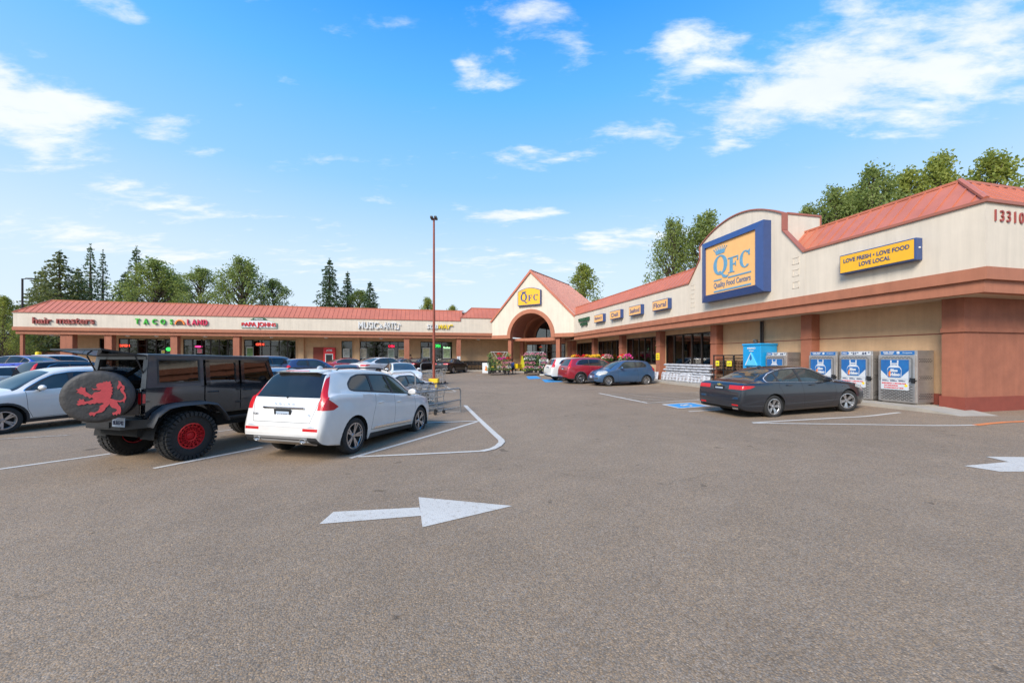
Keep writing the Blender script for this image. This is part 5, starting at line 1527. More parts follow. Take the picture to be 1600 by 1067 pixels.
            d = mb.build('door', jp, root, smooth=True, sharp=30)
            mb = MB(); mb.prism(gw, sy*(HW-.02), sy*(HW-.012)); mb.xf(lambda p: (p[0], p[1]*(1-.075*max(0, (p[2]-1.38)/.59)), p[2])); mb.build('window', g_jeep, d)
            mb = MB(); hx = x0+.14; mb.tube([(hx-.09, sy*(HW+.01), 1.25), (hx-.07, sy*(HW+.05), 1.25), (hx+.07, sy*(HW+.05), 1.25), (hx+.09, sy*(HW+.01), 1.25)], .014, 6); mb.cyl((hx+.10, sy*(HW+.015), 1.25), (hx+.10, sy*(HW+.03), 1.25), .02, n=10); mb.build('door_handle', m_black, d, smooth=True)
            for hz in (1.0, 1.27):
                mb = MB(); mb.rbx(x1-.10, x1+.03, sy*(HW+.01)-.015, sy*(HW+.01)+.02, hz-.022, hz+.022, .008); mb.build('hinge', m_black, d)
    # hardtop
    mb = MB()
    def side_panel(pts, y0=HW-.03, y1=HW+.005):
        for sy in (-1, 1): mb.prism(pts, sy*y0, sy*y1)
    q0, q1 = -1.935, -1.26
    side_panel([(xr+.01, zt), (q0, zt), (q0, 1.93), (xr+.07, 1.93)]); side_panel([(q1, zt), (-1.17, zt), (-1.17, 1.93), (q1, 1.93)]); side_panel([(q0, zt), (q1, zt), (q1, 1.47), (q0, 1.47)]); side_panel([(q0, 1.87), (q1, 1.87), (q1, 1.93), (q0, 1.93)]); side_panel([(-1.17, 1.89), (.28, 1.89), (.28, 1.93), (-1.17, 1.93)])
    taper(mb)
    mb.i0 = len(mb.v); mb.rbx(xr+.05, .34, -.695, .695, 1.915, 1.985, .03)
    # rear corner frame round the open window
    for sy in (-1, 1):
        mb.hexa([(xr, sy*.745, zt), (xr+.05, sy*.745, zt), (xr+.05, sy*.62, zt), (xr, sy*.62, zt), (xr+.06, sy*.69, 1.93), (xr+.11, sy*.69, 1.93), (xr+.11, sy*.58, 1.93), (xr+.06, sy*.58, 1.93)])
    mb.bx(xr+.05, xr+.11, -.66, .66, 1.88, 1.93)
    ht = mb.build('hardtop', hardtop, root, smooth=True, sharp=30)
    for sy in (-1, 1):
        mb = MB(); mb.prism([(q0, 1.47), (q1, 1.47), (q1, 1.87), (q0, 1.87)], sy*(HW-.012), sy*(HW-.004)); taper(mb); mb.build('window', g_jeep, ht)
        mb = MB()
        for seg in ([(q0-.025,1.445),(q1+.025,1.445),(q1+.025,1.47),(q0-.025,1.47)], [(q0-.025,1.87),(q1+.025,1.87),(q1+.025,1.895),(q0-.025,1.895)], [(q0-.025,1.47),(q0,1.47),(q0,1.87),(q0-.025,1.87)], [(q1,1.47),(q1+.025,1.47),(q1+.025,1.87),(q1,1.87)]): mb.prism(seg, sy*(HW+.005), sy*(HW+.010))
        taper(mb); mb.build('window_seal', m_black, ht)
    # raised rear window with its strut
    mb = MB(); mb.rbx(-.60, 0, -.62, .62, -.008, .008, .004)
    hg = mb.build('rear_window', g_jeep, root); hg.location = (xr+.04, 0, 1.945); hg.rotation_euler = (0, R(9), 0)
    mb = MB(); mb.bx(-.61, .0, -.65, -.615, -.014, .014); mb.bx(-.61, .0, .615, .65, -.014, .014); mb.bx(-.61, -.56, -.615, .615, -.013, .013); mb.bx(-.03, .0, -.615, .615, -.014, .02)
    mb.build('window_frame', m_black, hg)
    for sy in (-1, 1):
        mb = MB(); mb.tube([(xr+.07, sy*.62, 1.55), (xr-.10, sy*.635, 1.945)], .012, 6); mb.build('gas_strut', m_black, root)
    # roll cage, seats, dash
    mb = MB()
    for sy in (-1, 1):
        mb.tube([(xr+.16, sy*.60, 1.36), (-1.6, sy*.60, 1.62), (-1.3, sy*.6, 1.86), (.2, sy*.57, 1.87), (.4, sy*.60, 1.40)], .038, 8); mb.tube([(-.62, sy*.62, 1.0), (-.62, sy*.60, 1.86)], .038, 8)
    mb.tube([(-.62,-.6,1.86),(-.62,.6,1.86)], .036, 8); mb.tube([(-1.3,-.6,1.85),(-1.3,.6,1.85)], .036, 8)
    mb.build('roll_bar', m_black, root, smooth=True)
    for x in (-.95, -.15):
        for y in (-.37, .37):
            mb = MB(); mb.rbx(x-.25, x+.22, y-.24, y+.24, .98, 1.16, .06); mb.rbx(x-.34, x-.2, y-.23, y+.23, 1.12, 1.58, .05); mb.rbx(x-.35, x-.25, y-.12, y+.12, 1.60, 1.76, .04)
            mb.build('seat', m_seat, root, smooth=True)
    mb = MB(); mb.rbx(.25, .48, -.68, .68, 1.05, 1.42, .05); mb.build('dashboard', m_seat, root)
    # windscreen and bonnet
    mb = MB(); mb.hexa([(.44,-.72,zt),(.50,-.72,zt),(.50,.72,zt),(.44,.72,zt),(.28,-.66,1.93),(.34,-.66,1.93),(.34,.66,1.93),(.28,.66,1.93)]); mb.build('windscreen', g_jeep, root)
    mb = MB(); mb.hexa([(.46,-.66,1.0),(1.54,-.55,1.0),(1.54,.55,1.0),(.46,.66,1.0),(.46,-.68,1.37),(1.54,-.54,1.26),(1.54,.54,1.26),(.46,.68,1.37)]); mb.build('bonnet', jp, root)
    mb = MB(); mb.rbx(1.54, 1.62, -.60, .60, .82, 1.26, .03); mb.build('grille', jp, root)
    for sy in (-1, 1):
        mb = MB(); mb.lathe([(0,.02),(.09,.015),(.10,0)], 18, (1.615, sy*.40, 1.09), axis='x'); mb.build('headlight', m_clear, root, smooth=True)
    mb = MB(); mb.rbx(1.64, 1.84, -.70, .70, .62, .80, .03); mb.build('front_bumper', m_black, root)
    for sy in (-1, 1):
        mb = MB(); mb.rbx(-.78, .42, sy*.84-.035, sy*.84+.035, .66, .73, .02); mb.tube([(-.6,sy*.6,.68),(-.6,sy*.86,.69)], .025, 6); mb.tube([(.3,sy*.6,.68),(.3,sy*.84,.69)], .025, 6); mb.build('side_step', m_black, root, smooth=True)
        mb = MB(); mb.sph((.34, sy*.96, 1.48), 1, 10, 8, (.06,.11,.09)); mb.cyl((.38, sy*.76, 1.42), (.36, sy*.90, 1.45), .02, n=8); mb.build('mirror', m_black, root, smooth=True)
    # rear bumper, plate, tail lights
    mb = MB(); mb.hexa([(xr-.18,-.45,.66),(xr+.04,-.86,.70),(xr+.04,.86,.70),(xr-.18,.45,.66),(xr-.18,-.45,.82),(xr+.04,-.86,.84),(xr+.04,.86,.84),(xr-.18,.45,.82)]); mb.bx(xr-.2, xr-.18, -.2, .2, .69, .79); mb.build('rear_bumper', m_black, root)
    mb = MB(); mb.bx(0, .006, -.155, .155, -.08, .08); o = mb.build('licence_plate', m_plate, root); o.location = (xr-.19, -.42, .80)
    mb = MB(); text(mb, 'BLB1742', .1, 0, 0, 0, .004, .002, width=.26, height=.07); mb.v = [(-.003+p[1], -p[0], p[2]-.01) for p in mb.v]; mb.build('plate_number', m_ink, o)
    for sy in (-1, 1):
        mb = MB(); mb.rbx(xr-.05, xr+.01, sy*.67-.075, sy*.67+.075, 1.08, 1.32, .015); l_ = mb.build('tail_light', m_black, root)
        mb = MB(); mb.bx(xr-.054, xr-.05, sy*.67-.05, sy*.67+.05, 1.11, 1.29); mb.bx(xr-.04, xr, sy*.747-.001, sy*.747+.002, 1.12, 1.28); mb.build('lens', m_red, l_)
    AL = R(50)
    mb = MB(); mb.rbx(-.06, 0, 0, .84, .92, 1.37, .015); mb.tube([(-.05, .36, 1.2), (-.26, .36, 1.2)], .09, 10); mb.rbx(-.09, -.05, .1, .8, 1.1, 1.25, .01)
    tg = mb.build('tailgate', jp, root); tg.location = (xr, -.62, 0); tg.rotation_euler = (0, 0, AL)
    # spare wheel in its soft cover with the rampant lion
    vinyl = mat('black_vinyl', (0.042,0.039,0.038), rough=0.62, var=0.2, vscale=9, bump=0.5, bscale=14)
    mb = MB(); rc = .42
    prof = [(0, -.005), (.30, -.006), (rc-.06, 0.0), (rc-.02, .012), (rc, .04), (rc+.004, .08), (rc, .20), (rc-.02, .25), (rc-.07, .27), (0, .27)]
    mb.lathe([(r_, h_) for r_, h_ in prof], 48, axis='x')
    tc_ = mb.build('spare_tyre_cover', vinyl, tg, smooth=True, sharp=60); tc_.location = (-.36, .45, 1.27)
    P = [(905,555),(930,568),(965,560),(950,540),(955,520),(985,510),(1010,512),(1020,498),(1035,505),(1045,492),(1062,503),(1085,493),(1088,515),(1102,530),(1092,545),(1115,560),(1100,575),(1112,592),(1098,605),(1112,620),(1095,630),(1098,645),(1085,660),(1110,670),(1140,680),(1180,688),(1210,680),(1218,668),(1230,650),(1215,625),(1190,600),(1183,570),(1203,557),(1192,545),(1178,562),(1160,580),(1152,555),(1168,520),(1162,490),(1185,500),(1200,530),(1225,545),(1228,575),(1215,590),(1240,625),(1246,665),(1232,690),(1228,712),(1215,695),(1190,703),(1155,698),(1168,725),(1192,750),(1198,790),(1188,822),(1165,815),(1155,832),(1140,818),(1122,830),(1110,805),(1145,795),(1160,780),(1145,765),(1110,755),(1090,735),(1083,716),(1062,740),(1045,752),(1040,770),(1010,795),(960,800),(948,815),(935,832),(922,815),(900,825),(888,800),(905,788),(940,793),(975,780),(990,750),(985,738),(1002,725),(1030,712),(1010,702),(985,706),(960,700),(940,712),(920,706),(900,715),(870,703),(840,716),(820,712),(790,722),(770,706),(792,695),(775,683),(797,672),(795,655),(815,668),(835,662),(845,685),(880,683),(930,665),(912,648),(890,658),(875,640),(850,640),(830,620),(800,612),(790,600),(768,600),(785,583),(763,568),(790,566),(808,545),(828,556),(848,552),(852,590),(885,612),(910,628),(935,600),(965,598),(990,592),(1000,575),(975,582),(950,574),(925,577)]
    lp = [(-(x-955)/362*rc*1.02, -(y-645)/252*rc*1.0) for x, y in P]
    cu_ = bpy.data.curves.new('lion', 'CURVE'); cu_.dimensions = '2D'; cu_.fill_mode = 'BOTH'; cu_.extrude = .003
    sl = cu_.splines.new('POLY'); sl.points.add(len(lp)-1); sl.use_cyclic_u = True
    for q_, (y, z) in zip(sl.points, lp): q_.co = (y, z, 0, 1)
    oc = bpy.data.objects.new('lion', cu_); COL.objects.link(oc)
    mz = bpy.data.meshes.new_from_object(oc.evaluated_get(bpy.context.evaluated_depsgraph_get())); bpy.data.objects.remove(oc)
    bmv = bmesh.new(); bmv.from_mesh(mz)
    for v in bmv.verts: v.co = (-.0105+v.co.z, v.co.x, v.co.y)
    bmesh.ops.recalc_face_normals(bmv, faces=bmv.faces[:])
    me = bpy.data.meshes.new('lion_emblem'); bmv.to_mesh(me); bmv.free(); me.materials.append(mat('red_print', (0.50,0.055,0.06), rough=0.7, var=0.12, vscale=30))
    lion = me
    mb = MB(); mb.lathe([(rc+.002,.06),(rc+.009,.065),(rc+.009,.075),(rc+.002,.08)], 48, axis='x', close=True); pass; tc_.data.materials.append(lion.materials[0]); bmj = bmesh.new(); bmj.from_mesh(tc_.data); nf = len(bmj.faces); bmj.from_mesh(lion); bmj.faces.ensure_lookup_table()
    for f in bmj.faces[nf:]: f.material_index = 1; f.smooth = False
    bmj.to_mesh(tc_.data); bmj.free()
    mb = MB(); mb.rbx(-.30, -.05, .28, .44, 1.70, 1.75, .02); mb.build('brake_light', m_black, tg)
    sp = dict(R=.447, RR=.235, tw=.30, W=1.82, rim='mud', rimmat=mat('red_anodised', (0.62,0.02,0.03), rough=0.32, metal=0.55, var=0.1, coat=.5), wx=(-1.475, FX), win=0.0)
    add_wheels(root, sp)
    return root
g_jeep = glass_mat('tinted_off_road_glass', (0.30,0.31,0.31), 0.07)
hd = R(74); fx, fy = math.cos(hd), math.sin(hd); rx, ry = fy, -fx
offroader((-6.19-rx*.77+fx*1.475, 7.30-ry*.77+fy*1.475, -.215), 74, 1.2)
# ================================================================ SIGNS
m_peach = mat('sign_face_peach', (0.80,0.44,0.16), rough=0.45, var=0.04)
m_yellow = mat('sign_face_yellow', (0.80,0.42,0.02), rough=0.45, var=0.04)
m_sblue = mat('faded_blue_letters', (0.12,0.30,0.45), rough=0.5, var=0.12, vscale=6)
m_green = mat('green_letters', (0.06,0.45,0.04), rough=0.4, var=0.1)
m_pink = mat('red_pink_letters', (0.60,0.03,0.09), rough=0.4, var=0.1)
m_maroon = mat('maroon_letters', (0.30,0.06,0.05), rough=0.5, var=0.1)
m_wletter = mat('white_letters', (0.66,0.66,0.65), rough=0.4, var=0.04)
m_yel2 = mat('bright_yellow', (0.85,0.60,0.01), rough=0.45, var=0.05)
m_dgreen = mat('dark_green_letters', (0.03,0.10,0.05), rough=0.5, var=0.15)
m_redp = mat('red_panel', (0.60,0.015,0.02), rough=0.4, var=0.06)
m_orange = mat('orange_panel', (0.85,0.22,0.02), rough=0.5, var=0.08)
m_brown = mat('brown_panel', (0.07,0.03,0.015), rough=0.6, var=0.2)

def ring_pts(mb, cx, cz, ao, bo, ai, bi, a0, a1, y0, y1, n=28, sh=0.0):
    for i in range(n):
        t0 = a0+(a1-a0)*i/n; t1 = a0+(a1-a0)*(i+1)/n
        P = lambda a, b, t, y: (cx+a*math.cos(t)+sh*b*math.sin(t), y, cz+b*math.sin(t))
        mb.hexa([P(ai,bi,t0,y0),P(ai,bi,t1,y0),P(ai,bi,t1,y1),P(ai,bi,t0,y1),P(ao,bo,t0,y0),P(ao,bo,t1,y0),P(ao,bo,t1,y1),P(ao,bo,t0,y1)])
def serif_Q(mb, x, z, w, h, y=-.02):
    ring_pts(mb, x, z, w/2, h/2, w/2*.52, h/2*.86, 0, 2*PI, y, y+.02)
    mb.prism([(x-.12*w, z-.34*h), (x+.02*w, z-.42*h), (x+.22*w, z-.68*h), (x+.46*w, z-.72*h), (x+.60*w, z-.60*h), (x+.42*w, z-.60*h), (x+.22*w, z-.50*h), (x+.02*w, z-.30*h)], y-.004, y+.016)
def serif_F(mb, x, z, w, h, y=-.02):
    l = x-w/2; b = z-h/2
    mb.prism([(l+.16*w,b),(l+.46*w,b),(l+.46*w,b+h),(l+.16*w,b+h)], y, y+.02)
    mb.prism([(l-.02*w,b),(l+.66*w,b),(l+.60*w,b+.06*h),(l+.04*w,b+.06*h)], y-.003, y+.017)
    mb.prism([(l-.02*w,b+h-.07*h),(l+w,b+h-.07*h),(l+w,b+h),(l-.02*w,b+h)], y-.006, y+.014)
    mb.prism([(l+.88*w,b+.72*h),(l+w,b+.72*h),(l+w,b+h-.07*h),(l+.93*w,b+h-.07*h)], y-.009, y+.011)
    mb.prism([(l+.46*w,b+.48*h),(l+.76*w,b+.48*h),(l+.76*w,b+.56*h),(l+.46*w,b+.56*h)], y-.006, y+.014); mb.prism([(l+.70*w,b+.40*h),(l+.78*w,b+.36*h),(l+.78*w,b+.68*h),(l+.70*w,b+.64*h)], y-.009, y+.011)
def serif_C(mb, x, z, w, h, y=-.02):
    ring_pts(mb, x+.05*w, z, w/2*1.05, h/2, w/2*.5, h/2*.86, .28*PI, 1.74*PI, y, y+.02)
    mb.prism([(x+.36*w,z+.20*h),(x+.48*w,z+.16*h),(x+.48*w,z+.52*h),(x+.40*w,z+.46*h),(x+.28*w,z+.42*h)], y-.004, y+.016)
def crown(mb, x, z, w, h, y=-.02, n=7):
    mb.prism([(x-w*.36,z),(x+w*.36,z),(x+w*.42,z+h*.42),(x+w*.18,z+h*.56),(x-w*.18,z+h*.56),(x-w*.42,z+h*.42)], y, y+.02)
    for i in range(n):
        t = (i/(n-1)-.5)*2
        bx_ = x+t*w*.38; tx = x+t*w*.56; tz = z+h*(1.0-.18*t*t)
        mb.prism([(bx_-.045*w, z+h*.4), (bx_+.045*w, z+h*.4), (tx+.012*w, tz), (tx-.012*w, tz)], y-.003, y+.017)
        mb.sph((tx, y+.005, tz), .035*w, 8, 5)

def wall_sign(name, label, v, px0, px1, z0, z1, face, depth, u=None, group=None, cat='sign'):
    """returns thing root (local x 0..w) for a box sign on a wall; px limits of its front face"""
    if face == 'W':
        vf = v-depth
        a, b = u_at(px0, vf), u_at(px1, vf)
        r = bthing(name, label, cat, v, a, z0, 'W', group); return r, a-b
    uf = u-depth
    a, b = v_at(px0, uf), v_at(px1, uf)
    r = bthing(name, label, cat, a, u, z0, 'S', group); return r, b-a

# big framed sign
r, w = wall_sign('store_sign', 'large blue framed QFC Quality Food Centers sign with crown on the raised parapet', 15.75, 1094.6, 1190, 4.82, 8.14, 'W', .54)
h = 3.32
mb = MB(); mb.bx(0, w, -.40, 0, 0, h); b_ = mb.build('sign_box', m_navy, r)
mb = MB()
o_ = [(0,0),(w,0),(w,h),(0,h)]; i_ = [(.34,.34),(w-.34,.34),(w-.34,h-.34),(.34,h-.34)]
for k in range(4):
    A, B, Ci, D = o_[k], o_[(k+1)%4], i_[(k+1)%4], i_[k]
    mb.hexa([(A[0],-.40,A[1]),(B[0],-.40,B[1]),(Ci[0],-.40,Ci[1]),(D[0],-.40,D[1]),(A[0],-.44,A[1]),(B[0],-.44,B[1]),(Ci[0],-.56,Ci[1]),(D[0],-.56,D[1])])
mb.build('frame', m_navy, r)
mb = MB(); mb.bx(.34, w-.34, -.47, -.40, .34, h-.34); mb.build('panel', m_peach, r)
mb = MB(); y = -.49
serif_Q(mb, 1.42, 1.83, .98, 1.05, y); serif_F(mb, 2.30, 1.66, .66, .78, y); serif_C(mb, 3.02, 1.75, .64, .84, y); crown(mb, 1.42, 2.42, .82, .38, y)
mb.bx(.96, 1.52, y, y+.02, 1.02, 1.09); mb.bx(1.95, 3.4, y, y+.02, 1.02, 1.09); mb.bx(.96, 3.4, y, y+.02, .42, .50)
mb.build('logo_lettering', m_sblue, r)
mb = MB(); text(mb, 'Quality Food Centers', .4, 2.17, y+.01, .75, .02, .001, width=2.42, height=.36); mb.build('lettering', mat('faded_navy', (.12,.17,.27), rough=.6, var=.1), r)

for nm, tx, p0, p1, z0, z1 in (('bakery', 'Bakery', 928.0, 941.9, 4.95, 5.66), ('deli', 'Deli', 952.4, 969.2, 4.95, 5.66), ('seafood', 'Seafood', 982.3, 1001, 4.93, 5.66), ('floral', 'Floral', 1018.8, 1043.5, 4.93, 5.63)):
    r, w = wall_sign('department_sign', 'peach box sign reading %s on the supermarket fascia' % tx, 15.75, p0, p1, z0, z1, 'W', .3, group='department box signs on the supermarket fascia')
    h = z1-z0
    mb = MB(); mb.rbx(0, w, -.28, 0, 0, h, .02); mb.build('sign_box', m_navy, r)
    mb = MB(); mb.bx(.05, w-.05, -.295, -.28, .05, h-.05); mb.build('panel', m_peach, r)
    mb = MB(); text(mb, tx, .5, w/2, -.30, h/2, .02, .003, width=w*(.78 if len(tx) > 5 else .6), height=h*.46); mb.build('lettering', m_navy, r)
r, w = wall_sign('store_sign', 'yellow box sign reading LOVE FRESH LOVE FOOD LOVE LOCAL near the right edge', 15.75, 1311, 1431, 4.90, 5.60, 'W', .3)
h = .72
mb = MB(); mb.rbx(0, w, -.28, 0, 0, h, .02); mb.build('sign_box', m_navy, r)
mb = MB(); mb.bx(.04, w-.06, -.298, -.28, .045, h-.045); mb.build('panel', m_yellow, r)
mb = MB(); text(mb, 'LOVE FRESH • LOVE FOOD', .2, w/2, -.305, h*.66, .015, .002, width=w*.86, height=.145); text(mb, 'LOVE LOCAL', .2, w*.5, -.305, h*.34, .015, .002, width=w*.41, height=.145); mb.build('lettering', m_navy, r)
mb = MB(); mb.sph((w+.005, -.15, h*.55), .035, 8, 6); mb.build('sensor', m_whitep, r, smooth=True)
# coffee lettering
r, w = wall_sign('cafe_sign', 'small dark green two-row coffee sign left of the Bakery sign', 15.75, 903, 919, 4.9, 5.8, 'W', .2)
mb = MB(); text(mb, 'STARBUCKS', .5, w/2, -.1, .66, .18, .004, width=w, height=.34); mb.build('lettering', m_dgreen, r)
mb = MB(); text(mb, 'COFFEE', .5, w*.5, -.1, .22, .18, .004, width=w*.6, height=.32); mb.build('lettering', m_dgreen, r)
# street number on the end fascia
r = bthing('street_number', 'maroon street number 13310 on the end of the right fascia', 'sign', 16.0, 7.8, 5.69, 'S')
mb = MB(); x = .0
for ch in '13310':
    text(mb, ch, .42, x+.12, -.02, .17, .03, .0, height=.33); x += .275
mb.build('lettering', m_maroon, r)

# gable sign
gx, gy, gz = gf((5.42, -.0, 7.75))
r = bthing('store_sign', 'yellow arched-top QFC sign with navy edge on the entrance gable', 'sign', gx, gy, gz, 'S', extra=-PI/4)
gw_, gh_ = 3.05, 2.05
def arch_top(w, h, ins=0):
    pts = [(-w/2+ins, ins), (w/2-ins, ins), (w/2-ins, h*.82-ins*.6)]
    for i in range(1, 12):
        t = i/12; pts.append((w/2-ins-(w-2*ins)*t, h*.82-ins*.8+h*.18*math.sin(PI*t)))
    pts.append((-w/2+ins, h*.82-ins*.6)); return pts
mb = MB(); mb.prism(arch_top(gw_, gh_), -.30, -.02); mb.build('sign_box', m_navy, r)
mb = MB(); mb.prism(arch_top(gw_, gh_, .08), -.32, -.30); mb.build('panel', m_yellow, r)
mb = MB(); y = -.34
serif_Q(mb, -.68, .98, .88, .98, y); serif_F(mb, .17, .84, .56, .66, y); serif_C(mb, .88, .86, .60, .70, y); crown(mb, -.68, 1.44, .62, .24, y)
mb.build('logo_lettering', m_navy, r)

# strip mall signs: (thing at site v of left px, on u=47.03)
def strip_sign(name, label, px0, px1, zc, items, cat='shop sign'):
    a = v_at(px0, 46.9); b = v_at(px1, 46.9)
    r = bthing(name, label, cat, a, 47.03, zc, 'S')
    for it in items(b-a):
        m, mb, nm = it; mb.build(nm, m, r)
    return r
def raceway(tx, m, w, h, x=None, dep=.14, **k):
    mb = MB(); text(mb, tx, h, (w/2 if x is None else x), -dep/2-.02, 0, dep, k.pop('bold', .008), height=h, **k); return (m, mb, 'lettering')
def hm(w):
    out_ = []
    for tx, x0, x1 in (('hair', 0, .30), ('masters', .38, 1)): out_.append(raceway(tx, m_maroon, w, .62 if tx == 'hair' else .56, w*(x0+x1)/2, width=w*(x1-x0)))
    return out_
strip_sign('shop_sign', 'maroon lowercase hair masters lettering at the left end of the strip mall', 50.5, 147, 5.35, hm)
def tl(w):
    out_ = []
    for i, ch in enumerate('TACOS'): out_.append(raceway(ch, m_green, w, .56, w*(.035+.115*i), bold=.014))
    mb = MB(); ring_pts(mb, w*.61, -.26, w*.068, .52, w*.05, .40, 0, PI, -.14, -.02, 16); out_.append((m_orange, mb, 'taco_shell'))
    mb = MB(); mb.prism([(w*.61+w*.05*math.cos(PI*i/14), -.26+.40*math.sin(PI*i/14)) for i in range(15)], -.10, -.02); out_.append((m_brown, mb, 'taco_filling'))
    for i, ch in enumerate('LAND'): out_.append(raceway(ch, m_pink, w, .58, w*(.735+.078*i), bold=.014))
    return out_
strip_sign('shop_sign', 'TACOS LAND letters in green and pink with a taco between the words', 210, 324, 5.43, tl)
def pj(w):
    mb = MB(); pts = [(0,-.42),(w,-.42),(w*1.0,.15)] + [(w*(1-t/8), .15+.42*math.sin(PI*t/8)) for t in range(1, 8)] + [(0,.15)]
    mb.prism(pts, -.10, -.02); o1 = (mat('pale_green_panel', (.35,.5,.38), rough=.5, var=.05), mb, 'panel')
    mb = MB(); p2 = [(x*.94+w*.03, z*.88-.01) for x, z in pts]; mb.prism(p2, -.12, -.10); o2 = (m_wletter, mb, 'panel')
    mb = MB(); text(mb, 'PAPA JOHNS', .6, w/2, -.16, -.10, .08, .012, width=w*.96, height=.60, fn=lambda p: (p[0], p[1], p[2]*(1.08-.35*(p[0]/(w/2))**2))); o3 = (m_redp, mb, 'lettering')
    mb = MB(); mb.prism([(w*.26,.42),(w*.74,.42),(w*.66,.66),(w*.5,.74),(w*.34,.66)], -.14, -.02); o4 = (m_dgreen, mb, 'ribbon')
    mb = MB(); text(mb, 'PIZZA', .2, w/2, -.15, .55, .03, .01, width=w*.24, height=.15); o5 = (m_wletter, mb, 'lettering')
    return [o1, o2, o3, o4, o5]
strip_sign('shop_sign', 'red PAPA JOHNS sign with green border and PIZZA ribbon', 376.5, 432.5, 5.35, pj)
def ma(w):
    out_ = []
    for tx, x0, x1, h_ in (('MUSIC', 0, .47, .82), ('&', .475, .57, .5), ('ARTS', .575, .89, .82)):
        mb = MB(); text(mb, tx, h_, w*(x0+x1)/2, -.09, 0 if tx != '&' else -.08, .14, .012, width=w*(x1-x0-.01), height=h_); out_.append((m_wletter, mb, 'lettering'))
    mb = MB(); mb.sph((w*.915, -.08, -.36), .13, 10, 6, (1.2,.5,.8)); mb.bx(w*.935, w*.948, -.11, -.05, -.36, .32); mb.prism([(w*.948,.32),(w*.985,.18),(w*.99,-.02),(w*.97,.10),(w*.948,.16)], -.11, -.05); out_.append((m_wletter, mb, 'music_note'))
    return out_
strip_sign('shop_sign', 'white MUSIC & ARTS lettering with a music note', 559.5, 627, 5.42, ma)
def sb(w):
    mb = MB(); text(mb, 'SUB', .6, w*.235, -.09, 0, .14, .012, width=w*.46, height=.52, shear=.25); mb2 = MB(); text(mb2, 'WAY', .6, w*.72, -.09, 0, .14, .012, width=w*.50, height=.52, shear=.25)
    mb2.prism([(w*.93,.16),(w*1.0,.16),(w*1.0,.08),(w*1.05,.22),(w*1.0,.33),(w*1.0,.26),(w*.93,.26)], -.14, -.04)
    return [(m_wletter, mb, 'lettering'), (m_yel2, mb2, 'lettering')]
strip_sign('shop_sign', 'SUBWAY sign, first half white and second half yellow, behind the light pole', 666, 706, 5.40, sb)

# window neon and posters on the strip mall fronts (in the glass plane)
def neon(px, y, wd, ht, col, label, tx=None, es=.9):
    v = v_at(px, 49.86); z = z_at(y, v, 49.86)
    r = bthing('neon_sign', label, 'window sign', v, 49.90, z, 'S')
    m = mat('neon_'+'_'.join('%d' % int(c*99) for c in col), col, emit=col, estr=es)
    if tx: mb = MB(); text(mb, tx, ht, 0, 0, 0, .02, .012, width=wd, height=ht); mb.build('tube_letters', m, r)
    else: mb = MB(); mb.lathe([(0,-.01),(ht/2,-.01),(ht/2,.01),(0,.01)], 20, axis='y'); mb.v = [(p[0]*wd/ht, p[1], p[2]) for p in mb.v]; mb.build('tube_letters', m, r)
    mb = MB(); mb.bx(-wd/2-.05, wd/2+.05, .02, .04, -ht/2-.05, ht/2+.05); mb.build('backing', m_black, r)
neon(193.5, 540, 1.0, .26, (1,.08,.04), 'red neon Open sign in the leftmost shop window', 'OPEN')
neon(310, 541.5, .75, .20, (1,.05,.25), 'pink oval neon sign in the third shop bay', None)
neon(263, 545.5, .5, .40, (.05,.85,.12), 'round green lit sign beside the pillar', None, .7)
neon(406, 538, .85, .28, (1,.08,.04), 'red neon Open sign in the pizza shop window', 'OPEN')
neon(611.5, 541, .7, .30, (1,.02,.08), 'red arched neon sign in the music shop window', 'OPEN')
neon(683.5, 540.5, .75, .4, (.05,.8,.12), 'green lit sign above the sandwich shop door', 'OPEN', .7)
neon(698, 543, .9, .26, (.5,1,.5), 'pale green lit lettering right of the light pole', 'Subs', .6)
def poster(px0, px1, y0, y1, base, col, label, u=49.88):
    a, b = v_at(px0, u), v_at(px1, u); z1 = z_at(y0, a, u); z0 = z_at(y1, a, u)
    r = bthing('window_poster', label, 'poster', (a+b)/2, u, z0, 'S', group='posters in the strip mall windows')
    w, h = b-a, z1-z0
    mb = MB(); mb.bx(-w/2, w/2, 0, .01, 0, h); mb.build('sheet', mat('poster_'+base, (0.62,0.62,0.58), rough=.6, var=.05), r)
    mb = MB(); mb.bx(-w*.42, w*.42, -.006, 0, h*.08, h*.92); mb.build('picture', mat('print_'+base, col, rough=.6, col2=tuple(min(1, c*3+.1) for c in col), vscale=3.5, detail=8), r)
poster(536,546,545,558,'grey', (.15,.16,.14), 'grey portrait poster in the narrow window right of the cash machine')
poster(563,573,544,560,'pale', (.20,.18,.13), 'tan figure poster at the left of the music shop window')
poster(606,616,545,560,'cool', (.10,.13,.10), 'grey green poster in the music shop window, left of its last poster')
poster(622,632,545,559,'warm', (.22,.16,.06), 'warm framed poster at the right end of the music shop window')
poster(660,672,543,559,'pale2', (.28,.26,.14), 'white menu poster left of the sandwich shop door')
poster(692,704,545,560,'pale3', (.22,.28,.14), 'white menu poster right of the light pole')
poster(252,258,547,552,'o', (.7,.3,.03), 'small orange sign on the taco shop glass')
poster(385,396,542,562,'g', (.05,.10,.02), 'green leafy poster at the left of the pizza shop window')
poster(308,316,545,552,'p', (.5,.08,.10), 'pink and cream flyer under the oval neon')
for i, (a, b) in enumerate(((186,199),(203,219))):
    u = 49.97; va, vb = v_at(a, u), v_at(b, u)
    mb = MB(); mb.bx(va, vb, u, u+.02, 1.1 if i == 0 else .9, 3.6); mb.build('blind', mat('window_blind', (.42,.41,.38), rough=.7, var=.08, stretch=(1,1,30)), strip, off=lo)

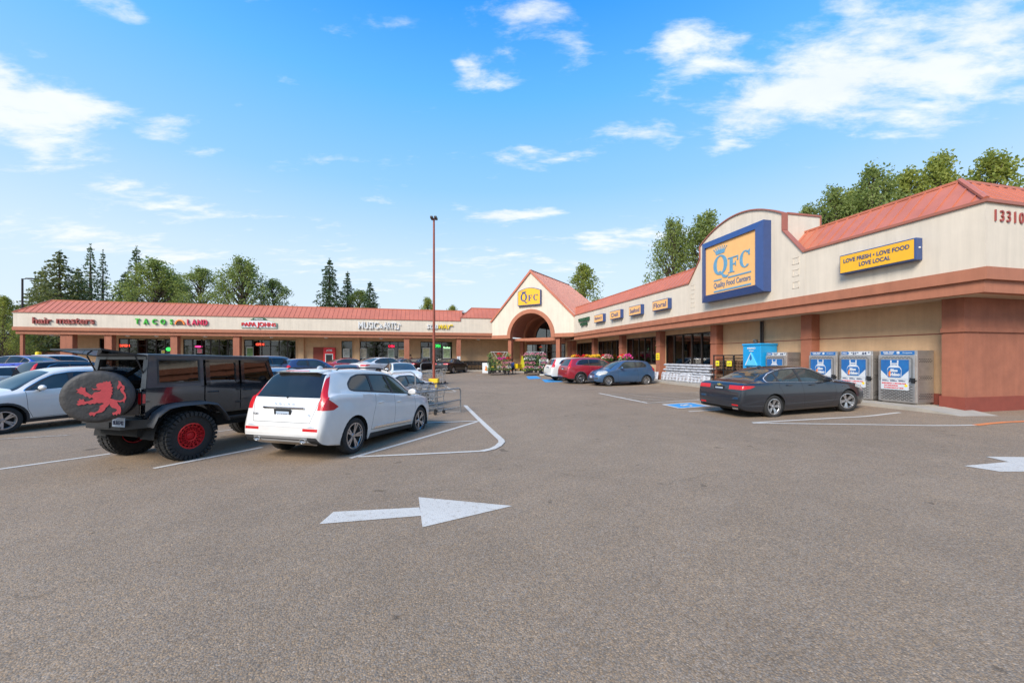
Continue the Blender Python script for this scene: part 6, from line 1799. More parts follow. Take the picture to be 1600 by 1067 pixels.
# cash machine
a, b = v_at(505.5, 49.3), v_at(523.5, 49.3)
r = bthing('cash_machine', 'red drive-up cash machine kiosk beside a dark red door', 'cash machine', (a+b)/2, 49.75, 0, 'S'); w = b-a
mb = MB(); mb.rbx(-w/2, w/2, -.55, 0, .0, 2.9, .05); mb.build('cabinet', m_redp, r)
mb = MB(); mb.bx(-w*.34, w*.34, -.575, -.55, .95, 2.15); fr = mb.build('surround', m_whitep, r)
mb = MB(); mb.bx(-w*.27, w*.27, -.59, -.575, 1.15, 2.05); mb.build('screen', m_black, r)
mb = MB(); text(mb, 'ATM', .3, 0, -.565, 2.55, .02, .01, width=w*.5, height=.24); mb.build('lettering', m_wletter, r)
# black cart row along the wall
def cart(root, col, s=1.0, basket=True):
    """wire shopping cart, nose +x"""
    def wire(pts, r_=.008, n=5): mb.tube(pts, r_, n)
    mb = MB()
    top = [(-.42,-.24,1.0),(.46,-.19,.90),(.46,.19,.90),(-.42,.24,1.0),(-.42,-.24,1.0)]
    bot_ = [(-.30,-.20,.56),(.34,-.16,.54),(.34,.16,.54),(-.30,.20,.56),(-.30,-.20,.56)]
    wire(top, .010); wire(bot_)
    def lerp(a, b, t): return tuple(x*(1-t)+y*t for x, y in zip(a, b))
    for k in range(4):
        n = 6 if k % 2 == 0 else 4
        for i in range(n+1):
            t = i/n
            wire([lerp(bot_[k], bot_[k+1], t), lerp(top[k], top[k+1], t)], .004, 4)
    for t in (.33, .66):
        L_ = [lerp(bot_[k], top[k], t) for k in range(5)]; wire(L_, .004, 4)
    for i in range(1, 6): wire([lerp(bot_[0], bot_[1], i/6), lerp(bot_[3], bot_[2], i/6)], .004, 4)
    if col is not m_galv:
        mb = MB()
        for k in range(4):
            a_, b_, c_, d_ = bot_[k], bot_[k+1], top[k+1], top[k]
            for j in range(5):
                t0, t1 = j/5+.02, j/5+.15
                mb.quad(lerp(a_, d_, t0), lerp(b_, c_, t0), lerp(b_, c_, t1), lerp(a_, d_, t1))
        wire(top, .016)
    mb.build('basket', col, root)
    mb = MB()
    for sy in (-1, 1):
        mb.tube([(-.48, sy*.25, 1.03), (-.34, sy*.23, .60), (-.36, sy*.22, .22), (.42, sy*.17, .14)], .013, 6)
        mb.tube([(-.34, sy*.23, .60), (.30, sy*.17, .52)], .010, 6)
    mb.tube([(-.36,-.22,.22),(-.36,.22,.22)], .012, 6); mb.tube([(.40,-.17,.145),(.40,.17,.145)], .012, 6)
    mb.build('frame', m_galv if col is m_galv else col, root, smooth=True)
    mb = MB(); mb.tube([(-.50,-.27,1.04),(-.50,.27,1.04)], .018, 8); mb.build('handle', m_black, root, smooth=True)
    for (x, y) in ((-.36,-.22),(-.36,.22),(.40,-.17),(.40,.17)):
        mb = MB(); mb.cyl((x, y-.014, .062), (x, y+.014, .062), .062, n=12); mb.cyl((x, y, .06), (x, y, .19), .012, n=6); mb.build('caster', m_black, root)
def cart_at(name, label, loc, rz, m, group): 
    t = thing(name, label, 'shopping cart', loc, rz, group); cart(t, m); return t
m_dcart = mat('black_cart_plastic', (0.02,0.02,0.022), rough=.5, var=.2)
proto = cart_at('shopping_cart', 'black shopping cart in the row against the strip mall wall', bw(v_at(722, 48.9), 48.9, .12), TH+PI/2, m_dcart, 'black carts against the strip mall wall')
for i in range(1, 9):
    c = copy_tree(proto); c.location = bw(v_at(722+5.6*i, 48.9), 48.9, .12)
    c['label'] = 'black shopping cart in the row against the strip mall wall'
for i in range(9):
    pass
# near corral
m_gv = m_galv
# frames of bent pipe
def corral(name, label, P, group=None):
    t = thing(name, label, 'cart corral', P[0], group=group); bx0 = Vector(P[0])
    def tube(nm, pts, r_=.024):
        mb = MB(); mb.tube([tuple(Vector(p)-bx0) for p in pts], r_, 8); mb.build(nm, m_gv, t, smooth=True)
    return t, tube
E1 = gp(719.5, 643.5); P2 = gp(683, 643.5)
dirn = Vector((-.46,-.888,0))      # rails run back towards the camera and left
def up(p, z): return (p[0], p[1], g(p[0], p[1])+z)
zt_ = 1.75-48.3/600*E1.y - E1.z     # rail height from the photo
t, tb = corral('cart_corral', 'galvanised pipe cart corral beside the white crossover', [tuple(E1)])
def rail(e, L, z, zr, corner=.10):
    s_ = Vector((e[0], e[1], 0)); f_ = s_ + dirn*L
    return [up(e, .0), up(e, z-corner), (e[0]+dirn.x*corner*.35, e[1]+dirn.y*corner*.35, g(e[0], e[1])+z-.03), (e[0]+dirn.x*corner, e[1]+dirn.y*corner, g(e[0], e[1])+z), (f_.x, f_.y, g(e[0], e[1])+z+.02)]
tb('rail', rail(E1, 2.5, zt_, 0)); tb('rail', [(E1.x, E1.y, E1.z+zt_*.52), (E1.x+dirn.x*2.5, E1.y+dirn.y*2.5, E1.z+zt_*.52)], .02)
tb('post', [up(P2, 0), up(P2, zt_-.02)]); tb('ground_bar', [up(E1, .01), up(P2, .01)], .006)
tb('rail', [up(P2, zt_-.04), up((P2.x-1.3, P2.y+.25), zt_-.0)], .022); tb('rail', [up(P2, zt_*.5), up((P2.x-1.3, P2.y+.25), zt_*.5)], .016)
A = gp(609, 646); B = gp(649, 645)
zh = 1.75-(582-558)/600*A.y-A.z
mbp = [up(A, 0), up(A, zh-.16), (A.x+.05, A.y, A.z+zh-.06), (A.x+.15, A.y, A.z+zh), (B.x-.15, B.y, B.z+zh), (B.x-.05, B.y, B.z+zh-.06), up(B, zh-.16), up(B, 0)]
tb('hoop', mbp, .028)
GC = 'shopping carts nested in the near corral'
base_dir = math.atan2(.888, .46)
lab = ['shopping cart nearest the camera in the near corral, casters visible under the rail', 'second shopping cart from the camera in the near corral', 'third shopping cart from the camera in the near corral', 'fourth shopping cart from the camera in the near corral', 'farthest shopping cart in the near corral, close to the yellow pole base']
cp0 = gp(676, 648)
near_cart = cart_at('shopping_cart', lab[0], (cp0.x-.1, cp0.y+.3, g(cp0.x, cp0.y)), R(150), m_galv, GC)
for i in range(1, 5):
    c = copy_tree(near_cart); x = cp0.x-.1-.33*i; y = cp0.y+.3+.22*i
    c.location = (x, y, g(x, y)); c['label'] = lab[i]; c.rotation_euler = (0, 0, R(150+(i % 2)*2))
# advert board on a cart in the corral (child seat flap)
# far corral
F1 = gp(692, 601.5); F0 = gp(657.5, 597)
t, tb = corral('cart_corral', 'galvanised pipe cart corral beyond the light pole, in front of the black sedans', [tuple(F1)])
tb('post', [up(F1, 0), up(F1, .74)], .03); tb('rail', [up(F1, .76), up((F1.x-1.5, F1.y-.4), .76)], .024); tb('rail', [up(F1, .40), up((F1.x-1.5, F1.y-.4), .40)], .02); tb('post', [up((F1.x-1.5, F1.y-.4), 0), up((F1.x-1.5, F1.y-.4), .77)], .03)
tb('hoop', [up(F0, 0), up(F0, 1.25), (F0.x+.12, F0.y, F0.z+1.38), (F0.x+.4, F0.y+1.6, F0.z+1.38), up((F0.x+.45, F0.y+1.9), 1.2), up((F0.x+.45, F0.y+1.9), 0)], .03)
for i, (px, py) in enumerate(((664,602),(672,600.5),(680,600),(687,599))):
    p = gp(px, py); c = copy_tree(near_cart); c.location = tuple(p); c.rotation_euler = (0, 0, R(160+i*7)); c['group'] = 'shopping carts at the far corral'
    c['label'] = ['leftmost shopping cart at the far corral, by the white sedan', 'second shopping cart at the far corral from the white sedan', 'shopping cart right behind the light pole', 'shopping cart right of the light pole at the far corral post'][i]
# ---------------------------------------------------------------- light poles
pb = gp(678, 604.5)
m_polep = mat('pole_paint_brown_red', (0.24,0.055,0.03), rough=.5, var=.12)
t = thing('light_pole', 'tall rust red light pole on a yellow painted concrete base', 'light pole', tuple(pb))
mb = MB(); mb.rbx(-.28, .28, -.28, .28, -.05, .52, .03); mb.build('base', mat('yellow_painted_concrete', (0.80,0.52,0.02), rough=.7, var=.1, bump=.2), t)
mb = MB(); mb.bx(-.15, .15, -.15, .15, .52, .55); mb.cyl((0,0,.55), (0,0,10.33), .085, .06, 12); mb.build('pole', m_polep, t, smooth=True, sharp=35)
for sx_ in (-1, 1):
    mb = MB(); mb.rbx(sx_*.04, sx_*.20, -.22, .22, 10.3, 10.44, .03) if sx_ > 0 else mb.rbx(-.20, -.04, -.22, .22, 10.3, 10.44, .03); mb.build('lamp_head', m_frame, t)
t = thing('light_pole', 'distant dark light pole with one arm behind the left end of the strip mall', 'light pole', (at2(35, 46), 46, g(at2(35, 46), 46)))
mb = MB(); mb.cyl((0,0,0), (0,0,11.0), .11, .09, 10); mb.tube([(0,0,10.9),(.55,0,11.0)], .05, 6); mb.build('pole', m_frame, t)
mb = MB(); mb.rbx(.5, 1.3, -.16, .16, 10.93, 11.06, .03); mb.build('lamp_head', m_frame, t)

# ---------------------------------------------------------------- supermarket front goods
m_steel = mat('cage_steel', (0.56,0.53,0.50), rough=.34, metal=.75, var=.12, vscale=5)
m_cblue = mat('cage_blue_print', (0.02,0.10,0.30), rough=.4, col2=(0.015,0.16,0.42), vscale=3)
m_cwhite = mat('cage_white_print', (0.58,0.60,0.62), rough=.4, var=.03)
m_cred = mat('cage_red_print', (0.65,0.04,0.05), rough=.5, var=.1)
m_hole = mat('cage_hole_dark', (0.03,0.028,0.026), rough=.8, var=.1)
def cage(label, pxa, pxb, style, z=.12):
    vf = 16.3
    a, b = u_at(pxa, vf), u_at(pxb, vf)
    r = bthing('gas_cylinder_cage', label, 'gas cage', vf, a, z, 'W', 'gas cylinder cages along the supermarket wall')
    w = a-b; H = 1.86
    # local: x 0..w to the right, y 0 front .. .8 back
    mb = MB(); mb.rbx(0, w, .03, .80, .06, H, .012); mb.bx(.05, w-.05, .1, .7, -.0, .06); mb.build('cabinet', m_steel, r)
    mb = MB(); mb.rbx(.01, w-.03, -.03, .03, .06, H-.16, .01); d = mb.build('door', m_steel, r)
    rr = random.Random(len(label))
    mb = MB()
    for k in range(12):
        zz = .12+.048*k
        for j in range(8):
            x = .09+(w-.2)*j/7.6+(.5*(k % 2))*(w-.2)/7.6
            if x+.09 < w-.07: mb.bx(x, x+.085, -.0345, -.029, zz, zz+.020)
    for k in range(2):
        for j in range(9):
            x = .08+(w-.2)*j/8.6+(.5*(k % 2))*(w-.2)/8.6
            if x+.08 < w-.07: mb.bx(x, x+.072, -.0335, -.029, H-.28+.035*k, H-.262+.035*k)
    for k in range(34):
        for x in (.04, w-.14): mb.bx(x, x+.05, -.0335, -.029, .80+.026*k, .811+.026*k) if .80+.026*k < H-.3 else None
    mb.build('perforations', m_hole, d)
    mb = MB()
    for grp in (.20, .86, 1.45):
        for k in range(3 if grp > .3 else 4):
            for j in range(6):
                y_ = .10+.10*j+(.05*(k % 2)); mb.bx(w-.001, w+.004, y_, y_+.07, grp+.05*k, grp+.05*k+.018)
    mb.build('side_slots', m_hole, r)
    # print panel
    x0, x1 = .10, w-.20; z0, z1 = .86, 1.54
    mb = MB(); mb.bx(x0, x1, -.045, -.035, z0, z1); mb.build('blue_poster', m_cblue, d)
    mb = MB(); cx = (x0+x1)/2; W_ = x1-x0
    mb.prism([(x0, z0+.3), (x0, z0), (x1, z0), (x1, z0+.3), (cx+.22*W_, z0+.05), (cx-.22*W_, z0+.05)], -.050, -.045)
    tank = [(cx+.26*W_*math.cos(t)*(1 if abs(math.cos(t)) < .9 else 1), z0+.30+.20*math.sin(t)) for t in [PI*i/16 for i in range(17)]]
    mb.prism(tank + [(cx-.25*W_, z0+.10), (cx+.25*W_, z0+.10)], -.053, -.049)
    for sx_ in (-1, 1): mb.prism([(cx+sx_*.10*W_, z0+.46), (cx+sx_*.14*W_, z0+.46), (cx+sx_*.15*W_, z0+.66), (cx+sx_*.10*W_, z0+.66)], -.052, -.047)
    mb.prism([(cx-.14*W_, z0+.52), (cx+.14*W_, z0+.52), (cx+.14*W_, z0+.56), (cx-.14*W_, z0+.56)], -.054, -.049)
    mb.build('cylinder_picture', m_cwhite, d)
    mb = MB(); mb.prism([(cx-.22*W_, z0+.06), (cx+.22*W_, z0+.06), (cx+.25*W_, z0+.30), (cx+.20*W_, z0+.40), (cx-.20*W_, z0+.40), (cx-.25*W_, z0+.30)], -.058, -.053); mb.build('logo_patch', m_cblue, d)
    mb = MB(); text(mb, 'Blue', .15, cx, -.061, z0+.30, .006, .010, width=W_*.26, height=.11); text(mb, 'rhino', .15, cx+.03, -.061, z0+.16, .006, .010, width=W_*.34, height=.12); mb.build('logo_lettering', m_cwhite, d)
    mb = MB(); mb.prism([(cx-.20*W_, z0+.10), (cx-.13*W_, z0+.08), (cx-.12*W_, z0+.22), (cx-.155*W_, z0+.30), (cx-.20*W_, z0+.22)], -.062, -.058); mb.build('logo_flame', m_orange, d)
    mb = MB(); mb.bx(x0, x1, -.047, -.035, z0-.38, z0-.01); mb.build('warning_sheet', m_cwhite, d)
    mb = MB()
    text(mb, 'EMERGENCY 1-800-258-7466', .06, cx-.02, -.050, z0-.155, .004, .003, width=W_*.88, height=.045)
    text(mb, 'NO SMOKING', .06, cx-.1, -.050, z0-.235, .004, .003, width=W_*.5, height=.045)
    text(mb, 'FLAMMABLE LP GAS', .06, cx-.02, -.050, z0-.315, .004, .003, width=W_*.7, height=.045)
    mb.build('warning_lettering', m_cred, d)
    mb = MB()
    for k in range(3): mb.bx(x0+.04+.30*k*W_, x0+.04+.30*k*W_+.2, -.049, -.046, z0-.085, z0-.06); mb.bx(x0+.04+.30*k*W_, x0+.04+.30*k*W_+.14, -.049, -.046, z0-.05, z0-.035)
    mb.build('fine_print', m_ink, d)
    dm = x1-.07; dz_ = z0-.22
    mb = MB(); mb.prism([(dm, dz_-.055), (dm+.055, dz_), (dm, dz_+.055), (dm-.055, dz_)], -.052, -.047); mb.build('hazard_diamond', m_yel2, d)
    # top header
    mb = MB(); mb.bx(.06, w-.08, .015, .03, H-.145, H-.015); mb.build('header_panel', m_cblue if style == 'blue' else m_cwhite, r)
    mb = MB()
    if style == 'price':
        text(mb, '21', .15, w*.46, .011, H-.08, .006, .006, height=.095); text(mb, '64', .15, w*.76, .011, H-.08, .006, .006, height=.095); text(mb, '99', .06, w*.56, .011, H-.06, .006, .002, height=.045); text(mb, '99', .06, w*.89, .011, H-.06, .006, .002, height=.045); text(mb, '$', .07, w*.38, .011, H-.06, .006, .002, height=.05)
        mb.build('price_lettering', m_ink, r)
        mb = MB(); mb.prism([(.07, H-.13), (.30, H-.13), (.35, H-.08), (.30, H-.02), (.07, H-.02)], .008, .014); mb.build('logo_patch', m_cblue, r)
        mb = MB(); text(mb, 'rhino', .06, .19, .004, H-.075, .004, .003, width=.18, height=.05); mb.build('logo_lettering', m_cwhite, r)
    else:
        text(mb, 'FUEL PREP', .05, w*.27, .011, H-.06, .005, .003, width=w*.30, height=.045); text(mb, 'MADE EASY', .05, w*.27, .011, H-.11, .005, .003, width=w*.26, height=.03); text(mb, 'Propane', .05, w*.76, .011, H-.08, .005, .002, width=w*.24, height=.04)
        mb.sph((w*.52, .012, H-.075), .05, 12, 6, (1, .1, .9)); mb.build('header_lettering', m_cwhite, r)
    # latch
    mb = MB(); mb.rbx(w-.17, w+.02, -.09, -.03, .80, .845, .008); mb.rbx(w-.11, w-.02, -.10, -.03, .74, .91, .008); mb.rbx(w-.16, w-.12, -.07, -.03, .86, .92, .006); mb.build('latch', m_black, r)
    return r, w
cage('gas cylinder cage nearest the camera, with a blue header and its full side visible', 1373, 1432.5, 'blue')
r, w = cage('gas cylinder cage with white price header reading 21 and 64, second from the right', 1312, 1363, 'price')
cage('gas cylinder cage with blue header partly behind the grey saloon roof, third from the right', 1264.5, 1307.5, 'blue')
cage('gas cylinder cage with white price header beside the bright blue vending kiosk', 1197, 1229, 'price')
r = bthing('wall_poster', 'blue vertical poster between the two nearest gas cages', 'poster', 16.75, 11.95, .62, 'S')
mb = MB(); mb.bx(0, .45, 0, .02, 0, 1.12); mb.build('sheet', m_cblue, r)
mb = MB(); text(mb, 'HO', .2, .23, -.005, .85, .006, .006, width=.3, height=.14); mb.prism([(.05,0),(.45,0),(.45,.12),(.05,.04)], -.006, 0); mb.prism([(.1,.45),(.36,.52),(.30,.60),(.12,.54)], -.006, 0); mb.build('print', m_cwhite, r)

# blue vending kiosk
r = bthing('water_kiosk', 'bright blue water vending kiosk between the black rack and the gas cages', 'vending kiosk', 16.1, 16.85, .12, 'W')
m_sky = mat('kiosk_blue', (0.01,0.30,0.62), rough=.3, var=.05, coat=.3)
m_sky2 = mat('kiosk_light_blue', (0.10,0.50,0.75), rough=.35, var=.05)
mb = MB(); mb.rbx(0, 1.08, 0, 1.0, 0, 2.22, .03); mb.rbx(-.03, 1.11, -.04, 1.02, 2.22, 2.32, .03); mb.build('cabinet', m_sky, r)
mb = MB(); mb.prism([(.18,1.22),(.9,1.22),(.54,1.86)], -.05, 0); mb.build('triangle_panel', m_sky2, r)
mb = MB(); mb.prism([(.54,1.78),(.47,1.62),(.48,1.52),(.54,1.46),(.60,1.52),(.61,1.62)], -.058, -.05); mb.build('drop_emblem', m_cblue, r)
mb = MB(); text(mb, 'PRIMO', .12, .54, -.01, 2.08, .01, .006, width=.5, height=.09); text(mb, 'Water', .1, .54, -.01, 1.95, .01, .003, width=.3, height=.07); mb.prism([(.18,1.22),(.24,1.22),(.54,1.80),(.54,1.86)], -.056, -.05); mb.build('lettering', m_cwhite, r)
mb = MB(); mb.bx(.25, .62, -.02, .0, .62, 1.15); mb.lathe([(0,-.03),(.07,-.03),(.07,0),(0,0)], 14, (.12,0,.95), axis='y'); mb.build('dispenser', m_black, r)
# black rack
r = bthing('storage_rack', 'black steel rack of firewood with two yellow price cards beside the column', 'rack', 16.3, 19.2, .12, 'W')
mb = MB(); 
for x in (0, .75, 1.5, 2.2): mb.bx(x, x+.05, 0, .05, 0, 1.72); mb.bx(x, x+.05, .65, .7, 0, 1.72)
mb.bx(0, 2.25, -.005, .055, 1.70, 1.76); mb.bx(0, 2.25, .645, .705, 1.70, 1.76); mb.bx(0, .06, 0, .7, 1.695, 1.75); mb.bx(2.19, 2.25, 0, .7, 1.695, 1.75)
for z in (.1, .9): mb.bx(0, 2.25, .06, .64, z, z+.03)
mb.build('frame', m_black, r)
for x, w_ in ((.22, .26), (1.05, .34)):
    mb = MB(); mb.bx(x, x+w_, -.02, -.008, 1.14, 1.42); c_ = mb.build('price_card', mat('yellow_card', (.85,.72,.02), rough=.5, var=.03), r)
    mb = MB(); text(mb, '5.99', .1, x+w_/2, -.024, 1.28, .004, .003, width=w_*.7, height=.08); mb.bx(x+.04, x+w_-.04, -.025, -.02, 1.19, 1.205); mb.build('price_lettering', m_ink, c_)
m_wood = mat('firewood_bundle', (0.17,0.09,0.045), rough=.9, col2=(0.04,0.025,0.015), vscale=9, stretch=(6,6,1))
rr = random.Random(3)
for lv in (.13, .93):
    for c_ in range(3):
        t = bthing('firewood_bundle', 'firewood bundle on the %s shelf of the black rack, %s bay' % ('lower' if lv < .5 else 'upper', ['left', 'middle', 'right'][c_]), 'firewood', 16.35, 19.2-.08-.75*c_, .12+lv, 'W', 'firewood bundles in the black rack')
        mb = MB()
        for k in range(9):
            x = .10+.19*(k % 3)+rr.uniform(-.02,.02); z = .09+.17*(k//3)
            mb.tube([(x, .02+rr.uniform(0,.04), z), (x+rr.uniform(-.02,.02), .52, z+.01)], .09, 6)
        mb.build('logs', m_wood, t)
# conduit on the wall
r = bthing('wall_conduit', 'black conduit pipes running down the tan wall above the blue kiosk', 'pipe', 17.10, u_at(1189, 17.05), 1.9, 'W')
mb = MB(); mb.tube([(0,-.05,0),(0,-.05,1.72)], .045, 8); mb.tube([(.12,-.05,0),(.12,-.05,1.72)], .03, 8); mb.build('pipe', m_black, r)
mb = MB(); mb.rbx(-.42, -.25, -.12, 0, .62, .78, .02); mb.sph((-.33,-.14,.74), .07, 8, 6); mb.build('junction_box', m_galv, r)
# column plates
def plate_sign(label, v, u, z, w, h, face, col, body=None, cat='sign'):
    r = bthing('column_sign', label, cat, v, u, z, face)
    mb = MB(); mb.rbx(-w/2, w/2, -.02, 0, 0, h, .006); mb.build('plate', col, r)
    mb = MB()
    if body == 'hc':
        ring_pts(mb, 0, h*.38, w*.22, w*.22, w*.15, w*.15, PI*.9, 2.1*PI, -.026, -.02, 12); mb.bx(-.02, .02, -.026, -.02, h*.38, h*.72); mb.sph((0,-.023,h*.8), .04, 8, 5, (1,.2,1)); mb.bx(0, w*.18, -.027, -.02, h*.38, h*.43)
        mb.build('symbol', m_cblue, r)
    else:
        for k in range(3): mb.bx(-w*.3, w*.3, -.026, -.02, h*(.25+.2*k), h*(.32+.2*k))
        mb.build('print', m_ink, r)
    return r
plate_sign('white accessible parking plate on the column behind the small blue hatchback', 16.7, 31.1-.06-.15, 1.3, .3, .62, 'W', m_whitep, 'hc')
plate_sign('yellow notice plate on the column behind the white soil bags', 16.7, 25.25, 1.55, .42, .5, 'W', m_yel2)
plate_sign('white and blue plate on the strip mall column right of the black sedans', 3.95, 47.28, 1.25, .42, .6, 'S', m_whitep, 'hc')

# white soil bags
m_bag = mat('white_bag_plastic', (0.36,0.37,0.40), rough=.4, col2=(0.56,0.57,0.60), vscale=3, bump=1.0, bscale=9)
m_bagp = mat('bag_print', (0.16,0.12,0.10), rough=.5, col2=(0.55,0.5,0.5), vscale=6)
def bag_mesh(seed, w=.42, h=.60, d=.17):
    r_ = random.Random(seed); bm = bmesh.new(); nx_, nz_ = 10, 12
    mb = MB(); grid = {}
    for side in (0, 1):
        for i in range(nx_+1):
            for j in range(nz_+1):
                a, b = i/nx_, j/nz_
                ed = min(1, (1-abs(2*a-1)**4))*(1-abs(2*b-1)**6)
                y = (-1 if side == 0 else 1)*d/2*max(0, ed)**.6*(1.12-.5*b)
                x = (a-.5)*w*(1+.06*math.sin(PI*b)+.03*math.sin(9*b+seed)); z = b*h + .012*math.sin(7*a+seed)
                y += .012*math.sin(13*a+5*b+seed)*ed + .01*r_.uniform(-1,1)*ed
                grid[(side,i,j)] = len(mb.v); mb.v.append((x, y, z))
    for side in (0, 1):
        for i in range(nx_):
            for j in range(nz_):
                q = [grid[(side,i,j)], grid[(side,i+1,j)], grid[(side,i+1,j+1)], grid[(side,i,j+1)]]
                mb.f.append(q if side == 0 else q[::-1]); mb.mi.append(1 if (side == 0 and 3 <= i <= 6 and j in (3, 4, 6, 8, 9)) else 0)
    return mb
BAGS = []
for s_ in range(4):
    o = bag_mesh(s_).build('soil_bag', [m_bag, m_bagp], smooth=True, sharp=60); BAGS.append(o.data); bpy.data.objects.remove(o)
def bag(label, v, u, z, rot, group, k, sc=1.0):
    o = bpy.data.objects.new('soil_bag', BAGS[k % 4]); COL.objects.link(o)
    o.location = bw(v, u, z); o.scale = (S*sc,)*3
    o.rotation_euler = rot
    tag(o, label, 'bag', group)
GB1 = 'white soil bags standing in the front row'; GB2 = 'white soil bags stacked flat under the window'
for i in range(13):
    bag('white soil bag standing upright in the front row between the column and the black rack', 16.42+rnd.uniform(-.03,.03), 24.2-.36*i, .12, (R(-8), R(rnd.uniform(-4,4)), TH-PI/2+rnd.uniform(-.1,.1)), GB1, i)
for lv in range(7):
    for i in range(8):
        bag('white soil bag lying in the flat stack under the window', 16.62+rnd.uniform(-.03,.03), 24.2-.56*i-(.2 if lv % 2 else 0), .20+.17*lv, (R(-90), 0, TH+PI/2+PI/2+rnd.uniform(-.08,.08)), GB2, i+lv, 1.0)
for i in range(3):
    bag('white soil bag leaning at the foot of the column with the yellow notice', 16.35, 25.62-.33*i, .12, (R(-9), R(rnd.uniform(-5,5)), TH-PI/2), 'white bags at the foot of the column', i, .95)
for lv in range(5):
    for i in range(2):
        bag('white soil bag in the short stack behind the blue hatchback rear', 16.6, 27.1-.5*i, .20+.17*lv, (R(-90), 0, TH+PI), 'white bags stacked left of the column', i+lv)

# ---------------------------------------------------------------- flowers
m_leaf = mat('plant_leaf', (0.05,0.13,0.025), rough=.6, col2=(0.11,0.20,0.04), vscale=12)
m_pot = mat('black_pot', (0.02,0.02,0.02), rough=.6, var=.2)
def petal(name, c): return mat('petal_'+name, c, rough=.6, var=.2, vscale=20)
PET = dict(pink=petal('pink', (.62,.22,.28)), mag=petal('magenta', (.62,.03,.25)), yel=petal('yellow', (.85,.50,.02)), red=petal('red', (.70,.02,.02)), wht=petal('white', (.75,.70,.62)), grn=petal('lime', (.25,.35,.05)), org=petal('orange', (.8,.25,.02)))
def plant_mesh(seed, pet, h=.30, r=.22, bloom=70):
    q = random.Random(seed); mb = MB(); mb.m = 0
    mb.lathe([(0,0),(.085,0),(.11,.18),(.10,.18),(0,.16)], 10)
    mb.m = 1
    def leaf(c, s_):
        n = Vector((q.uniform(-1,1), q.uniform(-1,1), q.uniform(.1,1))).normalized(); a = n.orthogonal().normalized(); b = n.cross(a); t = q.uniform(0, PI)
        a, b = a*math.cos(t)+b*math.sin(t), b*math.cos(t)-a*math.sin(t); c = Vector(c)
        mb.add([tuple(c+a*s_), tuple(c+b*s_*.5), tuple(c-a*s_), tuple(c-b*s_*.5)], [(0,1,2,3)])
    for _ in range(90):
        t = q.uniform(0, 2*PI); rr_ = r*math.sqrt(q.random()); leaf((rr_*math.cos(t), rr_*math.sin(t), .16+h*q.random()*(1-.4*rr_/r)), .045)
    mb.m = 2
    for _ in range(bloom):
        t = q.uniform(0, 2*PI); rr_ = r*math.sqrt(q.random()); leaf((rr_*math.cos(t)*1.05, rr_*math.sin(t)*1.05, .18+h*(1-.55*(rr_/r)**2)+q.uniform(-.04,.03)), .042)
    return mb.build('plant', [m_pot, m_leaf, PET[pet]])
PL = {}
for k, b in (('pink', 90), ('mag', 110), ('yel', 80), ('red', 80), ('wht', 60), ('grn', 20), ('org', 80)):
    o = plant_mesh(hash(k) % 97 if False else len(k)*7+ord(k[0]), k, bloom=b); PL[k] = o.data; bpy.data.objects.remove(o)
CN = dict(pink='pink', mag='magenta', yel='yellow', red='red', wht='white', grn='green leafy', org='orange')
def plant(k, loc, label, group, sc=1.0):
    o = bpy.data.objects.new('potted_plant', PL[k]); COL.objects.link(o); o.location = loc; o.rotation_euler = (0,0,rnd.uniform(0,6)); o.scale = (sc,)*3
    tag(o, label, 'potted plant', group)
def flower_rack(px, py, label, rows, group, wdt=1.6, nm='left'):
    p = gp(px, py); rz = TH-.1
    t = thing('flower_rack', label, 'plant stand', tuple(p), rz)
    mb = MB(); hs = [.22, .62, 1.02, 1.42]
    for k, z in enumerate(hs): mb.bx(-wdt/2, wdt/2, -.55+.13*k, .55-.13*k, z, z+.03)
    for x in (-wdt/2+.03, wdt/2-.03):
        mb.tube([(x,-.55,.0),(x,-.1,1.6)], .018, 6); mb.tube([(x,.55,.0),(x,.1,1.6)], .018, 6)
    mb.build('shelves', m_black, t)
    mb = MB()
    for sx_ in (-1, 1): mb.tube([(sx_*.15, 0, 1.5), (sx_*.55, 0, 2.15), (sx_*.05, 0, 2.15)], .018, 6)
    mb.tube([(-.8,0,2.15),(.8,0,2.15)], .016, 6); mb.tube([(-.8,0,2.15),(-.5,0,1.45)], .016, 6); mb.tube([(.8,0,2.15),(.5,0,1.45)], .016, 6)
    mb.build('hanger', m_whitep, t)
    c, s_ = math.cos(rz), math.sin(rz)
    lv = ['bottom', 'second', 'third', 'top']
    for k, row in enumerate(rows):
        n = len(row)
        for i, kk in enumerate(row):
            x = (-wdt/2+.15+(wdt-.3)*i/max(1, n-1)); y = -.42+.13*k
            loc = (p.x+c*x-s_*y, p.y+s_*x+c*y, p.z+hs[k]+.03)
            pos = 'leftmost' if i == 0 else ('rightmost' if i == n-1 else ['second', 'third', 'fourth', 'fifth'][i-1])
            plant(kk, loc, '%s plant, %s on the %s shelf of the %s flower rack' % (CN[kk], pos, lv[k], nm), group, 1.25)
flower_rack(780, 585.5, 'left flower rack beside the seated person, with black shelves and a white hanger', [('grn','grn','wht','pink','wht'), ('grn','grn','grn','pink','pink'), ('grn','grn','mag','mag','red'), ('grn','red','grn')], 'plants on the left flower rack', 2.0, 'left')
flower_rack(836, 586, 'right flower rack beside the chalkboard sign, topped by pink hanging flowers', [('pink','pink','wht','pink','wht'), ('pink','pink','grn','pink'), ('wht','wht','grn','pink'), ('pink','pink','pink','pink')], 'plants on the right flower rack', 1.9, 'right')
p = gp(845, 583); plant('red', (p.x, p.y, 2.5), 'red flower ball hanging above the right flower rack', None, .7)
mb = MB()
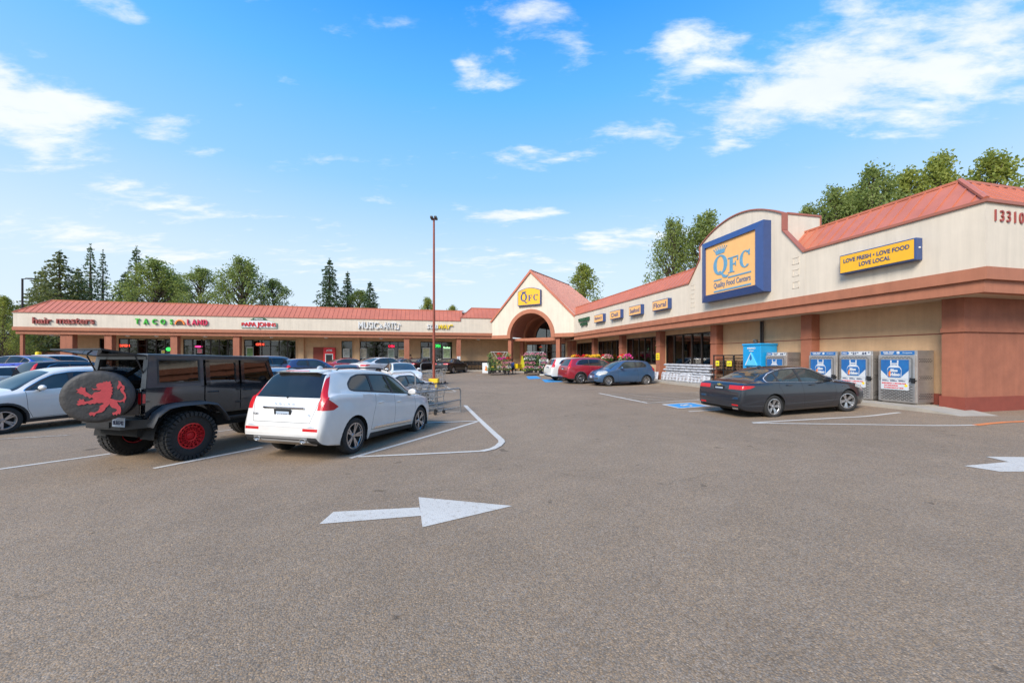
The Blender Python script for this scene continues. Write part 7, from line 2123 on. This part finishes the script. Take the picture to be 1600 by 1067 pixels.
# flower stands along the right shop front
m_rack = mat('dark_rack_metal', (0.03,0.025,0.025), rough=.5, metal=.3, var=.1)
for i, (u, ks) in enumerate(((45.0, ('yel','org','yel')), (40.5, ('yel','yel','red')), (37.6, ('red','red','yel')), (35.2, ('yel','yel','yel')), (32.9, ('red','wht','pink')), (29.5, ('red','grn','mag')))):
    t = bthing('plant_stand', ['plant stand of yellow flowers right of the right flower rack', 'dark plant stand of yellow and red flowers before the third window', 'dark plant stand of red flowers by the column', 'dark plant stand of bright yellow flowers above the crimson car', 'plant stand of red and white flowers behind the blue hatchback', 'low plant stand between the two right windows'][i], 'plant stand', 16.2, u, .12 if u < 44 else 0, 'W')
    mb = MB(); 
    for x in (-.7, .7):
        for y in (0, .5): mb.tube([(x,y,0),(x,y,1.05 if i > 0 else .7)], .018, 5)
    for z in ((.35, .95) if i > 0 else (.3, .65)): mb.bx(-.72, .72, -.02, .52, z, z+.03)
    if i in (1, 2, 3, 4):
        for x in (-.7, -.35, 0, .35, .7): mb.tube([(x,.5,1.0),(x,.5,2.2)], .014, 5); mb.tube([(x,.5,2.2),(x+.12,.38,2.32),(x+.16,.3,2.15)], .012, 5)
    mb.build('frame', m_rack, t)
    for j, kk in enumerate(ks):
        for lvl, z in (('upper', .98 if i > 0 else .68), ('lower', .38 if i > 0 else .33)):
            loc = bw(16.4, u+.45-.45*j, (.12 if u < 44 else 0)+z)
            plant(kk if lvl == 'upper' else 'grn', loc, '%s plant, %s on the %s shelf of flower stand %s' % (CN[kk if lvl == 'upper' else 'grn'], ['left', 'middle', 'right'][j], lvl, ['nearest the entrance', 'before the third window', 'by the column', 'above the crimson car', 'behind the blue hatchback', 'between the right windows'][i]), 'plants on the stands along the supermarket windows', 1.7)
# sandwich boards and caution board
def aboard(px, py, w, h, face, label, extra=None, bk=m_whitep):
    p = gp(px, py); t = thing('sandwich_board', label, 'sandwich board', tuple(p), TH-.15)
    for s_ in (-1, 1):
        mb = MB(); mb.hexa([(-w/2, s_*.28-.015, 0), (w/2, s_*.28-.015, 0), (w/2, s_*.28+.015, 0), (-w/2, s_*.28+.015, 0), (-w/2, s_*.03-.015, h), (w/2, s_*.03-.015, h), (w/2, s_*.03+.015, h), (-w/2, s_*.03+.015, h)]); mb.build('board', bk, t)
    tilt = math.atan2(.25, h)
    mb = MB(); mb.bx(-w*.4, w*.4, -.022, -.018, .08*h, .86*h)
    o = mb.build('face', face, t); o.location = (0, -.28, 0); o.rotation_euler = (-tilt, 0, 0)
    if extra:
        mb = MB(); extra(mb); e_ = mb.build('print', extra_m[0], o)
    return t
extra_m = [m_cwhite]
extra_m[0] = m_orange
aboard(759.5, 582.5, .75, 1.02, m_cwhite, 'small white sandwich board with an orange and blue picture, left of the flower racks', lambda mb: (mb.lathe([(0,-.028),(.14,-.028),(.14,-.022),(0,-.022)], 14, (0,0,.35), axis='y'), mb.bx(-.08,.08,-.028,-.022,.5,.7)))
extra_m[0] = mat('cream_print', (.6,.5,.3), rough=.6, var=.1)
aboard(849.5, 586, .85, 1.48, m_ink, 'tall white framed dark sandwich board left of the white parked car', lambda mb: (mb.lathe([(0,-.028),(.20,-.028),(.20,-.022),(0,-.022)], 14, (0,0,.48), axis='y'), mb.bx(-.25,.25,-.028,-.022,1.0,1.06)))
p = gp(816.5, 579.5); t = thing('caution_board', 'tall narrow yellow caution board between the two flower racks', 'caution board', tuple(p), TH)
for s_ in (-1, 1):
    mb = MB(); mb.hexa([(-.34, s_*.25-.02, 0), (.34, s_*.25-.02, 0), (.34, s_*.25+.02, 0), (-.34, s_*.25+.02, 0), (-.10, s_*.02-.02, 1.75), (.02, s_*.02-.02, 1.75), (.02, s_*.02+.02, 1.75), (-.10, s_*.02+.02, 1.75)]); mb.build('board', mat('caution_yellow', (.75,.68,.03), rough=.5, var=.06), t)
p = gp(820, 579); t = thing('floor_sign', 'white oval sign standing on a post at the entrance column', 'sign', (p.x, p.y+.6, p.z), TH)
mb = MB(); mb.tube([(0,0,0),(0,0,1.4)], .02, 6); mb.lathe([(0,0),(.2,0),(.2,.03),(0,.03)], 12); mb.build('post', m_galv, t)
mb = MB(); mb.lathe([(0,-.02),(.2,-.02),(.2,.02),(0,.02)], 18, (0,0,1.45), axis='y'); mb.v = [(v[0], v[1], 1.45+(v[2]-1.45)*1.4) for v in mb.v]; mb.build('plate', m_whitep, t)
p = gp(808, 580); t = thing('wheelbarrow_cart', 'yellow child-size cart parked left of the caution board', 'cart', tuple(p), 1.0)
mb = MB(); mb.hexa([(-.4,-.3,.35),(.4,-.25,.3),(.4,.25,.3),(-.4,.3,.35),(-.5,-.38,.85),(.5,-.33,.75),(.5,.33,.75),(-.5,.38,.85)]); mb.build('tub', m_yel2, t)
for y in (-.3, .3):
    mb = MB(); mb.cyl((.2,y-.03,.14), (.2,y+.03,.14), .14, n=14); mb.build('wheel', m_black, t)
mb = MB(); mb.tube([(-.45,-.3,.8),(-.6,-.3,1.0),(-.6,.3,1.0),(-.45,.3,.8)], .02, 6); mb.tube([(-.3,-.25,.35),(-.3,-.25,0)], .02, 6); mb.tube([(-.3,.25,.35),(-.3,.25,0)], .02, 6); mb.build('frame', m_black, t)

# ---------------------------------------------------------------- people
m_skin = mat('skin', (0.42,0.22,0.14), rough=.55, var=.06)
m_denim = mat('blue_jacket', (0.03,0.07,0.22), rough=.85, var=.2, vscale=12)
m_pants = mat('dark_trousers', (0.02,0.022,0.03), rough=.9, var=.2)
m_hair = mat('dark_hair', (0.03,0.018,0.012), rough=.7, var=.2)
m_shirt = mat('maroon_shirt', (0.12,0.03,0.03), rough=.85, var=.2)
def skin_mesh(verts, edges, radii, lv=2):
    me = bpy.data.meshes.new('p'); me.from_pydata(verts, edges, []); o = bpy.data.objects.new('p', me); COL.objects.link(o)
    md = o.modifiers.new('s', 'SKIN'); md.use_smooth_shade = True
    for v, r_ in zip(me.skin_vertices[0].data, radii): v.radius = (r_, r_) if not isinstance(r_, tuple) else r_
    me.skin_vertices[0].data[0].use_root = True
    o.modifiers.new('u', 'SUBSURF').levels = lv
    dg = bpy.context.evaluated_depsgraph_get(); m2 = bpy.data.meshes.new_from_object(o.evaluated_get(dg)); bpy.data.objects.remove(o)
    return m2
def person(loc, rz, label, pose, top_m, leg_m, sc=1.0):
    t = thing('person', label, 'person', loc, rz, scale=sc)
    J = pose
    V = [J['pelvis'], J['chest'], J['neck'], J['headb'], J['headt']]; E = [(0,1),(1,2),(2,3),(3,4)]; RD = [(.15,.12), (.165,.12), .06, .085, .075]
    for s_ in ('L', 'R'):
        i = len(V); V += [J['sh'+s_], J['el'+s_], J['wr'+s_], J['hd'+s_]]; E += [(1,i),(i,i+1),(i+1,i+2),(i+2,i+3)]; RD += [.06, .045, .032, .03]
        h_ = Vector(J['hd'+s_]); w_ = Vector(J['wr'+s_]); d = (h_-w_).normalized(); side = d.cross(Vector((0,0,1)));  side = side.normalized() if side.length > .1 else Vector((1,0,0))
        for k in range(4):
            j = len(V); b_ = h_+side*(.024*(k-1.5)); V += [tuple(b_+d*.03), tuple(b_+d*(.085-.008*abs(k-1.4)))]; E += [(i+3,j),(j,j+1)]; RD += [.009, .007]
        j = len(V); V.append(tuple(w_+side*.05+d*.05)); E.append((i+2,j)); RD.append(.010)
        i = len(V); V += [J['hip'+s_], J['kn'+s_], J['an'+s_], J['to'+s_]]; E += [(0,i),(i,i+1),(i+1,i+2),(i+2,i+3)]; RD += [.095, .065, .045, .04]
    me = skin_mesh(V, E, RD)
    me.materials.append(m_skin); me.materials.append(top_m); me.materials.append(leg_m); me.materials.append(m_black)
    hz = J['neck'][2]
    from_h = Vector(J['headb'])
    for p_ in me.polygons:
        c = p_.center
        best = None
        def dseg(a, b):
            a = Vector(a); b = Vector(b); t_ = max(0, min(1, (c-a).dot(b-a)/max(1e-6, (b-a).length_squared))); return (c-(a+(b-a)*t_)).length
        opts = [(dseg(J['neck'], J['headt'])-.03, 0)]
        opts.append((dseg(J['pelvis'], J['chest'])-.06, 1)); opts.append((dseg(J['chest'], J['neck'])-.0, 1))
        for s_ in 'LR':
            opts += [(dseg(J['sh'+s_], J['el'+s_]), 1), (dseg(J['el'+s_], J['wr'+s_]), 1), (dseg(J['wr'+s_], J['hd'+s_]), 0), (dseg(J['hip'+s_], J['kn'+s_]), 2), (dseg(J['kn'+s_], J['an'+s_]), 2), (dseg(J['an'+s_], J['to'+s_]), 3)]
        p_.material_index = min(opts)[1]; p_.use_smooth = True
    o = bpy.data.objects.new('body', me); COL.objects.link(o); o.parent = t
    ht = Vector(J['headt']); hb = Vector(J['headb']); c = (ht+hb)/2
    mb = MB(); mb.sph((c.x, c.y+.02, c.z+.035), .118, 12, 8, (1,1.05,1.1)); 
    mb.build('hair', m_hair, o, smooth=True)
    mb = MB(); f = c; 
    mb.sph((f.x, f.y-.115, f.z-.005), .016, 6, 5, (1,1.6,1.4)); mb.build('nose', m_skin, o, smooth=True)
    for s_ in (-1, 1):
        mb = MB(); mb.sph((f.x+s_*.035, f.y-.095, f.z+.022), .012, 6, 5); mb.build('eye', m_hair, o)
        mb = MB(); mb.sph((f.x+s_*.095, f.y, f.z), .022, 6, 5, (.5,1,1.4)); mb.build('ear', m_skin, o)
    mb = MB(); mb.bx(f.x-.025, f.x+.025, f.y-.105, f.y-.09, f.z-.052, f.z-.044); mb.build('mouth', mat('lips', (.3,.08,.07), rough=.5, var=.05), o)
    return t
sit = dict(pelvis=(0,0,.50), chest=(0,-.18,.88), neck=(0,-.26,1.06), headb=(0,-.29,1.13), headt=(0,-.31,1.27),
    shL=(-.19,-.2,.96), elL=(-.27,-.36,.74), wrL=(-.16,-.56,.66), hdL=(-.12,-.62,.64), shR=(.19,-.2,.96), elR=(.27,-.38,.76), wrR=(.16,-.58,.70), hdR=(.12,-.64,.68),
    hipL=(-.11,-.04,.48), knL=(-.17,-.48,.50), anL=(-.16,-.44,.09), toL=(-.17,-.60,.05), hipR=(.11,-.04,.48), knR=(.17,-.50,.52), anR=(.18,-.36,.09), toR=(.19,-.52,.05))
p = gp(801.5, 583.8)
person((p.x, p.y, p.z), -.5, 'person in a blue jacket sitting bent forward beside the left flower rack', sit, m_denim, m_pants, 1.12)
t = thing('stool', 'low dark stool under the person in the blue jacket', 'stool', tuple(p), -.5)
mb = MB(); mb.rbx(-.2, .2, -.12, .28, .40, .45, .02); mb.build('seat', m_black, t)
for x in (-.17, .17):
    for y in (-.09, .25): mb = MB(); mb.cyl((x,y,0), (x,y,.41), .018, n=8); mb.build('leg', m_black, t)
stand = dict(pelvis=(0,0,.95), chest=(0,0,1.28), neck=(0,0,1.47), headb=(0,-.01,1.55), headt=(0,-.01,1.70),
    shL=(-.19,0,1.40), elL=(-.24,.02,1.12), wrL=(-.22,-.08,.90), hdL=(-.21,-.10,.83), shR=(.19,0,1.40), elR=(.24,.02,1.12), wrR=(.22,-.08,.90), hdR=(.21,-.10,.83),
    hipL=(-.10,0,.90), knL=(-.11,-.02,.50), anL=(-.11,.02,.09), toL=(-.12,-.13,.04), hipR=(.10,0,.90), knR=(.11,-.02,.50), anR=(.11,.02,.09), toR=(.12,-.13,.04))
vv = v_at(641.5, 48.6)
person(bw(vv, 48.6, .12), .3, 'person in a maroon shirt standing in front of the strip mall wall by the column', stand, m_shirt, m_pants, 1.0)

# ---------------------------------------------------------------- bollard, fence, bits at left
X, Y = at2(60, 41), 41
t = thing('bollard', 'tall bright yellow round bollard in front of the reddish fence', 'bollard', (X, Y, g(X, Y)))
mb = MB(); mb.lathe([(0.0,-.02),(.23,-.02),(.23,2.05),(.20,2.15),(.0,2.18)], 18); mb.build('post', m_yel2, t, smooth=True, sharp=50)
m_fence = mat('cedar_fence', (0.30,0.10,0.05), rough=.85, var=.25, vscale=3, stretch=(8,8,.5))
def fence(x0, y0, x1, y1, h, label, name='wood_fence'):
    d = Vector((x1-x0, y1-y0)); L = d.length; a = math.atan2(d.y, d.x)
    t = thing(name, label, 'fence', (x0, y0, g(x0, y0)), a)
    q = random.Random(int(L*10)); mb = MB(); x = 0
    while x < L: mb.bx(x, x+.135, -.01+q.uniform(-.004,.004), .012, 0.05, h+q.uniform(-.015,.015)); x += .145
    mb.build('boards', m_fence, t)
    mb = MB(); mb.bx(0, L, .012, .05, .4, .49); mb.bx(0, L, .012, .05, h-.4, h-.31); mb.build('rails', m_fence, t)
    x = 0
    while x <= L: mb = MB(); mb.bx(x-.05, x+.05, .05, .15, 0, h); mb.build('post', m_fence, t); x += 2.4
fa = (at2(28, 50), 50); fb = (at2(62, 58), 58); fc = (at2(112, 56), 56)
fence(*fa, *fb, 2.15, 'reddish wood fence section running away left of the yellow bollard')
fence(*fb, *fc, 2.35, 'reddish wood fence section facing the camera right of the yellow bollard')

# ================================================================ TREES
m_bark = mat('bark', (0.085,0.06,0.045), rough=.95, var=.3, vscale=6, bump=.6, stretch=(4,4,.6))
def foliage(name, c1, c2):
    m = mat(name, c1, rough=.6, col2=c2, vscale=0.55, spec=.25)
    t = m.node_tree; b = t.nodes['Principled BSDF']
    tr = t.nodes.new('ShaderNodeBsdfTranslucent'); mx = t.nodes.new('ShaderNodeMixShader'); mx.inputs[0].default_value = .36
    tr.inputs[0].default_value = (c2[0]*1.6, c2[1]*1.6, c2[2]*1.2, 1)
    o = t.nodes['Material Output']; t.links.new(b.outputs[0], mx.inputs[1]); t.links.new(tr.outputs[0], mx.inputs[2]); t.links.new(mx.outputs[0], o.inputs[0])
    return m
F_con = foliage('conifer_needles', (0.045,0.08,0.042), (0.10,0.145,0.065))
F_con2 = foliage('sparse_conifer_needles', (0.085,0.105,0.045), (0.16,0.18,0.07))
F_dec = foliage('cottonwood_leaves', (0.12,0.155,0.04), (0.24,0.28,0.085))
F_dec2 = foliage('maple_leaves', (0.14,0.17,0.03), (0.29,0.31,0.07))
F_bri = foliage('hedge_leaves', (0.16,0.28,0.03), (0.34,0.46,0.08))
def leafq(mb, c, s_, q, flat=.3):
    n = Vector((q.gauss(0,1), q.gauss(0,1), q.gauss(0,1)+flat)).normalized(); a = n.orthogonal().normalized(); b = n.cross(a); t = q.uniform(0, 2*PI)
    a, b = a*math.cos(t)+b*math.sin(t), b*math.cos(t)-a*math.sin(t)
    mb.add([tuple(c+a*s_), tuple(c+b*s_*.6), tuple(c-a*s_*.8), tuple(c-b*s_*.6)], [(0,1,2,3)])
def conifer(seed, H, Rr, m, dens=1.0, bare=.12, name='fir_tree'):
    q = random.Random(seed); tk = MB()
    tk.tube([(0,0,0), (.05*q.uniform(-1,1),.05,H*.5), (0,0,H*.97)], [H*.022, H*.013, .02], 8)
    mb = MB(); z = H*bare; 
    while z < H*.985:
        t = (z-H*bare)/(H*(1-bare)); L = Rr*((1-t)**.85)*q.uniform(.75,1.12)+.15
        nb = max(4, int(9*(1-t*.5)))
        a0 = q.uniform(0, 6)
        for k in range(nb):
            a = a0+2*PI*k/nb+q.uniform(-.25,.25); l = L*q.uniform(.55,1.1)
            dz = -.28*l*q.uniform(.5,1.3)
            p0 = Vector((0,0,z)); p1 = Vector((l*math.cos(a), l*math.sin(a), z+dz)); pm = (p0+p1)/2+Vector((0,0,.10*l))
            if l > 1.0: tk.tube([tuple(p0), tuple(pm), tuple(p1)], [.035, .02, .008], 4)
            n = int(13*dens*(.5+l*.62))
            for i in range(n):
                s_ = q.uniform(.12,1)**.8; c = (p0*(1-s_)**2+pm*2*s_*(1-s_)+p1*s_*s_); w = l*.20*(1.15-s_)+.06
                c += Vector((q.gauss(0,w)*abs(math.sin(a))+q.gauss(0,w*.4), q.gauss(0,w)*abs(math.cos(a))+q.gauss(0,w*.4), -abs(q.gauss(0,.10+.04*l))))
                leafq(mb, c, q.uniform(.09,.19)*(.7+H/30), q, 1.0)
        z += H*.024*q.uniform(.8,1.25)
    for _ in range(30): leafq(mb, Vector((q.gauss(0,.06), q.gauss(0,.06), H*q.uniform(.95,1.0))), .12, q)
    t_ = thing(name, None, 'tree'); tk.build('trunk', m_bark, t_, smooth=True); mb.build('crown', m, t_)
    return t_
def broadleaf(seed, H, Rr, m, n_cl=60, leafs=95, name='cottonwood_tree', tall=.62, ls=.17, base=.22, cs=1.0):
    q = random.Random(seed); tk = MB(); mb = MB()
    tk.tube([(0,0,0), (.1,0,H*.25), (.0,.1,H*.55), (0,0,H*.8)], [H*.026, H*.02, H*.012, .03], 8)
    cl = []
    for i in range(n_cl):
        z = H*(base+(1-base)*q.random()**.85); t = (z/H-base)/(1-base)
        rad = Rr*(math.sin(PI*min(1, .10+.86*t)**tall))*1.0
        a = q.uniform(0, 2*PI); rr_ = rad*q.uniform(.35,1.0)
        c = Vector((rr_*math.cos(a), rr_*math.sin(a), min(z, H*.97)))
        cr_ = Rr*q.uniform(.14,.34)*(1.1-.45*t)*cs
        cl.append((c, cr_))
        st = Vector((0,0,max(H*.12, c.z-rr_*1.1-.05*H)))
        tk.tube([tuple(st), tuple((st+c)/2+Vector((q.uniform(-.2,.2), q.uniform(-.2,.2), .1*rr_))), tuple(c)], [.075, .045, .015], 5)
    for c, cr_ in cl:
        for k in range(int(leafs*(.5+cr_/Rr*2))):
            d = Vector((q.gauss(0,1), q.gauss(0,1), q.gauss(0,1))).normalized()*cr_*(q.random()**.45)
            d.z *= 1.15; leafq(mb, c+d, ls*q.uniform(.6,1.3)*(H/16), q, .5)
    t_ = thing(name, None, 'tree'); tk.build('trunk', m_bark, t_, smooth=True); mb.build('crown', m, t_)
    return t_
def putt(t, px, Y, topy, H0, label, rz=0, wide=1.0, group=None, copy=True):
    z0 = 0; H = 1.75 + (558-topy)/600*Y
    o = copy_tree(t) if copy else t
    s_ = H/H0; o.location = (at2(px, Y), Y, 0); o.scale = (s_*wide, s_*wide, s_); o.rotation_euler = (0,0,rz)
    tag(o, label, 'tree', group)
    return o
GT = 'conifers behind the strip mall'; GD = 'broadleaf trees behind the strip mall'; GRr = 'broadleaf trees behind the supermarket'
c1 = conifer(1, 18, 5.6, F_con, 1.5, .06); c2 = conifer(2, 18, 4.0, F_con, 1.4, .08); c3 = conifer(5, 20, 4.0, F_con, .6, .10, 'sparse_fir_tree'); c4 = conifer(9, 17, 7.5, F_con2, 1.6, .04, 'cedar_tree')
d1 = broadleaf(3, 16, 5.0, F_dec, 140, 100, ls=.13, cs=.8); d2 = broadleaf(4, 16, 5.4, F_dec2, 130, 95, 'maple_tree', .5, .14, cs=.85); d3 = broadleaf(8, 16, 4.4, F_dec, 120, 95, 'cottonwood_tree', .8, .13, cs=.8)
for o in (c1,c2,c3,c4,d1,d2,d3): pass
putt(c1, 515, 66, 403, 18, 'large dark fir with layered branches above the middle of the strip mall roof', .3, 1.0, GT, False)
putt(c2, 543, 70, 424, 18, 'slim fir immediately right of the large dark fir', 1.3, 1.0, GT, False)
putt(c2, 578, 66, 440, 18, 'short dark fir, rightmost of the three above the strip mall roof', 2.2, 1.45, GT)
putt(d3, 562, 70, 454, 16, 'low leafy tree between the two right firs above the strip mall roof', 0, 1.3, GD)
putt(c3, 141, 72, 381, 20, 'tall sparse fir, left one of the thin pair behind the TACOS LAND roof', 0, 1.0, GT, False)
putt(c3, 161, 74, 390, 20, 'tall sparse fir, right one of the thin pair', 2.5, .75, GT)
putt(c3, 213, 76, 384, 20, 'tall dark fir with a narrow spire behind the broad green tree', 1.2, 1.25, GT)
putt(c4, 93, 62, 391, 17, 'broad pyramidal cedar at the left behind the roof end', .5, 1.15, GT, False)
putt(c4, 64, 66, 425, 17, 'lower cedar at the far left of the tree line', 2.5, 1.1, GT)
putt(c4, 122, 66, 418, 17, 'cedar filling the gap right of the broad pyramidal cedar', 4.1, .9, GT)
putt(c1, 196, 72, 425, 18, 'dark fir low between the thin firs and the broad green tree', 4, 1.3, GT)
putt(d1, 244, 66, 405, 16, 'broad green leafy tree behind the strip mall, left of centre', .4, 1.35, GD, False)
putt(d3, 313, 66, 419, 16, 'green tree with a pointed top, left of the tall cottonwood', 1, 1.25, GD, False)
putt(d1, 378, 66, 403, 16, 'tall cottonwood behind the PAPA JOHNS roof', 2.1, 1.2, GD)
putt(d3, 427, 70, 437, 16, 'small leafy tree at the right end of the left tree group', 3, 1.2, GD)
putt(d1, 275, 72, 432, 16, 'low leafy tree between the broad green tree and the pointed one', 3.3, 1.3, GD)
putt(d2, 668, 80, 466, 16, 'small round treetop beside the light pole above the roof', .6, .9, GD)
putt(d2, 707, 84, 478, 16, 'tiny treetop just right of the light pole above the roof', 2.6, .9, GD)
putt(d2, 911, 62, 415, 16, 'rounded tree rising behind the entrance gable', 1.1, 1.15, GRr, False)
putt(d1, 1052, 56, 343, 16, 'tall cottonwood left of the raised sign parapet', .9, .80, GRr)
putt(d1, 1103, 54, 331, 16, 'tall cottonwood behind the raised sign parapet', 3.7, .95, GRr)
for px, Y, ty, lb, w_, k in ((1262,44,322,'leafy treetop just right of the raised parapet', .7, d3), (1305,42,292,'leafy tree second from the left above the right roof',.75,d1), (1362,41,262,'tall leafy tree in the middle above the right roof',.85,d1), (1420,41,268,'leafy tree between the two tallest above the right roof',.8,d2),
                         (1468,40,244,'tall leafy tree right of centre above the right roof',.75,d2), (1548,39,243,'yellow green leafy tree at the right end above the roof ridge',.9,d2), (1330,46,300,'lower leafy tree behind the middle of the right roof',.9,d2)):
    putt(k, px, Y, ty, 16, lb, px*.37, w_, GRr)
# bushes at far left
hb = broadleaf(21, 5, 3.4, F_bri, 60, 120, "shrub", .9, .5, .02)
def shrub(px, Y, ty, lb, w_=1.0, rz=0, cp=True):
    o = copy_tree(hb) if cp else hb
    H = 1.75+(558-ty)/600*Y; s_ = H/5; o.location = (at2(px, Y), Y, 0); o.scale = (s_*w_, s_*w_, s_); o.rotation_euler = (0,0,rz); tag(o, lb, 'shrub', 'shrubs behind the reddish fence')
shrub(48, 66, 520, 'bright green shrub behind the left fence section', 1.2, 0, False); shrub(72, 68, 517, 'bright green shrub behind the yellow bollard', 1.3, 2); shrub(96, 67, 519, 'bright green shrub behind the right fence section', 1.2, 4); shrub(118, 68, 520, 'bright green shrub nearest the strip mall pier', 1.0, 1)
putt(d2, 6, 47, 464, 16, 'bushy green tree at the left edge of the picture', 1.9, .9, GD)
putt(d1, -22, 52, 470, 16, 'leafy tree cut by the left edge of the picture', 1.9, 1.3, GD)
putt(d2, 30, 60, 505, 16, 'low yellow green tree behind the fence at the far left', 1.9, 1.5, GD)

# unseen trees added behind the camera for the shop glass and cars to mirror
for i, (x, y, k, sc) in enumerate(((-30,-42,d1,.8), (-18,-46,d2,.75), (-6,-44,d3,.8), (6,-47,d1,.75), (19,-43,d2,.8), (31,-40,d1,.85), (-44,-30,d2,.8), (-52,-14,d1,.8))):
    o = copy_tree(k); o.location = (x, y, 0); o.scale = (sc*1.3, sc*1.3, sc*.62); o.rotation_euler = (0, 0, i*1.1)
    tag(o, 'leafy tree across the road behind the camera', 'tree', 'trees across the road behind the camera')

# pots and trays crowding the arch
GA = 'plants crowding the entrance arch'
for i, (px, py, k, sc, lb) in enumerate(((765,584,'grn',1.6,'green leafy plant on the ground left of the left flower rack'), (770,583,'yel',1.4,'yellow plant on the ground by the left flower rack'), (789,583.5,'red',1.3,'red plant on the ground right of the left flower rack'),
     (822,584,'pink',1.5,'pink plant on the ground left of the right flower rack'), (826,582,'grn',1.8,'green leafy plant on the ground by the yellow caution board'), (856,582,'yel',1.9,'yellow plant on the ground behind the tall sandwich board'), (860,581,'org',1.8,'orange plant on the ground behind the tall sandwich board'), (853,580,'yel',1.8,'yellow plant nearest the door, behind the tall sandwich board'))):
    p = gp(px, py); plant(k, tuple(p), lb, GA, sc)
